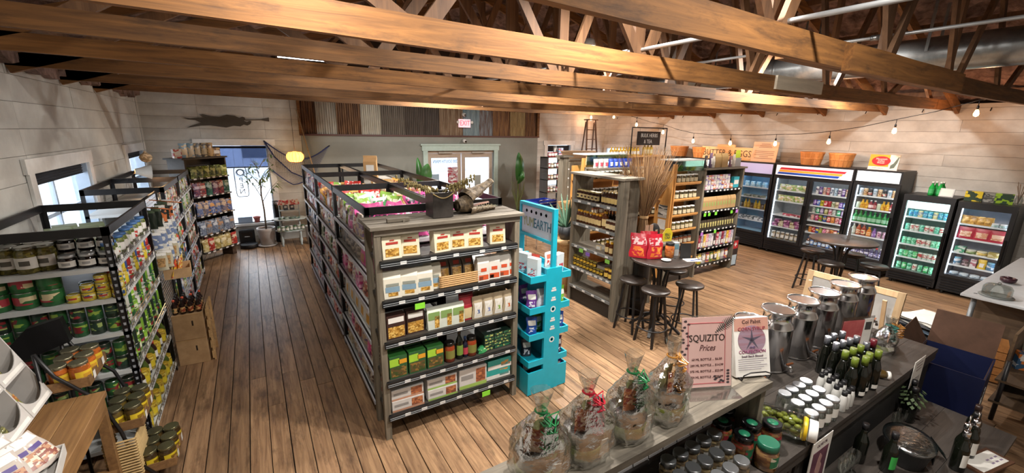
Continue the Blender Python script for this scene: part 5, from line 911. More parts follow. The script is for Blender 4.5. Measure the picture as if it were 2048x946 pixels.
tsack = papersack(col('#a8895c', .7), [(.25, .3, .75, .6, col('#8fa05a'))], .085, .24, .06, True, 'tea_sack'); row(TE, tsack, .07, 1.1, 12, .05, TZ[3]+.001, 'brown tea sack', 'on second tea shelf', 'brown tea sacks')
cpch = pouch(col('#3a3226', .4), [(.2, .2, .8, .7, col('#b9b070'))], .075, .17, .04, True, 'coffee_pouch'); row(TE, cpch, .07, 1.15, 14, .05, TZ[2]+.001, 'dark coffee pouch', 'on third tea shelf', 'dark coffee pouches')
bks = [(carton(prn(a, b), [(.1, .1, .9, .4, PAPER)], .07, .25, .1, True, 'tea_carton'), d) for a, b, d in (('#7a2a3c', '#a84a5a', 'maroon tea carton'), ('#b9b0b8', '#8a8090', 'grey tea carton'), ('#d0a02e', '#e0c878', 'yellow tea carton'), ('#c87a8a', '#e0b8c0', 'pink tea carton'), ('#a8a4b8', '#d0ccd8', 'lilac tea carton'), ('#b8b4c0', '#e0dce4', 'pale tea carton'), ('#2f2a2c', '#5a4a4c', 'black tea carton'), ('#a83044', '#d8a0a8', 'red tea carton'), ('#8a8e94', '#c0c4c8', 'silver tea carton'))]
row(TE, bks, .06, 1.17, 14, .06, TZ[1]+.001, 'carton', 'on fourth tea shelf', 'tea cartons'); mx_ = [(pouch(prn(a, b), [(.15, .3, .85, .7, PAPER)], .11, .2, .05, True, 'herb_pouch'), d) for a, b, d in (('#4a4a44', '#c9a04a', 'black herb pouch'), ('#c0b03a', '#e0d890', 'yellow herb pouch'), ('#c8c4c0', '#a09c98', 'white herb pouch'), ('#7a3a6a', '#c98a5a', 'purple herb pouch'), ('#5a7a3a', '#b0a050', 'green herb pouch'))]
row(TE, mx_, .06, 1.15, 9, .06, TZ[0]+.001, 'pouch', 'on bottom tea shelf', 'herb pouches')
FS = Frame(6.8, 4.9, -PI/2)
for i, c in enumerate(('#22262c', '#2c2224', '#232323', '#2f4a34', '#3a5a78', '#24221f', '#a8602e', '#5a2a4a')): put(hangbag(col('#1d1b1b', .3), [(.15, .15, .85, .55, col(c))], .14, .17, .03, col('#2a2a2a'), 'jerky_packet', True), (6.79, 4.76, 1.72-.2*i), -PI/2, '%s black packet from the top hung on tea shelf side' % nth(i), 'packets on the side panel')
top_ = [('papersack', '#a08458', .13, .24), ('papersack', '#9c8054', .13, .26), ('papersack', '#a58a5e', .12, .23)]
for i in range(4): put(papersack(col('#a08458', .7), [], .12, .25, .08, True, 'coffee_sack'), TE.w(.42+.1*i, .1+.02*(i % 2), 2.031), 0, '%s kraft coffee sack from the left on tea shelf top' % nth(i), 'kraft sacks')
for i, (c, x, h, d) in enumerate((('#2f3034', .1, .22, 'black'), ('#5a4a68', .24, .26, 'purple'), ('#c9c5bc', .32, .2, 'white'), ('#6a4a5a', .85, .2, 'plum'), ('#b9b4a8', .95, .23, 'cream'))): put(pouch(col(c, .35), [(.2, .25, .8, .65, PAPER)], .1, h, .05, True, 'tea_pouch'), TE.w(x, .08, 2.031), .1, '%s pouch standing on the tea shelf top' % d, 'pouches on the tea shelf top')
t = thing('info_rack', 'small leaflet holder with lime green cards on tea shelf top', 'leaflet holder', TE.w(1.1, .12, 2.031)); bx('holder', t, -.09, -.04, 0, .09, .04, .16, col('#8f989c', .4)); bx('card', t, -.1, -.02, .16, .08, -.015, .24, col('#a8c024')); bx('card', t, -.02, .01, .2, .12, .015, .3, col('#b4cc2a'))
put(carton(col('#2a2426', .5), [(.1, .62, .9, .9, col('#b02a2e')), (.1, .05, .9, .4, col('#a8bcc8'))], .22, .6, .2, True, 'display_box'), (8.18, 4.72, 0), 0, 'dark display box with red white-cross badge beside tea shelf'); MB().box(-.012, -.001, -.04, .012, .001, .04, WHT).add('badge_bar', bpy.data.objects['display_box'], (.0, -.103, .46)); MB().box(-.04, -.001, -.012, .04, .001, .012, WHT).add('badge_bar', bpy.data.objects['display_box'], (.0, -.1035, .46))
# ---------------------------------------------------------------- broom corn bundle on its pedestal
t = thing('oak_pedestal', 'dark barrel-like pedestal behind the round table', 'pedestal', (4.66, 4.0, 0)); MB().lathe([(.13, 0), (.145, .4), (.15, .7), (.135, 1.14), (.15, 1.15), (.15, 1.18), (.001, 1.18)], wood('black_stained_wood', '#15120f', '#2a241e', None, 'z', 4), 24).add('barrel', t)
for z in (.25, .6, .95): MB().lathe([(.15, z-.02), (.154, z), (.15, z+.02)], BLK, 24, cap=False).add('hoop', t)
t = thing('dried_bundle', 'tall bundle of dried broom corn tied with twine on the pedestal', 'dried plant', (4.66, 4.0, 1.18)); m = MB(); ST = [col('#8a6a48', .8), col('#a3825a', .8), col('#6f5238', .8)]
for i in range(420):
    a = rnd.uniform(0, 6.28); r0 = .075*math.sqrt(rnd.random()); k = rnd.random()**.6; R1 = .5*k*rnd.uniform(.6, 1); H = rnd.uniform(.85, 1.28); c, s_ = math.cos(a), math.sin(a)
    m.tube([(r0*c*1.4, r0*s_*1.4, 0), (r0*c*.6, r0*s_*.6, .28), (r0*c+R1*c*.35, r0*s_+R1*s_*.35, .28+(H-.28)*.5), (R1*c, R1*s_, H)], [.003, .003, .0035, .0015], ST[i % 3], 3)
m.add('stalk', t)['kind'] = 'stuff'; MB().lathe([(.062, .26), (.066, .28), (.062, .3)], col('#b08f62', .8), 16, cap=False).add('twine', t)
for i, (x, y) in enumerate(((-.04, -.11), (.05, -.11))): MB().cbox((0, 0, 0), (.075, .004, .12), col('#a8846a', .7)).add('hang_tag', t, (x, y, .12))
t = thing('metal_wreath', 'black round cast-iron face plaque behind the chip bags', 'plaque', (4.95, 4.05, 1.03)); MB().lathe([(.14, -.012), (.15, 0), (.14, .012), (.001, .012)], BLK, 24, T=RX).add('plaque', t, (0, 0, .15)); m = MB(); bx('stand', t, -.1, -.05, 0, .1, .06, .012, BLK)
for nm, A in (('cut_out', (-.07, -.016, .17, -.02, -.013, .2)), ('cut_out', (.03, -.016, .17, .08, -.013, .2)), ('cut_out', (-.03, -.016, .08, .05, -.013, .1))): bx(nm, t, *A, col('#a08a72', .6))
t = thing('shelf_plank', 'low weathered plank shelf holding the plaque and yellow tag', 'shelf', (4.98, 4.1, 0)); bx('plank', t, -.02, -.2, 1.0, .4, .12, 1.03, BARN); bx('post', t, .3, -.05, 0, .36, .05, 1.0, BARNV); bx('post', t, .1, .04, 0, .16, .1, 1.0, BARNV)
t = thing('yellow_tag', 'yellow bee-hive shaped price tag left of bulk jars', 'tag', (5.22, 4.0, 1.031), -.2); MB().prism([(-.08, 0), (.08, 0), (.09, .12), (.04, .2), (-.04, .2), (-.09, .12)], -.006, .006, col('#c9b62a', .5)).add('tag_board', t); bx('printed_panel', t, -.05, -.008, .04, .05, -.006, .13, prn('#b8a428', '#6a6a2a', sc=60))
# ---------------------------------------------------------------- round bistro tables and stools
DKW = wood('dark_bistro_wood', '#1f1a17', '#352c27', None, 'x', 3, .35); DM = col('#121113', .45)
def stool(x, y, label, a=0):
    t = thing('bar_stool', label, 'stool', (x, y, 0), a, 'round black bar stools'); MB().lathe([(.165, .69), (.175, .7), (.175, .715), (.165, .725), (.001, .725)], DKW, 28).add('seat', t)
    for i in range(4): q = i*PI/2+PI/4; MB().bar((.1*math.cos(q), .1*math.sin(q), .69), (.2*math.cos(q), .2*math.sin(q), 0), .03, .022, DM).add('leg', t)
    MB().tube([(.178*math.cos(2*PI*i/28), .178*math.sin(2*PI*i/28), .22) for i in range(29)], .009, DM, 6, cap=False).add('foot_ring', t); MB().tube([(.115*math.cos(2*PI*i/24), .115*math.sin(2*PI*i/24), .675) for i in range(25)], .012, DM, 6, cap=False).add('seat_ring', t)
def bistro(x, y, label, r):
    t = thing('bistro_table', label, 'table', (x, y, 0)); MB().lathe([(r-.01, .985), (r, .99), (r, 1.015), (r-.008, 1.02), (.001, 1.02)], DKW, 40).add('table_top', t)
    for i in range(4): q = i*PI/2+.5; c, s = math.cos(q), math.sin(q); MB().tube([(.06*c, .06*s, .2), (.06*c, .06*s, .7), (.09*c, .09*s, .86), (.22*c, .22*s, .985)], .02, DM, 8).add('pedestal_rod', t); MB().bar((.05*c, .05*s, .24), (.33*c, .33*s, .01), .04, .03, DM).add('foot', t)
    MB().tube([(.2*math.cos(2*PI*i/28), .2*math.sin(2*PI*i/28), .16) for i in range(29)], .01, DM, 6, cap=False).add('brace_ring', t)
bistro(4.46, 3.47, 'dark round bistro table with chip bags near the honey shelf', .4); stool(4.12, 3.24, 'round black stool nearest the viewer at the chip bag table'); stool(4.68, 3.16, 'round black stool right of the chip bag table', .4); stool(4.17, 3.66, 'round black stool between chip bag table and honey shelf', .2); stool(5.02, 3.66, 'round black stool behind the chip bag table', .6)
bistro(7.92, 2.76, 'dark round bistro table in front of the fridges', .45); stool(8.05, 3.2, 'round stool left of the fridge-side table'); stool(7.48, 2.7, 'round stool nearest the viewer at the fridge-side table', .5); stool(7.92, 2.3, 'round stool right of the fridge-side table', .3); stool(8.4, 2.75, 'round stool between fridge-side table and the fridges', .2)
t = thing('tabletop_sign', 'small folded menu card on the fridge-side table', 'sign', (8.0, 2.75, 1.021), .6); bx('card', t, -.07, -.03, 0, .07, -.026, .19, col('#4f4a46', .5)); bx('easel_leg', t, -.06, -.02, 0, -.05, .06, .006, CHROME); bx('easel_leg', t, .05, -.02, 0, .06, .06, .006, CHROME)
for i, (x, y, a) in enumerate(((4.2, 3.64, .95), (4.36, 3.5, .3), (4.42, 3.66, .6))): put(pouch(col('#b02030', .3), [(.1, .55, .9, .85, prn('#b8283a', '#d8b8b8', sc=20)), (.15, .08, .85, .48, prn('#d06a2a', '#b02030', '#e08a3a', sc=22))], .23, .32, .1, True, 'chip_bag', wob=.01), (x, y, 1.021), -a, '%s red chip bag from the left on the bistro table' % nth(i), 'red chip bags', (-.12, 0, -a))
put(jar(prn('#b5683a', '#c9803c', '#8a4a24', sc=40, rough=.1), BLK, None, .06, .2, True, 'snack_jar', lh=.035), (4.58, 3.45, 1.021), 0, 'glass jar of orange snacks with black lid on bistro table'); put(carton(col('#c9ced0', .5), [(.1, .5, .9, .9, col('#7aa8b8'))], .08, .18, .06, True, 'tissue_carton'), (4.72, 3.47, 1.021), -.4, 'white and blue carton on the bistro table')
t = thing('tasting_dish', 'small white dish with a spoon on the bistro table', 'dish', (4.4, 3.35, 1.021)); MB().lathe([(.03, 0), (.06, .015), (.062, .02), (.05, .016), (.001, .006)], WHT, 18).add('dish', t); MB().tube([(.04, 0, .02), (.16, -.02, .015)], .005, CHROME, 5).add('spoon', t)
t = thing('chalk_easel', 'small tilted chalkboard on the right of bistro table', 'chalkboard', (4.72, 3.3, 1.021), -.5); MB().box(-.07, -.005, 0, .07, .005, .2, col('#1c1b1a', .7), Matrix.Rotation(-.2, 4, 'X')).add('board', t); bx('foot', t, -.05, 0, 0, .05, .07, .01, BLK)
t = thing('paper_pad', 'white paper pad with blue pen on the bistro table edge', 'paper', (4.72, 3.2, 1.021), -.4); bx('sheets', t, -.1, -.06, 0, .1, .06, .008, PAPER); MB().tube([(-.04, -.03, .013), (.1, -.01, .013)], .005, col('#2a4aa0', .3), 6).add('pen', t)
# ---------------------------------------------------------------- back right corner
t = thing('pantry_shelf', 'dark wooden pantry shelf with red tins by the grey wall', 'shelf', (6.75, 9.2, 0)); PW_ = .62
for x in (0, PW_-.04): bx('side_panel', t, x, 0, 0, x+.04, .34, 1.95, wood('pantry_wood', '#2c2620', '#4a4036', None, 'z', 4) if x == 0 else bpy.data.materials['pantry_wood'])
for z in (.2, .6, 1.0, 1.35, 1.66, 1.95): bx('shelf_board', t, 0, 0, z-.02, PW_, .34, z, BARN)
FP = Frame(6.75, 9.2, 0); rt = can(col('#8f2a34', .4), PAPER, .05, .13, True, 'red_tin'); row(FP, rt, .08, .38, 3, .1, 1.951, 'red tin', 'on top of pantry shelf', 'red tins'); put(carton(prn('#b9c0c8', '#5a7aa0', '#b0484a'), [], .16, .24, .1, True, 'cereal_carton'), FP.w(.5, .12, 1.951), 0, 'white and blue carton on top of pantry shelf'); put(can(col('#8a8a88', .4), PAPER, .05, .3, True, 'tall_tin'), FP.w(.42, .25, 1.951), 0, 'tall grey canister on top of pantry shelf')
for k, z in enumerate((.2, .6, 1.0, 1.35, 1.66)): row(FP, [(rt, 'red tin'), (jar(prn('#7a6a4a', '#a08a5a'), WHT, PAPER, .045, .14, True, 'pantry_jar'), 'pale jar'), (can(col('#4a4a4c', .4), PAPER, .045, .14, True, 'grey_tin'), 'grey tin')], .05, .58, 5, .08, z+.001, 'tin', 'on %s lowest tier of pantry shelf' % nth(k), 'pantry goods')
t = thing('magazine_rack', 'white wire rack of magazines right of the pantry shelf', 'rack', (7.5, 9.0, 0)); bx('post', t, 0, 0, 0, .03, .03, 1.75, WHT); bx('post', t, .34, 0, 0, .37, .03, 1.75, WHT)
for k in range(6): bx('tray', t, 0, -.06, .25+k*.26, .37, 0, .27+k*.26, BLK)
for k in range(6):
    for i in range(2): put(carton(prn(*(('#c9ccd0', '#5a7ab0'), ('#b8b4b0', '#8a3a4a'), ('#9aa0a8', '#d8d4cc'))[(k+i) % 3]), [], .15, .22, .012, False, 'magazine'), (7.6+.17*i, 8.96, .272+k*.26), 0, '%s magazine on %s lowest tier of the wire rack' % (('left', 'right')[i], nth(k)), 'magazines', (-.15, 0, 0))
t = thing('grey_post', 'tall weathered grey post left of the curved bulk shelf', 'post', (5.05, 6.35, 0)); bx('post', t, -.06, -.06, 0, .06, .06, 2.15, BARNV); bx('post_cap', t, -.1, -.1, 2.15, .14, .14, 2.18, BARN)
for i in range(7): MB().ball((0, 0, 0), .018, WHT, 6).add('knob', t, (.075, -.05, .9+.17*i))
t = thing('long_basket', 'long low wicker basket on a post by the back right window', 'basket', (6.2, 7.3, 2.05)); m = MB()
for i in range(8): m.tube([((.38+.012*i)*math.cos(2*PI*j/40), (.16+.008*i)*math.sin(2*PI*j/40)+.004*(1 if (i+j) % 2 else -1), .01+i*.02) for j in range(41)], .011, col('#96795a', .8), 5)
m.add('woven_strand', t)['kind'] = 'stuff'; MB().prism([(.37*math.cos(2*PI*j/40), .15*math.sin(2*PI*j/40)) for j in range(40)], 0, .01, col('#96795a', .8), 'z').add('basket_base', t)
t = thing('basket_stand', 'grey cabinet below the long wicker basket', 'cabinet', (6.2, 7.3, 0)); bx('cabinet_body', t, -.4, -.2, 0, .4, .2, 2.02, BARNV); bx('cabinet_top', t, -.43, -.23, 2.02, .43, .23, 2.049, BARN); bx('door', t, -.36, -.215, .1, -.01, -.2, 1.95, BARNV); bx('door', t, .01, -.215, .1, .36, -.2, 1.95, BARNV)
t = thing('step_ladder', 'old wooden step ladder standing in the back right corner', 'ladder', (9.5, 10.65, 0)); LW = wood('ladder_wood', '#4a3a30', '#6b5444', None, 'z', 4)
for s in (-1, 1): MB().bar((s*.33, -.3, 0), (s*.17, 0, 3.0), .05, .03, LW).add('rail', t); MB().bar((s*.33, .3, 0), (s*.17, .05, 2.95), .04, .025, LW).add('rear_leg', t)
for k in range(9): z = .3+k*.3; w_ = .33-.16*z/3; y = -.3+.3*z/3; bx('step', t, -w_, y-.05, z-.012, w_, y+.05, z+.012, LW)
bx('ladder_top', t, -.21, -.1, 3.0, .21, .12, 3.03, LW)
# blue shopping baskets, crates, potted succulent
BB = col('#1c2f8a', .45)
for k in range(5):
    t = thing('shopping_basket', '%s blue shopping basket from the bottom of the nested stack' % nth(k), 'basket', (5.55, 7.75, .62+.07*k), .15, 'nested blue shopping baskets'); m = MB()
    for nm, A in (('basket_side', (-.3, -.2, 0, .3, -.19, .2)), ('basket_side', (-.3, .19, 0, .3, .2, .2)), ('basket_end', (-.3, -.19, 0, -.29, .19, .2)), ('basket_end', (.29, -.19, 0, .3, .19, .2)), ('basket_floor', (-.28, -.18, 0, .28, .18, .008))): bx(nm, t, *A, BB)
    MB().tube([(-.26, -.2, .2), (-.26, -.23, .235), (.26, -.23, .235), (.26, -.2, .2)], .008, CHROME, 6).add('handle', t)
t = thing('basket_trolley', 'chrome stand under the blue shopping baskets', 'stand', (5.55, 7.75, 0), .15); bx('deck', t, -.3, -.2, .59, .3, .2, .615, CHROME)
for x in (-.28, .28):
    for y in (-.18, .18): MB().tube([(x, y, 0), (x, y, .59)], .014, CHROME, 8).add('leg', t)
for k, (x, y, z, lb) in enumerate(((4.62, 5.55, 0, 'lowest'), (4.6, 5.52, .37, 'second'), (4.63, 5.55, .74, 'third'), (4.6, 5.5, 1.11, 'top'))):
    t = thing('wooden_crate', '%s pale wooden crate stacked beside the honey shelf' % lb, 'crate', (x, y, z), .1*(k % 2), 'stacked pale crates')
    for j in range(3):
        for yy in (-.16, .15): bx('slat', t, -.2, yy, .02+j*.115, .2, yy+.012, .115+j*.115, CRATE)
        for xx in (-.2, .188): bx('slat', t, xx, -.148, .02+j*.115, xx+.012, .15, .115+j*.115, CRATE)
    bx('crate_floor', t, -.19, -.15, 0, .19, .15, .015, CRATE)
t = thing('potted_agave', 'spiky green succulent in a dark pot in front of crates', 'plant', (4.32, 5.3, .88)); MB().lathe([(.09, 0), (.13, .1), (.14, .22), (.12, .22), (.1, .15)], col('#3a3d40', .5), 18).add('pot', t)
for i in range(16): a = i*2.4; b = MB(); L_ = .2+.05*(i % 3); leaf(b, (.02*math.cos(a), .02*math.sin(a), .2), (L_*math.cos(a), L_*math.sin(a), .3+.14*(i % 4)), .028, col('#4a6a55', .4) if i % 2 else col('#33523f', .4), .02, 5); b.add('leaf', t)
t = thing('crate_table', 'rough wooden stump table under the succulent', 'table', (4.32, 5.3, 0)); MB().lathe([(.16, 0), (.15, .4), (.14, .8), (.19, .82), (.19, .88), (.001, .88)], CRATE, 16).add('stump', t); MB().lathe([(.156, .38), (.16, .4), (.156, .42)], BLK, 16, cap=False).add('hoop', t)
# ---------------------------------------------------------------- glass-door fridges along the right wall
FRX = 9.93; LED = emit('#e4f2ff', 3.6); LEDC = emit('#c8f4f0', 4); INW = col('#b9c2c8', .5)
def fridge(label, y0, y1, h, zs, gz0, gz1, header, doors=1, led=LED, inner=INW, stripes=False):
    """y0 is the right-hand (nearer) edge; local x runs left to right"""
    F = Frame(FRX, y1, -PI/2); w = y1-y0; t = thing('glass_fridge', label, 'fridge', F.o, F.rz); d = .64
    for nm, A in (('side_wall', (0, .05, .06, .03, d, h)), ('side_wall', (w-.03, .05, .06, w, d, h)), ('top_panel', (.03, .05, gz1+.03, w-.03, d, h)), ('bottom_panel', (.03, .05, .06, w-.03, d, gz0-.03)), ('back_wall', (.03, d-.03, gz0-.03, w-.03, d, gz1+.03))): bx(nm, t, *A, BLK)
    bx('liner_back', t, .03, d-.05, gz0-.03, w-.03, d-.03, gz1+.03, inner); bx('liner_side', t, .03, .06, gz0-.03, .04, d-.05, gz1+.03, inner); bx('liner_side', t, w-.04, .06, gz0-.03, w-.03, d-.05, gz1+.03, inner); bx('liner_floor', t, .04, .06, gz0-.03, w-.04, d-.05, gz0-.015, inner); bx('liner_ceiling', t, .04, .06, gz1+.015, w-.04, d-.05, gz1+.03, inner)
    for x in (.05, w-.062): bx('led_strip', t, x, .075, gz0, x+.012, .09, gz1, led)
    bx('led_strip', t, .06, .075, gz1-.005, w-.06, .1, gz1+.01, led)
    for k in range(doors):
        a = w*k/doors; b = w*(k+1)/doors; e = .055
        if k: bx('mullion', t, a-.03, .05, gz0, a+.03, .1, gz1, BLK)
        D = bx('door', t, a+.004, -.0, gz0-.05, a+e, .048, gz1+.05, BLK)
        for nm, A in (('door_stile', (b-e, 0, gz0-.05, b-.004, .048, gz1+.05)), ('door_rail', (a+e, 0, gz1, b-e, .048, gz1+.05)), ('door_rail', (a+e, 0, gz0-.05, b-e, .048, gz0))): bx(nm, t, *A, BLK)
        bx('glass_pane', t, a+e, .02, gz0, b-e, .026, gz1, CLEAR); bx('door_handle', t, (b-e+.01) if k == doors-1 else b-e+.005, -.03, (gz0+gz1)/2-.25, (b-.02), -.0, (gz0+gz1)/2+.15, BLKG)
    if header:
        bx('header_frame', t, 0, .0, gz1+.055, w, .05, h, BLK); p = bx('header_light', t, .03, -.006, gz1+.08, w-.03, .0, h-.03, emit(header[0], header[1]))
        if stripes:
            for j, (c, z) in enumerate((('#b8202f', .168), ('#e0a030', .118), ('#1848b0', .068))): MB().prism([(.1-.02*j+.0, gz1+.08+z-.048), (w-.16-.05*j, gz1+.08+z-.048), (w-.13-.05*j, gz1+.08+z-.004), (.13-.02*j, gz1+.08+z-.004)], -.009, -.007, col(c)).add('header_stripe', t)
    else: bx('top_band', t, 0, 0, gz1+.05, w, .05, h, BLK)
    bx('base_cover', t, 0, .03, .06, w, .05, gz0-.05, BLK)
    n = max(3, int((gz0-.12)/.045))
    for j in range(n): MB().prism([(0, 0), (.022, .012), (.022, .022), (0, .012)], .03, w-.03, BLK, 'x').add('grille_slat', t, (0, .008, .08+j*(gz0-.14)/n))
    for x in (.05, w-.1):
        for y in (.08, d-.1): MB().lathe([(.02, 0), (.025, .06)], BLK, 10).add('foot', t, (x+.025, y, 0))
    for z in zs: bx('wire_shelf', t, .045, .1, z-.012, w-.045, d-.06, z-.002, WHT); bx('shelf_lip', t, .045, .09, z-.022, w-.045, .1, z+.006, col('#cdd6da', .4))
    return F, w
def bev(c, l, r=.033, h=.12, n='drink_can'): return can(col(c, .3), prn(*l, sc=45) if l else None, r, h, False, n, True)
def slim(c, l): return bev(c, l, .029, .155, 'slim_can')
def glassb(c, cap, l, r=.033, h=.21): return bottle(col(c, .12), col(cap), prn(*l, sc=40) if isinstance(l, tuple) else col(l), r, h, .32, .42, False, 'drink_bottle')
def fill(F, x0, x1, z, n, items, desc, where, rows=1): row(F, items, x0, x1, n, .15, z+.001, desc, where, 'goods in the fridges', rows=rows, dy=.09, jit=.003)
# striped double-door fridge
F, w = fridge('black double-door fridge with striped lit header', 3.5, 4.98, 2.02, [.62, .88, 1.2, 1.44], .34, 1.70, ('#d8d0d8', .5), 2, LED, stripes=True)
hw = w/2; veg = pouch(prn('#8aa05a', '#c9b48a', '#d8d4c8'), [], .13, .13, .08, False, 'produce_bag'); vj = jar(prn('#b5a88a', '#6a5a44'), WHT, PAPER, .04, .16, False, 'dairy_jar'); pk1 = carton(prn('#8a4a7a', '#c9a0b8', '#5a3048'), [], .11, .08, .1, False, 'cheese_pack'); meat = pouch(prn('#b04a5a', '#d8c8c8', '#7a2a34'), [], .15, .05, .1, False, 'meat_pack')
W_ = 'of striped fridge, left door'
fill(F, .08, hw-.08, .34, 6, [(vj, 'dairy jar')], '', 'on the floor '+W_); fill(F, .08, hw-.06, .62, 5, [(pk1, 'purple cheese pack'), (carton(prn('#c9c2a8', '#8a7a4a'), [], .1, .13, .09, False, 'tofu_pack'), 'cream pack')], '', 'on fourth shelf '+W_); fill(F, .08, hw-.06, .70, 3, [(pk1, 'stacked purple cheese pack')], '', 'on fourth shelf '+W_); fill(F, .25, hw-.08, .88, 3, [(meat, 'flat red meat pack')], '', 'on third shelf '+W_); fill(F, .1, hw-.08, 1.2, 5, [(veg, 'produce bag')], '', 'on second shelf '+W_); fill(F, .1, hw-.08, 1.44, 5, [(veg, 'produce bag')], '', 'on top shelf '+W_)
W_ = 'of striped fridge, right door'
cans1 = [(slim('#d8d4d0', ('#d8d4d0', '#5a3a6a')), 'white and purple can'), (slim('#5a3a7a', ('#5a3a7a', '#c9c0d0')), 'purple can'), (slim('#c8a890', ('#c8b8a8', '#a03a3a')), 'beige can'), (slim('#b04a4a', ('#d8c8c0', '#a8383c')), 'red can'), (slim('#c9ccd0', ('#c9ccd0', '#3a4a6a')), 'silver can'), (slim('#9ab0c0', ('#c0d0d8', '#4a6a8a')), 'pale blue can')]
cans2 = [(bev('#5a3a90', ('#6a4aa0', '#c0b0d8')), 'violet can'), (bev('#2a5ab0', ('#3a6ac0', '#d8e0f0')), 'blue can'), (bev('#b8b02a', ('#c8c03a', '#6a6a1a')), 'yellow can'), (bev('#b02a3a', ('#c03a48', '#e8d0d0')), 'red can'), (bev('#a02838', None), 'dark red can'), (bev('#a8b0a0', ('#b8c0a8', '#6a7a4a')), 'sage can'), (bev('#c8b89a', ('#d0c8b0', '#8a7a5a')), 'tan can')]
cans3 = [(bev('#b8bcb8', ('#c8ccc8', '#8a9a8a')), 'white can'), (bev('#2f9a6a', ('#3aa878', '#d8e8e0')), 'green can'), (bev('#8a7aa8', ('#a898c0', '#d8d0e0')), 'lilac can'), (bev('#8a8a4a', ('#a0a058', '#d8d8b8')), 'olive can'), (bev('#c09aa8', ('#d8b8c0', '#a04a5a')), 'pink can')]
cans4 = [(bev('#d0a09a', ('#d8b8b0', '#a8484a')), 'salmon can'), (bev('#b03a6a', ('#c04a78', '#e8c8d8')), 'magenta can'), (bev('#7aa03a', ('#90b84a', '#b03a4a')), 'lime can'), (bev('#2a4a98', ('#3a5aa8', '#d0c040')), 'navy can'), (bev('#a83a3c', ('#c04a4a', '#f0d8c8')), 'red can'), (bev('#d08a3a', ('#d89a4a', '#a04a2a')), 'orange can')]
fill(F, hw+.07, w-.07, 1.44, 9, cans1, 'can', 'on top shelf '+W_); fill(F, hw+.07, w-.07, 1.2, 9, cans2, 'can', 'on second shelf '+W_); bx('wire_shelf', bpy.data.objects['glass_fridge'], hw+.03, .1, 1.03, w-.045, .58, 1.04, WHT); bx('wire_shelf', bpy.data.objects['glass_fridge'], hw+.03, .1, .76, w-.045, .58, .77, WHT)
fill(F, hw+.07, w-.07, 1.04, 8, cans3, 'can', 'on third shelf '+W_); fill(F, hw+.07, w-.07, .885, 8, cans4, 'can', 'on fourth shelf '+W_); fill(F, hw+.07, w-.07, .62, 9, cans4[::-1], 'can', 'on fifth shelf '+W_); fill(F, hw+.07, w-.07, .34, 8, [(glassb('#6a4a3a', '#2a4a8a', ('#8ab0d0', '#d8e0e8'), .036, .17), 'small drink bottle'), (bev('#5a7ab0', ('#7a9ac8', '#e0e8f0')), 'blue can')], '', 'on the floor '+W_)
# single white header fridge
F, w = fridge('black single-door fridge with plain white lit header', 2.78, 3.49, 2.02, [.74, 1.0, 1.27, 1.52], .34, 1.72, ('#e0e6ea', .75)); W_ = 'of white header fridge'
fill(F, .07, w-.06, 1.52, 8, [(bev('#c8ccd0', ('#c8ccd0', '#8aa8b8'), .033, .14), 'pale can'), (bev('#c9a878', ('#d8c8a8', '#a06a3a'), .033, .14), 'tan can'), (glassb('#2a2420', '#8a8a8a', ('#a83a3a', '#d8d0c0'), .036, .14), 'dark jar bottle')], '', 'on top shelf '+W_)
fill(F, .07, w-.06, 1.27, 9, [(bev('#b8c8b0', None), 'pale green can'), (glassb('#c8a030', '#c89a28', ('#d8b848', '#b07020'), .034, .17), 'yellow bottle'), (glassb('#c89a2c', '#c09020', ('#d8b848', '#b07020'), .034, .17), 'gold bottle'), (glassb('#8a3a44', '#d8d8d8', ('#a85a5a', '#e0d0d0'), .034, .17), 'red bottle'), (glassb('#7a2f38', '#d8d8d8', ('#b06a6a', '#e0d0d0'), .034, .17), 'crimson bottle')], '', 'on second shelf '+W_)
gbt = bottle(col('#1f7a3c', .1), col('#2a8a48'), col('#8ab89a'), .04, .22, .38, .38, False, 'green_bottle'); fill(F, .06, w-.05, 1.0, 8, [(gbt, 'green water bottle')], '', 'on third shelf '+W_)
fill(F, .07, w-.06, .74, 7, [(glassb('#a8b0a0', '#c0c0c0', '#c8d0c8', .036, .22), 'clear bottle'), (glassb('#a04a2a', '#d8d8d8', ('#b85a3a', '#d8c8a8'), .04, .23), 'amber tea bottle'), (glassb('#8a3a2a', '#c8c8c8', ('#b04a3a', '#e0d0a8'), .04, .23), 'red tea bottle'), (glassb('#c87a2a', '#d8b040', ('#d88a3a', '#e8c8a0'), .04, .18), 'orange bottle'), (glassb('#7a5a9a', '#8a6ab0', ('#8a6ab0', '#d8d0e0'), .036, .17), 'purple bottle'), (bev('#c0a8b8', ('#d0b8c8', '#8a4a6a'), .034, .13), 'pink can'), (bev('#a88a9a', ('#c0a8b8', '#6a3a5a'), .034, .13), 'mauve can')], '', 'on fourth shelf '+W_)
fill(F, .07, w-.06, .34, 8, [(glassb('#3a3a5a', '#c03a3a', ('#5a5a8a', '#d0d0e0'), .036, .2), 'dark blue bottle'), (glassb('#4a4a6a', '#d8d8d8', ('#6a6aa0', '#d8d8e8'), .036, .2), 'indigo bottle')], '', 'on the floor '+W_)
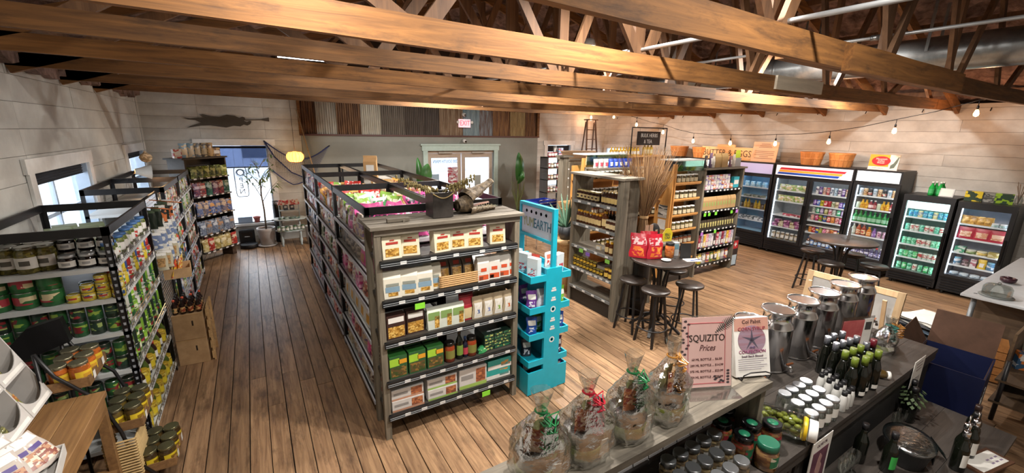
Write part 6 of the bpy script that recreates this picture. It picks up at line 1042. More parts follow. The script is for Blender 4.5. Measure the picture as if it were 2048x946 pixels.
# low green-lit fridge of sparkling water cans
F, w = fridge('low black fridge of cans with greenish white glow', 2.03, 2.70, 1.64, [.5, .74, .99, 1.24], .27, 1.53, None, 1, LEDC, col('#a8c4c0', .5)); W_ = 'of low green-lit fridge'
bx('lit_header', bpy.data.objects['glass_fridge.002'], .06, .08, 1.39, w-.06, .1, 1.53, emit('#d8f6f4', 1.2))
lc = [(bev('#3a9ab0', ('#8ac8d0', '#3a7ab0')), 'aqua can'), (bev('#4aa8c0', ('#9ad0d8', '#3a8ac0')), 'blue can'), (bev('#c8c090', ('#d8d0a0', '#8a9ab0')), 'lemon can')]; rc = [(bev('#6ac0a8', ('#9ad8c8', '#4aa890')), 'mint can'), (bev('#c8d0c8', ('#d8d8d0', '#b04a50')), 'white and red can'), (bev('#c0c8c0', ('#d0d0c8', '#a83a44')), 'red trimmed can')]; gc = [(bev('#7ac8a8', ('#a8e0c8', '#3aa070')), 'pale green can'), (bev('#3aa860', ('#6ac888', '#d0e8d8')), 'green can'), (bev('#b8c8c0', ('#c8d0c8', '#b0484a')), 'pale red can')]
fill(F, .08, w-.07, 1.24, 8, lc, '', 'on top shelf '+W_); fill(F, .08, w-.07, .99, 8, rc, '', 'on second shelf '+W_); fill(F, .08, w-.07, .74, 8, [gc[0], gc[0], gc[0], rc[1], rc[1], rc[2]], '', 'on third shelf '+W_); fill(F, .08, w-.07, .5, 8, gc[:2]*2+[gc[2]]*4, '', 'on fourth shelf '+W_); fill(F, .08, w-.07, .27, 7, [gc[0], gc[1], gc[0], rc[1]], '', 'on the floor '+W_)
# low fridge of foods
F, w = fridge('low black fridge of cheese and dips at the far right', 1.34, 2.0, 1.61, [.53, .75, .99, 1.24], .36, 1.50, None, 1, LED, col('#b0b8c4', .5)); W_ = 'of far right low fridge'
brd = pouch(prn('#b0843a', '#d0a85a', '#8a6428'), [], .12, .14, .08, False, 'bread_bag'); fill(F, .08, w-.25, 1.24, 4, [(brd, 'golden bread bag')], '', 'on top shelf '+W_); fill(F, w-.26, w-.07, 1.24, 2, [(jar(prn('#b8c8c8', '#8aa8a0'), WHT, None, .045, .06, False, 'dip_tub'), 'pale tub')], '', 'on top shelf '+W_)
fill(F, .06, w-.05, .99, 3, [(pouch(col('#a8283c', .35), [(.15, .2, .85, .65, prn('#c08a6a', '#d8b8a0', sc=30))], .2, .2, .06, False, 'tortilla_bag'), 'large red food bag')], '', 'on second shelf '+W_)
fill(F, .08, w-.07, .75, 4, [(carton(prn('#4a9a7a', '#c8d8d0'), [], .12, .1, .12, False, 'salad_pack'), 'green salad pack'), (jar(prn('#5a7a44', '#a8b890'), col('#c8ccc0'), None, .065, .07, False, 'dip_tub'), 'green dip tub'), (jar(prn('#c8b060', '#e0d8b0'), col('#d8d4b8'), None, .065, .07, False, 'dip_tub'), 'yellow dip tub'), (carton(prn('#d0c8a0', '#a89a5a'), [], .12, .08, .12, False, 'cheese_pack'), 'pale cheese pack')], '', 'on third shelf '+W_)
fill(F, .1, w-.08, .53, 5, [(jar(prn('#c8d0d8', '#4a7a9a'), col('#7ab0c8'), None, .045, .13, False, 'yogurt_tub'), 'blue lidded tub'), (jar(prn('#5a4a50', '#c0b0b8'), col('#6a4a5a'), None, .04, .11, False, 'yogurt_tub'), 'dark tub'), (carton(prn('#d0ccd0', '#a86a7a'), [], .07, .14, .06, False, 'cream_carton'), 'pink carton'), (pouch(col('#d8b83a', .4), [(.2, .2, .8, .6, PAPER)], .1, .16, .06, False, 'cheese_bag'), 'yellow cheese bag')], '', 'on fourth shelf '+W_); fill(F, .08, w-.08, .36, 4, [(jar(prn('#c0d0d8', '#8aa0b0'), col('#c8d4dc'), None, .06, .045, False, 'dip_tub'), 'flat white tub')], '', 'on the floor '+W_)
# blue-lit left fridge and the coolers farther left
F, w = fridge('black blue-lit fridge left of the striped fridge', 5.0, 5.82, 2.02, [.66, .93, 1.2, 1.44], .42, 1.69, ('#8f8aa8', .55), 1, emit('#a8dcff', 4.2), col('#8fb8cc', .5)); W_ = 'of blue-lit fridge'
fill(F, .12, w-.15, 1.44, 4, [(jar(prn('#c0d8e0', '#8ab8c8'), col('#c8e0e8'), None, .05, .12, False, 'milk_jar'), 'pale blue jar')], '', 'on top shelf '+W_); fill(F, .15, w-.1, 1.2, 3, [(carton(prn('#b0c0c0', '#7a8a7a'), [], .15, .05, .12, False, 'butter_pack'), 'flat butter pack')], '', 'on second shelf '+W_)
fill(F, .1, w-.08, .93, 8, [(jar(prn('#4a4038', '#7a6a54'), BLK, None, .035, .12, False, 'dark_jar'), 'dark jar')]*1+[(glassb('#c8a83a', '#c0a030', ('#d8b848', '#b89030'), .036, .2), 'yellow bottle')]*2, '', 'on third shelf '+W_); fill(F, .12, w-.1, .66, 5, [(carton(prn('#c8d0d4', '#5a6a74'), [], .1, .09, .1, False, 'egg_carton'), 'white carton')], '', 'on fourth shelf '+W_)
F, w = fridge('black double-door cooler mostly hidden behind the tea shelf', 5.85, 7.3, 2.02, [.66, 1.0, 1.35], .42, 1.69, ('#d8dce0', 1.2), 2)
fill(F, .15, w-.15, 1.0, 8, [(vj, 'dairy jar')], '', 'on middle shelf of hidden cooler')
t = thing('tall_cabinet', 'black tall cabinet at the left end of the coolers', 'cabinet', (FRX, 8.3, 0), -PI/2); bx('cabinet_body', t, 0, .02, .05, .96, .64, 2.0, BLK, .004); bx('door', t, .01, 0, .08, .475, .02, 1.97, BLK); bx('door', t, .485, 0, .08, .95, .02, 1.97, BLK); bx('plinth', t, .02, .04, 0, .94, .62, .05, BLK)
# ---------------------------------------------------------------- things on the fridges
BSK = wood('bushel_slat', '#a06a38', '#c08a50', None, 'z', 4, .6, .08)
def bushel(label, y, r=.22, h=.27, x=10.22, z=2.022):
    t = thing('bushel_basket', label, 'basket', (x, y, z), 0, 'bushel baskets'); n = 16
    for i in range(n): a = 2*PI*i/n; q = MB(); c, s = math.cos(a), math.sin(a); tx, ty = -s, c; r0, r1 = r*.78, r; w0, w1 = r0*PI/n*.95, r1*PI/n*.95; q.v = [(r0*c-tx*w0, r0*s-ty*w0, .0), (r0*c+tx*w0, r0*s+ty*w0, 0), (r1*c+tx*w1, r1*s+ty*w1, h), (r1*c-tx*w1, r1*s-ty*w1, h), ((r0-.006)*c-tx*w0, (r0-.006)*s-ty*w0, 0), ((r0-.006)*c+tx*w0, (r0-.006)*s+ty*w0, 0), ((r1-.006)*c+tx*w1, (r1-.006)*s+ty*w1, h), ((r1-.006)*c-tx*w1, (r1-.006)*s-ty*w1, h)]; [q.face(f, BSK) for f in ([0, 1, 2, 3], [7, 6, 5, 4], [0, 4, 5, 1], [1, 5, 6, 2], [2, 6, 7, 3], [3, 7, 4, 0])]; q.add('slat', t)
    for z0 in (h*.5, h*.93): k = r*(.78+.22*z0/h); MB().lathe([(k+.002, z0-.016), (k+.008, z0), (k+.004, z0+.018)], BSK, 24, cap=False).add('hoop', t)
    MB().lathe([(.001, .004), (r*.77, .004)], BSK, 20).add('basket_base', t)
bushel('bushel basket on the striped fridge, left of the pair', 4.42); bushel('bushel basket on the striped fridge, right of the pair', 3.88); bushel('bushel basket on the far cooler, left one', 7.75, .24); bushel('bushel basket on the far cooler, right one', 7.05, .24)
t = thing('wooden_sign', 'orange wooden board lettered BUTTER and EGGS on the cooler', 'sign', (10.1, 6.95, 2.022), -PI/2); SG = wood('tan_sign_board', '#b09468', '#cbb088', None, 'x', 3); bx('board', t, 0, -.015, 0, 1.35, .015, .3, SG); bx('handle', t, .42, -.02, .3, .88, .02, .36, SG); letter(t, 'BUTTER & EGGS', .22, col('#3a2c20'), (.67, -.017, .15), sx=.8)
t = thing('notice_board', 'pale wooden notice leaning above the blue-lit fridge', 'notice', (10.05, 5.62, 2.022), (-.12, 0, -PI/2)); bx('board', t, 0, -.01, 0, .56, .01, .45, wood('pale_notice_board', '#c9a888', '#dfc4a4', None, 'x', 3))
for j, (wd, z) in enumerate(((.2, .4), (.26, .36), (.3, .33), (.44, .24), (.42, .2), (.44, .16), (.2, .12), (.42, .08))): bx('text_line', t, .28-wd/2, -.0115, z-.006, .28+wd/2, -.0102, z+.006, col('#7a5c48'))
t = thing('water_sign', 'yellow Mountain Valley Water sign with red oval above the fridge', 'sign', (10.05, 3.36, 2.022), (-.1, 0, -PI/2)); bx('board', t, 0, -.008, 0, .44, .008, .28, col('#c9a02e')); bx('white_panel', t, .0, -.0095, .0, .44, -.0082, .06, PAPER); bx('white_panel', t, .3, -.0095, .06, .44, -.0082, .28, PAPER)
MB().prism([(.18+.14*math.cos(2*PI*i/32), .165+.085*math.sin(2*PI*i/32)) for i in range(32)], -.013, -.0097, col('#b8202c')).add('red_oval', t)
for s_, z in (('Mountain', .2), ('Valley', .165), ('Water', .13)): letter(t, s_, .05, WHT, (.18, -.0145, z), sx=.9, shear=.15)
MB().prism([(.33, .03), (.39, .05), (.42, .14), (.435, .24), (.42, .25), (.37, .13), (.33, .09)], -.012, -.0097, col('#5a6a60')).add('bottle_print', t); letter(t, 'WATER IS ESSENTIAL', .018, col('#5a5a58'), (.15, -.0105, .03))
for i, (dx, dy) in enumerate(((0, 0), (-.08, .03), (.03, -.08), (-.05, -.07))): put(bottle(col('#1f8a3c', .1), col('#c0c8c0'), col('#3a9a58'), .04, .24, .35, .4, True, 'green_bottle'), (10.2+dx, 2.38+dy, 1.642), -PI/2, ('front left', 'rear left', 'front right', 'rear right')[i]+' green water bottle on the low green-lit fridge', 'green bottles')
t = thing('card_holder', 'small tilted grey card holder on the low green-lit fridge', 'card holder', (10.05, 2.2, 1.642), (-.4, 0, -PI/2)); bx('frame', t, -.09, -.01, 0, .09, .01, .15, col('#8a8a86', .4)); bx('card', t, -.075, -.012, .015, .075, -.0102, .135, col('#b5b0a8'))
for i, (y, c) in enumerate(((1.9, ('#c8b02a', '#2a3a2a')), (1.56, ('#8ab02a', '#26402a')))): put(carton(prn(*c, sc=14), [], .2, .16, .16, True, 'bottle_pack'), (10.2, y, 1.612), -PI/2+.15, ('yellow', 'lime green')[i]+' drink carton on the far right low fridge')
for i in range(2): put(carton(col('#6a6a66', .5), [(.05, .1, .95, .9, prn('#8a8a84', '#4a4a48', sc=40))], .16, .06+.03*i, .12, True, 'grey_carton'), (10.22, 1.735, 1.612+.07*i), -PI/2, ('lower', 'upper')[i]+' grey box between the two drink cartons', 'grey boxes')
t = thing('twig_vase', 'clear jar of dried twigs at the far right on the fridge', 'vase', (10.15, 1.4, 1.612)); MB().lathe([(.04, 0), (.05, .08), (.035, .13), (.04, .15)], JARGL, 14, cap=False).add('jar', t)
for i in range(9): a = i*.7; MB().tube([(0, 0, .01), (.02*math.cos(a), .02*math.sin(a), .16), (.06*math.cos(a), .06*math.sin(a), .3+.03*(i % 3))], .004, col('#7a6a58', .8), 5).add('twig', t)
# ---------------------------------------------------------------- string of bulbs
BP = [(10.78, 3.09), (9.75, 3.09), (8.82, 2.85), (7.86, 2.65), (6.9, 2.44), (5.91, 2.42), (4.9, 2.44), (3.91, 2.51), (2.95, 2.72), (2.01, 2.99)]
t = thing('string_lights', 'string of glowing warm bulbs sagging along the right side', 'string lights', (9.6, 0, 0)); WR_ = [(0, y, z+.2) for y, z in BP]; pts = [(0, 11.1, 3.25)]
for a, b in zip(WR_, WR_[1:]): pts += [a, ((0), (a[1]+b[1])/2, (a[2]+b[2])/2-.02)]
pts += [WR_[-1], (0, 1.0, 3.36), (0, -.2, 3.5)]; MB().tube(pts, .006, BLK, 5).add('cable', t)
for i, (y, z) in enumerate(BP):
    MB().tube([(0, y, z+.2), (0, y, z+.1)], .005, BLK, 5).lathe([(.014, .06), (.016, .1), (.01, .12)], BLK, 10, (0, y, z)).add('socket', t)
    MB().lathe([(.012, .065), (.02, .045), (.033, .0), (.028, -.03), (.001, -.045)], emit('#ffb066', 22), 14, (0, y, z)).add('bulb', t)
    L = bpy.data.lights.new('bulb_light', 'POINT'); L.energy = 8.0; L.color = (1, .5, .27); L.shadow_soft_size = .035; o = bpy.data.objects.new('bulb_light', L); COL.objects.link(o); o.parent = t; o.location = (0, y, z-.09)
for i in range(12): MB().bar((0, 0, 0), (-.04, 0, -.05), .012, .012, BLK).add('cable_hook', t, (.97, 1.2+.85*i, 3.12))
# ---------------------------------------------------------------- front counter with riser
CT = wood('counter_board', '#4b453e', '#726a5e', '#332d27', 'x', 4, .6, .12, .4, .4); CDK = wood('dark_counter_board', '#2c2825', '#47413c', '#1c1917', 'x', 4, .5, .12, .4, .4)
t = thing('tasting_counter', 'dark plank counter carrying the steel oil cans', 'counter', (0, 0, 0))
for i in range(4): bx('top_board', t, .35, .88+i*.2, .765, 5.0, 1.078+i*.2, .8, CDK)
bx('front_board', t, .35, .885, .7, 5.0, .9, .765, CDK); bx('back_panel', t, .4, 1.62, 0, 4.95, 1.64, .76, CDK); bx('end_panel', t, 4.93, .92, 0, 4.96, 1.62, .76, CDK); bx('end_panel', t, .4, .92, 0, .43, 1.62, .76, CDK); bx('centre_panel', t, 2.52, .9, 0, 2.56, 1.62, .76, CDK)
for i in range(3): bx('step_board', t, 2.7, .3+i*.2, .385, 4.72, .498+i*.2, .42, CDK)
for x in (2.75, 3.7, 4.65): bx('step_support', t, x, .34, 0, x+.04, .88, .385, CDK)
bx('front_panel', t, 2.6, .9, .0, 4.93, .91, .7, col('#141210', .7))
t = thing('riser_shelf', 'grey weathered riser shelf carrying the gift bags', 'shelf', (0, 0, 0))
for i in range(3): bx('riser_board', t, .4, 1.05+i*.09, 1.16, 2.47, 1.138+i*.09, 1.2, BARN)
for x in (.45, 2.4): bx('riser_leg', t, x, 1.07, .8, x+.05, 1.31, 1.16, BARNV)
for x0, x1 in ((.5, 1.12), (1.13, 1.75), (1.76, 2.38)): bx('white_tile', t, x0, 1.31, .82, x1, 1.32, 1.15, col('#a9aca4', .4))
m = MB()
for i in range(16): m.tube([(.5+i*.125, 1.305, .8), (.5+i*.125, 1.305, 1.16)], .003, BLK, 4)
for i in range(4): m.tube([(.5, 1.305, .85+i*.1), (2.4, 1.305, .85+i*.1)], .003, BLK, 4)
m.add('wire_grid', t)['kind'] = 'stuff'
# stainless oil cans
def fusto(): 
    P = []; b = MB(); b.lathe([(.1, .02), (.114, .022), (.114, .325), (.117, .33), (.114, .335), (.108, .352), (.096, .37), (.092, .38), (.092, .425), (.102, .435), (.106, .446)], STEEL, 36); P.append(('can_body', b))
    b = MB(); b.lathe([(.105, 0), (.113, .01), (.113, .022), (.1, .022)], STEEL, 36); P.append(('base_ring', b)); b = MB(); b.tube([(.107*math.cos(2*PI*i/36), .107*math.sin(2*PI*i/36), .45) for i in range(37)], .007, STEEL, 8, cap=False); P.append(('rim', b))
    b = MB(); b.lathe([(.1, .45), (.094, .432), (.07, .428), (.062, .436), (.058, .436), (.05, .426), (.001, .424)], STEEL, 30); P.append(('lid', b)); b = MB(); b.tube([(-.095, 0, .42), (-.13, 0, .4), (-.125, 0, .36), (-.112, 0, .33)], .006, STEEL, 6); b.tube([(.095, 0, .42), (.13, 0, .4), (.125, 0, .36), (.112, 0, .33)], .006, STEEL, 6); P.append(('handle', b))
    b = MB(); b.tube([(0, -.11, .07), (0, -.16, .07), (0, -.165, .04)], .012, STEEL, 8); P.append(('tap', b)); b = MB(); b.bar((-.025, -.14, .09), (.03, -.15, .095), .012, .008, col('#a8643a', .3, .8)); P.append(('tap_lever', b)); b = MB(); b.lathe([(.0925, .462), (.094, .466), (.03, .472), (.001, .472)], STEEL, 30); return proto('oil_can', 'steel can', P)
fp = fusto()
for _n, _m in fp['parts']: _m.transform(Matrix.Diagonal((1.06, 1.06, 1.1, 1)))
for i, x in enumerate((3.0, 3.37, 3.76, 4.13, 4.53, 4.92)): put(fp, (x, 1.49, .80), .1*i-.2, '%s stainless steel oil can from the left on the counter' % nth(i), 'stainless oil cans')
# gift bags in cellophane
def cello(h, w, d, sd):
    def f(u, v):
        a = u*2*PI; r = (1 if v < .45 else 1-(v-.45)/.33*.84 if v < .78 else .16+(v-.78)/.22*.22); r = max(.13, r)*(.92+.08*min(1, v*8)); q = Vector((math.cos(a)*1.6, math.sin(a)*1.6, v*4+sd)); k = 1+.16*noise.noise(q*1.7)+.07*noise.noise(q*5); e = 2/2.6
        return (w/2*r*k*math.copysign(abs(math.cos(a))**e, math.cos(a)), d/2*r*k*math.copysign(abs(math.sin(a))**e, math.sin(a)), h*v)
    return f
def gift(label, x, y, z, h, w, d, rc, sd, gr='gift bags in cellophane', rz=0.):
    t = thing('gift_bag', label, 'gift bag', (x, y, z), rz, gr); MB().grid(cello(h, w, d, sd), 36, 30, CELLO).add('cellophane', t, (0, 0, .003)); s = h/.42
    MB().lathe([(.05*s, 0), (.085*s, .02*s), (.095*s, .08*s), (.09*s, .085*s), (.075*s, .03*s)], col('#7a8430', .5), 18, cap=True).add('dish', t, (-.02*s, 0, .006)); MB().lathe([(.09*s, 0), (.097*s, .03*s), (.09*s, .05*s), (.001, .05*s)], col('#2a231c', .5), 18).add('dark_bowl', t, (-.02*s, 0, .09*s))
    b = MB(); b.grid(lambda u, v: ((u-.5)*.16*s, -.02+.01*math.sin(u*9), .14*s+v*.12*s+.01*math.sin(u*14)), 8, 4, prn('#b06a44', '#8a3a2c', '#c9a07a', sc=50, rough=.2)); b.add('spice_packet', t); b = MB(); b.grid(lambda u, v: ((u-.55)*.12*s, .02+.012*math.sin(u*8+v*3), .1*s+v*.16*s), 8, 4, col('#8f9465', .6)); b.add('tissue_sheet', t)
    MB().lathe([(.02*s, 0), (.026*s, .01), (.026*s, .16*s), (.012*s, .2*s), (.011*s, .26*s), (.014*s, .265*s)], col('#3a2f1c', .15), 14).add('oil_bottle', t, (.06*s, -.02*s, .01)); MB().lathe([(.015*s, .0), (.016*s, .05*s)], col('#2a2622', .3), 12).add('bottle_cap', t, (.06*s, -.02*s, .25*s)); bx('white_label', t, .03*s, -.075*s, .03*s, .075*s, -.071*s, .11*s, PAPER)
    for i in range(5):
        a = i*1.26; pts = [(.02*math.cos(a), .02*math.sin(a)-.02, .325*s)]+[(.02*math.cos(a)+.03*math.cos(j*1.5+a)*.6+.012*i, -.04+.03*math.sin(j*1.5), .325*s-.009*j*s) for j in range(1, 22)]; MB().tube(pts, .0035, rc, 4).add('ribbon', t)
    MB().lathe([(.024*s, -.006), (.03*s, 0), (.024*s, .006)], rc, 14, cap=False).add('tie', t, (0, 0, .328*s))
RG = col('#1f6a3c', .25); RR = col('#a01c2c', .25); RO = col('#b9803a', .25)
for i, (x, y, rc, lb) in enumerate(((.88, 1.18, RG, 'leftmost cellophane gift bag with green ribbon on the riser'), (1.13, 1.18, RR, 'second cellophane gift bag with red ribbon on the riser'), (1.4, 1.18, RG, 'third cellophane gift bag from the left on the riser'), (1.68, 1.18, RO, 'fourth cellophane gift bag with orange curls beside the sign'))): gift(lb, x, y, 1.203, .40+.02*(i > 1), .24, .2, rc, i*3.7, rz=.2*i-.3)
# price sign and recipe books
t = thing('price_sign', 'clear stand with pink SQUIZITO Prices sheet on the riser', 'sign', (2.05, 1.2, 1.203), (0, 0, -.42)); TL = Matrix.Rotation(-.2, 4, 'X'); sg = link('leaning_sheet', None, t, (0, 0, .004), (-.2, 0, 0))
MB().box(-.155, 0, 0, .155, .004, .42, glass('acrylic', (.96, .96, .96), .2)).add('acrylic_panel', sg); b = MB().box(-.15, -.002, .01, .15, 0, .41, wood('pink_sheet', '#c09a94', '#caa9a2', None, 'z', .3, .5, .02, 0)); b.add('sheet', sg)
bx('acrylic_foot', t, -.155, -.1, 0, .155, .08, .004, bpy.data.materials['acrylic']); BKT = col('#2e2422'); letter(sg, 'SQUIZITO', .056, BKT, (0, -.003, .29), sx=.85); letter(sg, 'Prices', .05, col('#5a3a3a'), (0, -.003, .235), shear=.35, sx=.8)
for j, s_ in enumerate(('60 ML BOTTLE ... $6.50', '200 ML BOTTLE ... $14.99', '375 ML BOTTLE ... $23.99', '750 ML BOTTLE ... $35.99')): letter(sg, s_, .0185, col('#6a4a48'), (0, -.003, .17-.034*j))
for A in ((-.11, .375, .1, .378), (-.12, .03, .11, .033)): MB().box(A[0], -.004, A[1], A[2], -.002, A[3], col('#a84a50')).add('border_line', sg)
for x in (-.115, .108): MB().box(x, -.004, .04, x+.002, -.002, .37, col('#a84a50')).add('border_line', sg)
fb = MB(); p0, p1 = Vector((.05, -.003, .32)), Vector((.16, -.003, .40))
for j in range(14): p = p0.lerp(p1, j/13); L_ = .035*math.sin(PI*(j+1)/16); fb.poly([p, p+Vector((-.3*L_, 0, L_)), p+Vector((.006, 0, .006))], col('#3b3f3c')); fb.poly([p, p+Vector((L_, 0, -.5*L_)), p+Vector((.006, 0, .006))], col('#3b3f3c'))
fb.add('fern_print', sg)
for x0, z0, n_ in ((-.13, .39, 12), (.05, .07, 7), (.13, .1, 5)):
    b = MB()
    for j in range(n_): c = Vector((x0+(.02*math.sin(j*1.7) if n_ > 6 else 0)+(.007*j if n_ == 7 else 0), -.0032, z0-.017*j if n_ != 7 else z0-.006*j)); b.poly([c+Vector((.009*math.cos(q*1.05)*(1+.3*(q % 2)), 0, .007*math.sin(q*1.05))) for q in range(6)], col('#3a3034'))
    b.add('leaf_print', sg)
t = thing('book_stack', 'stack of Col Pabst corn syrup recipe books on a wire stand', 'books', (2.4, 1.13, 1.203), (0, 0, -.38)); bk = link('front_book', None, t, (0, 0, .012), (-.28, 0, 0))
for k in range(4): MB().box(-.115, k*.013, 0, .115, k*.013+.011, .345, PAPER).add('book', bk)
MB().box(-.113, -.0012, .27, .113, -.0004, .345, col('#b58878')).add('cover_band', bk); letter(bk, 'Col Pabst', .032, col('#4a2f2c'), (0, -.002, .322)); letter(bk, 'CORN SYRUP', .03, col('#8a3a44'), (0, -.003, .28)); letter(bk, 'CONFECTION', .028, col('#8a4a6a'), (0, -.003, .145)); letter(bk, 'AND', .018, col('#5a4a6a'), (0, -.004, .17)); letter(bk, 'Small Batch Blessed', .018, col('#7a6a74'), (0, -.002, .118))
MB().prism([(.092*math.cos(2*PI*i/36), .215+.085*math.sin(2*PI*i/36)) for i in range(36)], -.0024, -.0014, grubby('cover_oval', '#8a5a64', '#8f8494', 9, .5, 0, 0, (.2, 1, 3))).add('cover_oval', bk)
b = MB()
for q in range(5): a = PI/2+q*2*PI/5; c = Vector((0, -.0027, .215)); d = Vector((math.cos(a), 0, math.sin(a))); n_ = Vector((-d.z, 0, d.x)); b.poly([c-n_*.01, c+d*.072, c+n_*.01], col('#4c4654'))
b.add('starfish_print', bk)
for j in range(6): MB().box(-.095, -.0014, .1-.012*j, .095-.02*(j % 3), -.0004, .103-.012*j, col('#9a949c')).add('text_line', bk)
MB().tube([(-.09, -.02, .005), (-.09, -.03, .04), (-.05, -.03, .055), (.05, -.03, .055), (.09, -.03, .04), (.09, -.02, .005)], .004, BLK, 6).add('wire_stand', t); MB().tube([(-.09, -.02, .005), (-.09, .14, .005), (.09, .14, .005), (.09, -.02, .005)], .004, BLK, 6).add('wire_base', t)
# spice jars below the riser
sp_ = jar(prn('#6a5a44', '#8a7a58', '#4a4234', sc=70, rough=.1), col('#9fa3a6', .3, .9), col('#bcbcb8'), .043, .15, True, 'spice_jar', lh=.03); G_ = 'silver lidded spice jars'
for i in range(5):
    for j in range(3): put(sp_, (1.62+i*.1+.035*j, .935+j*.1, .8005), .3, 'silver-lidded spice jar, row %s from the front, %s from the left' % (('one', 'two', 'three', 'four')[j], nth(i)), G_)
sl = jar(prn('#5a3a24', '#7a5a34', '#8a3a2c', sc=50, rough=.1), BLKG, prn('#1f6a4a', '#1a5a40', '#8a2a34', sc=20), .057, .17, True, 'spice_blend_jar', lh=.035); gl = jar(prn('#6a4a34', '#8a6a44', sc=50, rough=.1), col('#1c5a44', .3), prn('#1f6a4a', '#c9c4b0', sc=20), .06, .16, True, 'spice_blend_jar', lh=.04)
for i, (x, y, P) in enumerate(((2.2, 1.16, sl), (2.33, 1.22, sl), (2.2, 1.03, sl), (2.33, 1.06, sl), (2.44, 1.0, sl), (2.27, .93, gl))):
    o = put(P, (x, y, .8005), .4, '%s green label spice blend jar from the left by riser end' % nth(i), 'green label jars')
    if P is sl: MB().lathe([(.03, .171), (.03, .1712), (.001, .1712)], col('#1f7a58', .4), 14).add('lid_sticker', o)
# lying olive jar
t = thing('olive_jar', 'glass jar of green olives lying on its side', 'jar', (2.64, 1.0, .885), (PI/2+.0, 0, .42)); GJ = [(.06, -.12), (.066, -.11), (.066, .05), (.05, .085), (.048, .09)]; MB().lathe(GJ, JARGL, 26, cap=False).add('glass', t)
m = 0
for i in range(46):
    a = i*2.4; r = .045*math.sqrt(rnd.random()); MB().ball((0, 0, 0), .0135, col(('#7d8332', '#949a3c', '#6d7430')[i % 3], .25), 6, 1.2).add('olive', t, (r*math.cos(a), r*math.sin(a), -.10+.15*(i/46)))
MB().lathe([(.052, .085), (.054, .09), (.054, .12), (.05, .122), (.001, .122)], WHT, 22).add('lid', t); MB().lathe([(.056, .06), (.06, .068), (.055, .08)], col('#c9a81c', .4), 22, cap=False).add('yellow_band', t)
t.scale = (1.22, 1.22, 1.22)
# silver lid jars, sprays and bottles on the counter
mj_ = jar(JARGL, col('#a9adb2', .28, .9), PAPER, .043, .15, True, 'mason_jar', lh=.02)
for i in range(4):
    for j in range(3): put(mj_, (2.78+i*.095+.035*j, .94+j*.095, .8005), .2, 'silver-lidded mason jar, %s row, %s from the left' % (('front', 'middle', 'rear')[j], nth(i)), 'mason jars on the counter')
spb = bottle(col('#c3c3bf', .4), BLK, None, .023, .15, .3, .6, True, 'dropper_bottle', caph=.3)
for i in range(3):
    for j in range(4): put(spb, (3.22+(i % 3)*.056+.04*j, .93+j*.062+.0*i, .8005), 0, 'small white dropper bottle, %s row, %s from the left' % (nth(j), nth(i)), 'dropper bottles')
wb = lambda cap: bottle(col('#0d0f0a', .08), cap, None, .037, .31, .36, .48, True, 'oil_bottle', caph=.2); wg, ws, wr = wb(col('#5a6a1e', .35)), wb(col('#7d8088', .25, .7)), wb(col('#5a1420', .3))
for i, (x, y, P, lb) in enumerate(((3.44, .98, wg, 'green capped'), (3.53, .95, wg, 'green capped'), (3.62, .96, wg, 'green capped'), (3.72, .94, wg, 'green capped'), (3.50, 1.06, wg, 'green capped'), (3.60, 1.05, wg, 'green capped'), (3.70, 1.04, wg, 'green capped'), (3.58, 1.15, ws, 'silver capped'), (3.67, 1.14, ws, 'silver capped'), (3.76, 1.13, ws, 'silver capped'), (3.85, 1.12, ws, 'silver capped'), (3.64, 1.23, ws, 'silver capped'), (3.74, 1.23, ws, 'silver capped'), (3.84, 1.21, ws, 'silver capped'), (3.9, 1.03, wr, 'dark red capped'), (3.8, 1.04, ws, 'silver capped'))):
    o = put(P, (x, y, .8005), 0, '%s %s dark oil bottle from the left in counter cluster' % (nth(i), lb), 'dark oil bottles'); b = MB(); arc(b, .0378, .02, .05, PAPER); b.add('paper_label', o)
t = thing('bottle_tag', 'small jar with gold lid and neck tag lying on the counter', 'jar', (3.95, .97, .835), (PI/2, 0, .6)); MB().lathe([(.03, -.06), (.034, -.05), (.034, .03), (.026, .05)], col('#4a3a1c', .12), 16).add('jar_body', t); MB().lathe([(.03, .05), (.031, .07), (.001, .071)], PAPER, 16).add('lid', t)
t = thing('photo_sign', 'acrylic stand with a red picture card behind the oil bottles', 'sign', (4.15, 1.22, .8005), (0, 0, -.35)); bx('acrylic_panel', t, -.16, 0, 0, .16, .004, .36, bpy.data.materials['acrylic']); bx('picture', t, -.15, -.003, .05, .06, -.001, .33, grubby('red_picture', '#a03a40', '#c06a68', 5, .4)); bx('card', t, .06, -.003, .02, .15, -.001, .34, PAPER); bx('dark_square', t, .075, -.0045, .24, .135, -.003, .31, col('#3a3a3a'))
gift('small cellophane bag with teal top at the counter end', 4.5, 1.12, .8005, .32, .2, .16, col('#4a8a80', .3), 21, 'small cellophane bags', .3); gift('smallest cellophane bag with orange ribbon at the counter corner', 4.72, 1.14, .8005, .25, .12, .1, RO, 33, 'small cellophane bags', -.2)
t = thing('counter_notice', 'white notice sheet hung on the counter edge at right', 'sign', (4.5, .875, .45), (0, 0, 0)); bx('sheet', t, -.12, -.004, 0, .12, 0, .40, PAPER); [bx('text_line', t, -.07+.01*j, -.0055, .36-.03*j, .07, -.0042, .368-.03*j, col('#8a7a78')) for j in range(3)]; bx('plain_panel', t, -.08, -.0055, .08, .08, -.0042, .24, col('#b5b3b0'))
t = thing('picture_notice', 'white bordered purple picture card on the counter front', 'sign', (2.82, .868, .42)); bx('sheet', t, -.13, -.004, 0, .13, 0, .38, PAPER); bx('picture', t, -.1, -.0055, .05, .1, -.0042, .3, grubby('purple_picture', '#4a2038', '#7a4a5c', 6, .4)); MB().prism([(.0, .09), (.04, .12), (.045, .17), (.02, .2), (.03, .24), (.0, .27), (-.02, .23), (-.035, .15)], -.0068, -.0056, col('#b08a84')).add('tulip_print', t); letter(t, 'OLIVE OIL', .03, col('#5a4a50'), (0, -.0045, .34))
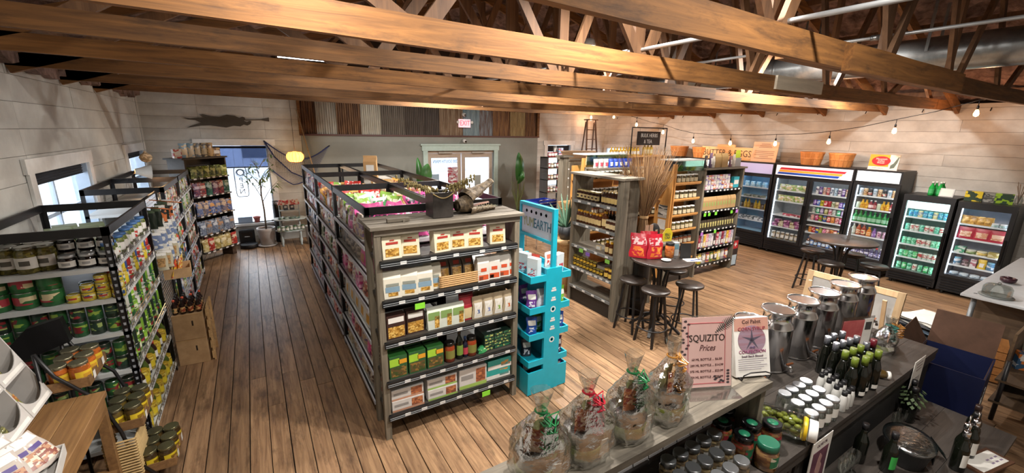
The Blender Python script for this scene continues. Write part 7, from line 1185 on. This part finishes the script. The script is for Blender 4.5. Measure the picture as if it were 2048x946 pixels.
# lower step: bottles, wrapped bowl, framed card
tb_ = lambda cap, lab: bottle(col('#0f120c', .08), cap, lab, .04, .3, .36, .4, True, 'tasting_bottle', caph=.14)
for i, (x, y, c, l, lb) in enumerate(((3.36, .82, BLK, None, 'leftmost black'), (3.42, .68, BLK, col('#3aa84a'), 'green banded'), (3.86, .44, STEEL, PAPER, 'steel spout'), (3.97, .46, STEEL, PAPER, 'second steel spout'), (4.08, .44, STEEL, PAPER, 'third steel spout'), (4.2, .46, BLK, PAPER, 'cork topped'), (4.33, .48, col('#2a1a16', .4), PAPER, 'wax topped'), (4.22, .8, BLK, None, 'herb draped'), (4.35, .84, BLK, None, 'right herb draped'))):
    o = put(tb_(c, l), (x, y, .4205), 0, '%s dark tasting bottle on the lower counter step' % lb, 'tasting bottles')
    if c is STEEL: MB().tube([(0, 0, .3), (.0, 0, .34), (.015, 0, .36)], .005, STEEL, 6).add('pour_spout', o)
    if 'herb' in lb:
        b = MB()
        for j in range(26): a = j*2.4; p = Vector((.05*math.cos(a), .05*math.sin(a), .24-.003*j)); d = Vector((math.cos(a)*.035, math.sin(a)*.035, -.02)); n_ = Vector((-d.y, d.x, .0))*.4; b.poly([p, p+d*.5+n_, p+d, p+d*.5-n_], col('#4a5a3c', .5))
        b.add('herb_sprig', o)['kind'] = 'stuff'
for i, x in enumerate((3.05, 3.12, 3.2, 3.95, 4.04)):
    t = thing('tasting_glass', '%s clear tasting glass from the left under the counter edge' % nth(i), 'glass', (x, .8, .4205), 0, 'tasting glasses'); MB().lathe([(.03, 0), (.032, .003), (.006, .01), (.006, .05), (.03, .09), (.034, .16)], JARGL, 18, cap=False).add('bowl', t); MB().lathe([(.001, .002), (.031, .002)], JARGL, 18).add('foot', t)
t = thing('wrapped_tub', 'oval galvanised tub covered with plastic wrap and bow', 'tub', (3.68, .66, .4205), .35); OV = Matrix.Diagonal((1.35, 1, 1, 1)); MB().lathe([(.1, 0), (.105, .005), (.135, .15), (.14, .155), (.13, .15), (.1, .02)], col('#4a4c4e', .35, .6), 30, T=OV).add('tub', t); MB().lathe([(.142, .145), (.142, .16), (.1, .172), (.001, .165)], glass('plastic_wrap', (.72, .82, .84), .35, .15, .7), 30, T=OV).add('plastic_wrap', t); bx('dark_label', t, -.05, -.133, .05, .09, -.128, .12, BLK); letter(t, 'IM', .06, col('#7d7d7d'), (.03, -.135, .08)); b = MB()
for j in range(5): b.grid(lambda u, v: (.1+.04*u+.03*v*j/4, -.12-.1*v, .15-.12*v+.01*math.sin(u*6+j)), 3, 6, bpy.data.materials['plastic_wrap'])
b.add('wrap_tail', t)
t = thing('framed_card', 'wood framed info card lying on the lower step', 'frame', (4.1, .34, .4205), (0, 0, -.2)); bx('frame', t, -.17, -.06, 0, .2, .09, .015, wood('frame_wood', '#4a2f20', '#6a4630')); bx('card', t, -.14, -.04, .015, .17, .07, .017, PAPER); [bx('print_block', t, .02+.05*(j % 3), -.02+.03*(j//3), .0172, .05+.05*(j % 3), -.01+.03*(j//3), .018, col('#8a7a94')) for j in range(6)]
# ---------------------------------------------------------------- things beyond the counter at right
t = thing('blue_carton', 'large open dark blue carton with raised brown flap on the floor', 'box', (5.38, .84, 0), .08); NV = col('#131c44', .5); KB = grubby('brown_board', '#4a3222', '#5c4030', 5, .8, .1)
for nm, A, M_ in (('carton_side', (-.3, -.24, 0, .3, -.232, .62), NV), ('carton_side', (-.3, .232, 0, .3, .24, .62), NV), ('carton_end', (-.3, -.232, 0, -.292, .232, .62), NV), ('carton_end', (.292, -.232, 0, .3, .232, .62), NV), ('inner_lining', (-.291, -.231, .0, .291, -.226, .61), KB), ('inner_lining', (-.291, .226, .0, .291, .231, .61), KB), ('carton_floor', (-.29, -.225, .0, .29, .225, .01), KB), ('blue_bundle', (-.25, -.2, .01, .2, .2, .38), col('#2a4a8a', .6))): bx(nm, t, *A, M_)
b = MB().box(0, -.23, 0, .006, .23, .33, KB, Matrix.Rotation(.3, 4, 'Y')); b.add('flap', t, (.296, 0, .62)); b = MB().box(-.29, 0, 0, .29, .006, .24, KB, Matrix.Rotation(-.5, 4, 'X')); b.add('flap', t, (0, .234, .62)); letter(t, 'RED', .09, PAPER, (-.1, -.2415, .3), (PI/2, -PI/2, 0)); letter(t, 'ONS', .09, PAPER, (.03, -.2415, .34), (PI/2, -PI/2, 0))
t = thing('white_table', 'long white worktop table at the right edge', 'table', (6.9, .35, 0)); bx('table_top', t, 0, 0, .83, 3.0, .82, .86, col('#bfc3c6', .3), .004)
for x, y in ((.12, .1), (.12, .72), (2.85, .1), (2.85, .72)): MB().tube([(x, y, 0), (x, y, .83)], .025, col('#7d8286', .4, .5), 10).add('leg', t)
bx('wood_screen', t, .35, .05, .25, .38, .75, .8, wood('brown_screen', '#4a3a2c', '#66523e', None, 'y', 3)); bx('under_shelf', t, .3, .05, .22, 2.8, .75, .25, CDK); b = [bx('floor_slot', t, .12+.0*j, .5+.07*j, .8602, .15, .53+.07*j, .8612, col('#4a4e52')) for j in range(4)]
t = thing('cake_dome', 'clear cake dome on a slate disc on the white table', 'cake dome', (7.12, .93, .862)); MB().lathe([(.14, 0), (.145, .006), (.14, .012), (.001, .012)], col('#6f7472', .6), 28).add('slate_disc', t); MB().lathe([(.12, .013), (.12, .1), (.1, .13), (.001, .14)], JARGL, 28, cap=False).add('dome', t); MB().ball((0, 0, .15), .018, JARGL, 8).add('knob', t)
t = thing('small_pot', 'dark plum bowl on the white table', 'bowl', (7.95, .98, .862)); MB().lathe([(.04, 0), (.07, .02), (.075, .06), (.06, .065), (.05, .03)], col('#3a1c28', .3), 20).add('bowl', t); MB().lathe([(.03, .06), (.03, .075), (.001, .08)], col('#3a1c28', .3), 16).add('lid', t)
for i in range(3): put(jar(JARGL, CHROME, None, .05, .16, True, 'storage_jar'), (8.3+.3*i, .62+.08*i, .862), 0, '%s clear jar from the left on the white table' % nth(i), 'clear jars')
put(carton(col('#c8843a', .5), [(.1, .3, .9, .7, PAPER)], .2, .14, .14, True, 'orange_carton'), (7.15, .55, .862), -.6, 'orange and white carton on the near edge of white table')
t = thing('shirt_pile', 'pile of folded dark and white shirts behind the blue carton', 'clothes', (7.3, 1.45, 0), -.3); bx('stool_seat', t, -.3, -.2, .14, .3, .2, .17, BLK)
for x in (-.25, .25):
    for y in (-.15, .15): bx('stool_leg', t, x-.02, y-.02, 0, x+.02, y+.02, .14, BLK)
for j, c in enumerate(('#2b2c30', '#35363c', '#22242a', '#4a5a6a', '#3a3b40', '#8a8a86', '#2a2b30', '#a8a6a0', '#c0bdb6')):
    z = .17+j*.022; b = MB(); sd = j*1.7; b.grid(lambda u, v: ((u-.5)*.6*(1-.04*(j % 3))+.02*math.sin(v*5+sd), (v-.5)*.42+.02*math.sin(u*6+sd), z+.022*(1-abs(2*u-1)**6)*(1-abs(2*v-1)**6)+.006*math.sin(u*9+v*7+sd)), 14, 10, col(c, .9)); b.grid(lambda u, v: ((u-.5)*.6*(1-.04*(j % 3))+.02*math.sin(v*5+sd), (v-.5)*.42+.02*math.sin(u*6+sd), z-.004), 14, 10, col(c, .9)); b.add('folded_shirt', t)
t = thing('low_shelf', 'low brown shelf of snack boxes at the right edge', 'shelf', (5.75, .0, 0), .0)
for z in (.2, .42): bx('shelf_board', t, 0, 0, z-.02, 1.05, .6, z, wood('brown_shelf', '#4a3a2a', '#6a543c', None, 'x', 3) if z == .2 else bpy.data.materials['brown_shelf'])
for x in (.02, 1.0):
    for y in (.02, .55): MB().tube([(x, y, 0), (x, y, .62)], .018, BLK, 8).add('leg', t)
bx('back_board', t, .3, .58, .2, 1.05, .6, .8, bpy.data.materials['brown_shelf'])
for i, (x, y, z, c, lb) in enumerate(((6.6, .5, .421, ('#c8c0a8', '#a03a3c', '#d8d4c4'), 'cream and cherry'), (6.42, .44, .421, ('#c9c2ae', '#6a4a34', '#dcd6c6'), 'cream and chocolate'), (6.25, .5, .421, ('#3a5a78', '#c8c8c8', '#d07a3a'), 'slate blue'), (6.0, .35, .421, ('#b03a4a', '#d8c8b8', '#c8a04a'), 'red'), (5.9, .2, .201, ('#5a3a8a', '#c8c0d8', '#8a5aa8'), 'purple'), (6.1, .15, .201, ('#c8c4c0', '#3a3a3c', '#a83a44'), 'white'), (6.3, .3, .201, ('#2a2a2c', '#a8a4a0', '#6a3a3c'), 'black'))): put(carton(prn(*c, sc=16), [(.1, .55, .9, .85, PAPER)], .15, .17, .1, True, 'snack_carton'), (x, y, z), -1.1, '%s snack box on the low shelf at right' % lb, 'snack boxes')
t = thing('wooden_crate', 'small orange wooden crate beside the cream snack boxes', 'crate', (6.78, .78, .0), .2); [bx('slat', t, -.12, -.09, .02+.09*j, .12, .09, .1+.09*j, wood('orange_crate', '#8a5a30', '#a8743e')) for j in range(5)]
t = thing('floor_sign', 'wood framed white board sign standing behind the steel cans', 'sign board', (6.2, 2.5, 0), (0, 0, -PI/2)); FW = wood('pine_frame', '#b99a74', '#d2b68e', None, 'z', 4); sb_ = link('front_panel', None, t, (0, 0, 0), (-.12, 0, 0))
for nm, A, M_ in (('frame_side', (0, -.02, 0, .07, .02, .86), FW), ('frame_side', (.95, -.02, 0, 1.02, .02, .86), FW), ('frame_rail', (.07, -.02, .79, .95, .02, .86), FW), ('frame_rail', (.07, -.02, .1, .95, .02, .17), FW), ('white_board', (.07, -.005, .17, .95, .005, .79), col('#a8a8a6', .35))): bx(nm, sb_, *A, M_)
MB().box(.1, -.02, 0, .14, .0, .8, FW, Matrix.Rotation(.25, 4, 'X')).add('rear_leg', t, (0, .1, 0)); MB().box(.88, -.02, 0, .92, .0, .8, FW, Matrix.Rotation(.25, 4, 'X')).add('rear_leg', t, (0, .1, 0))
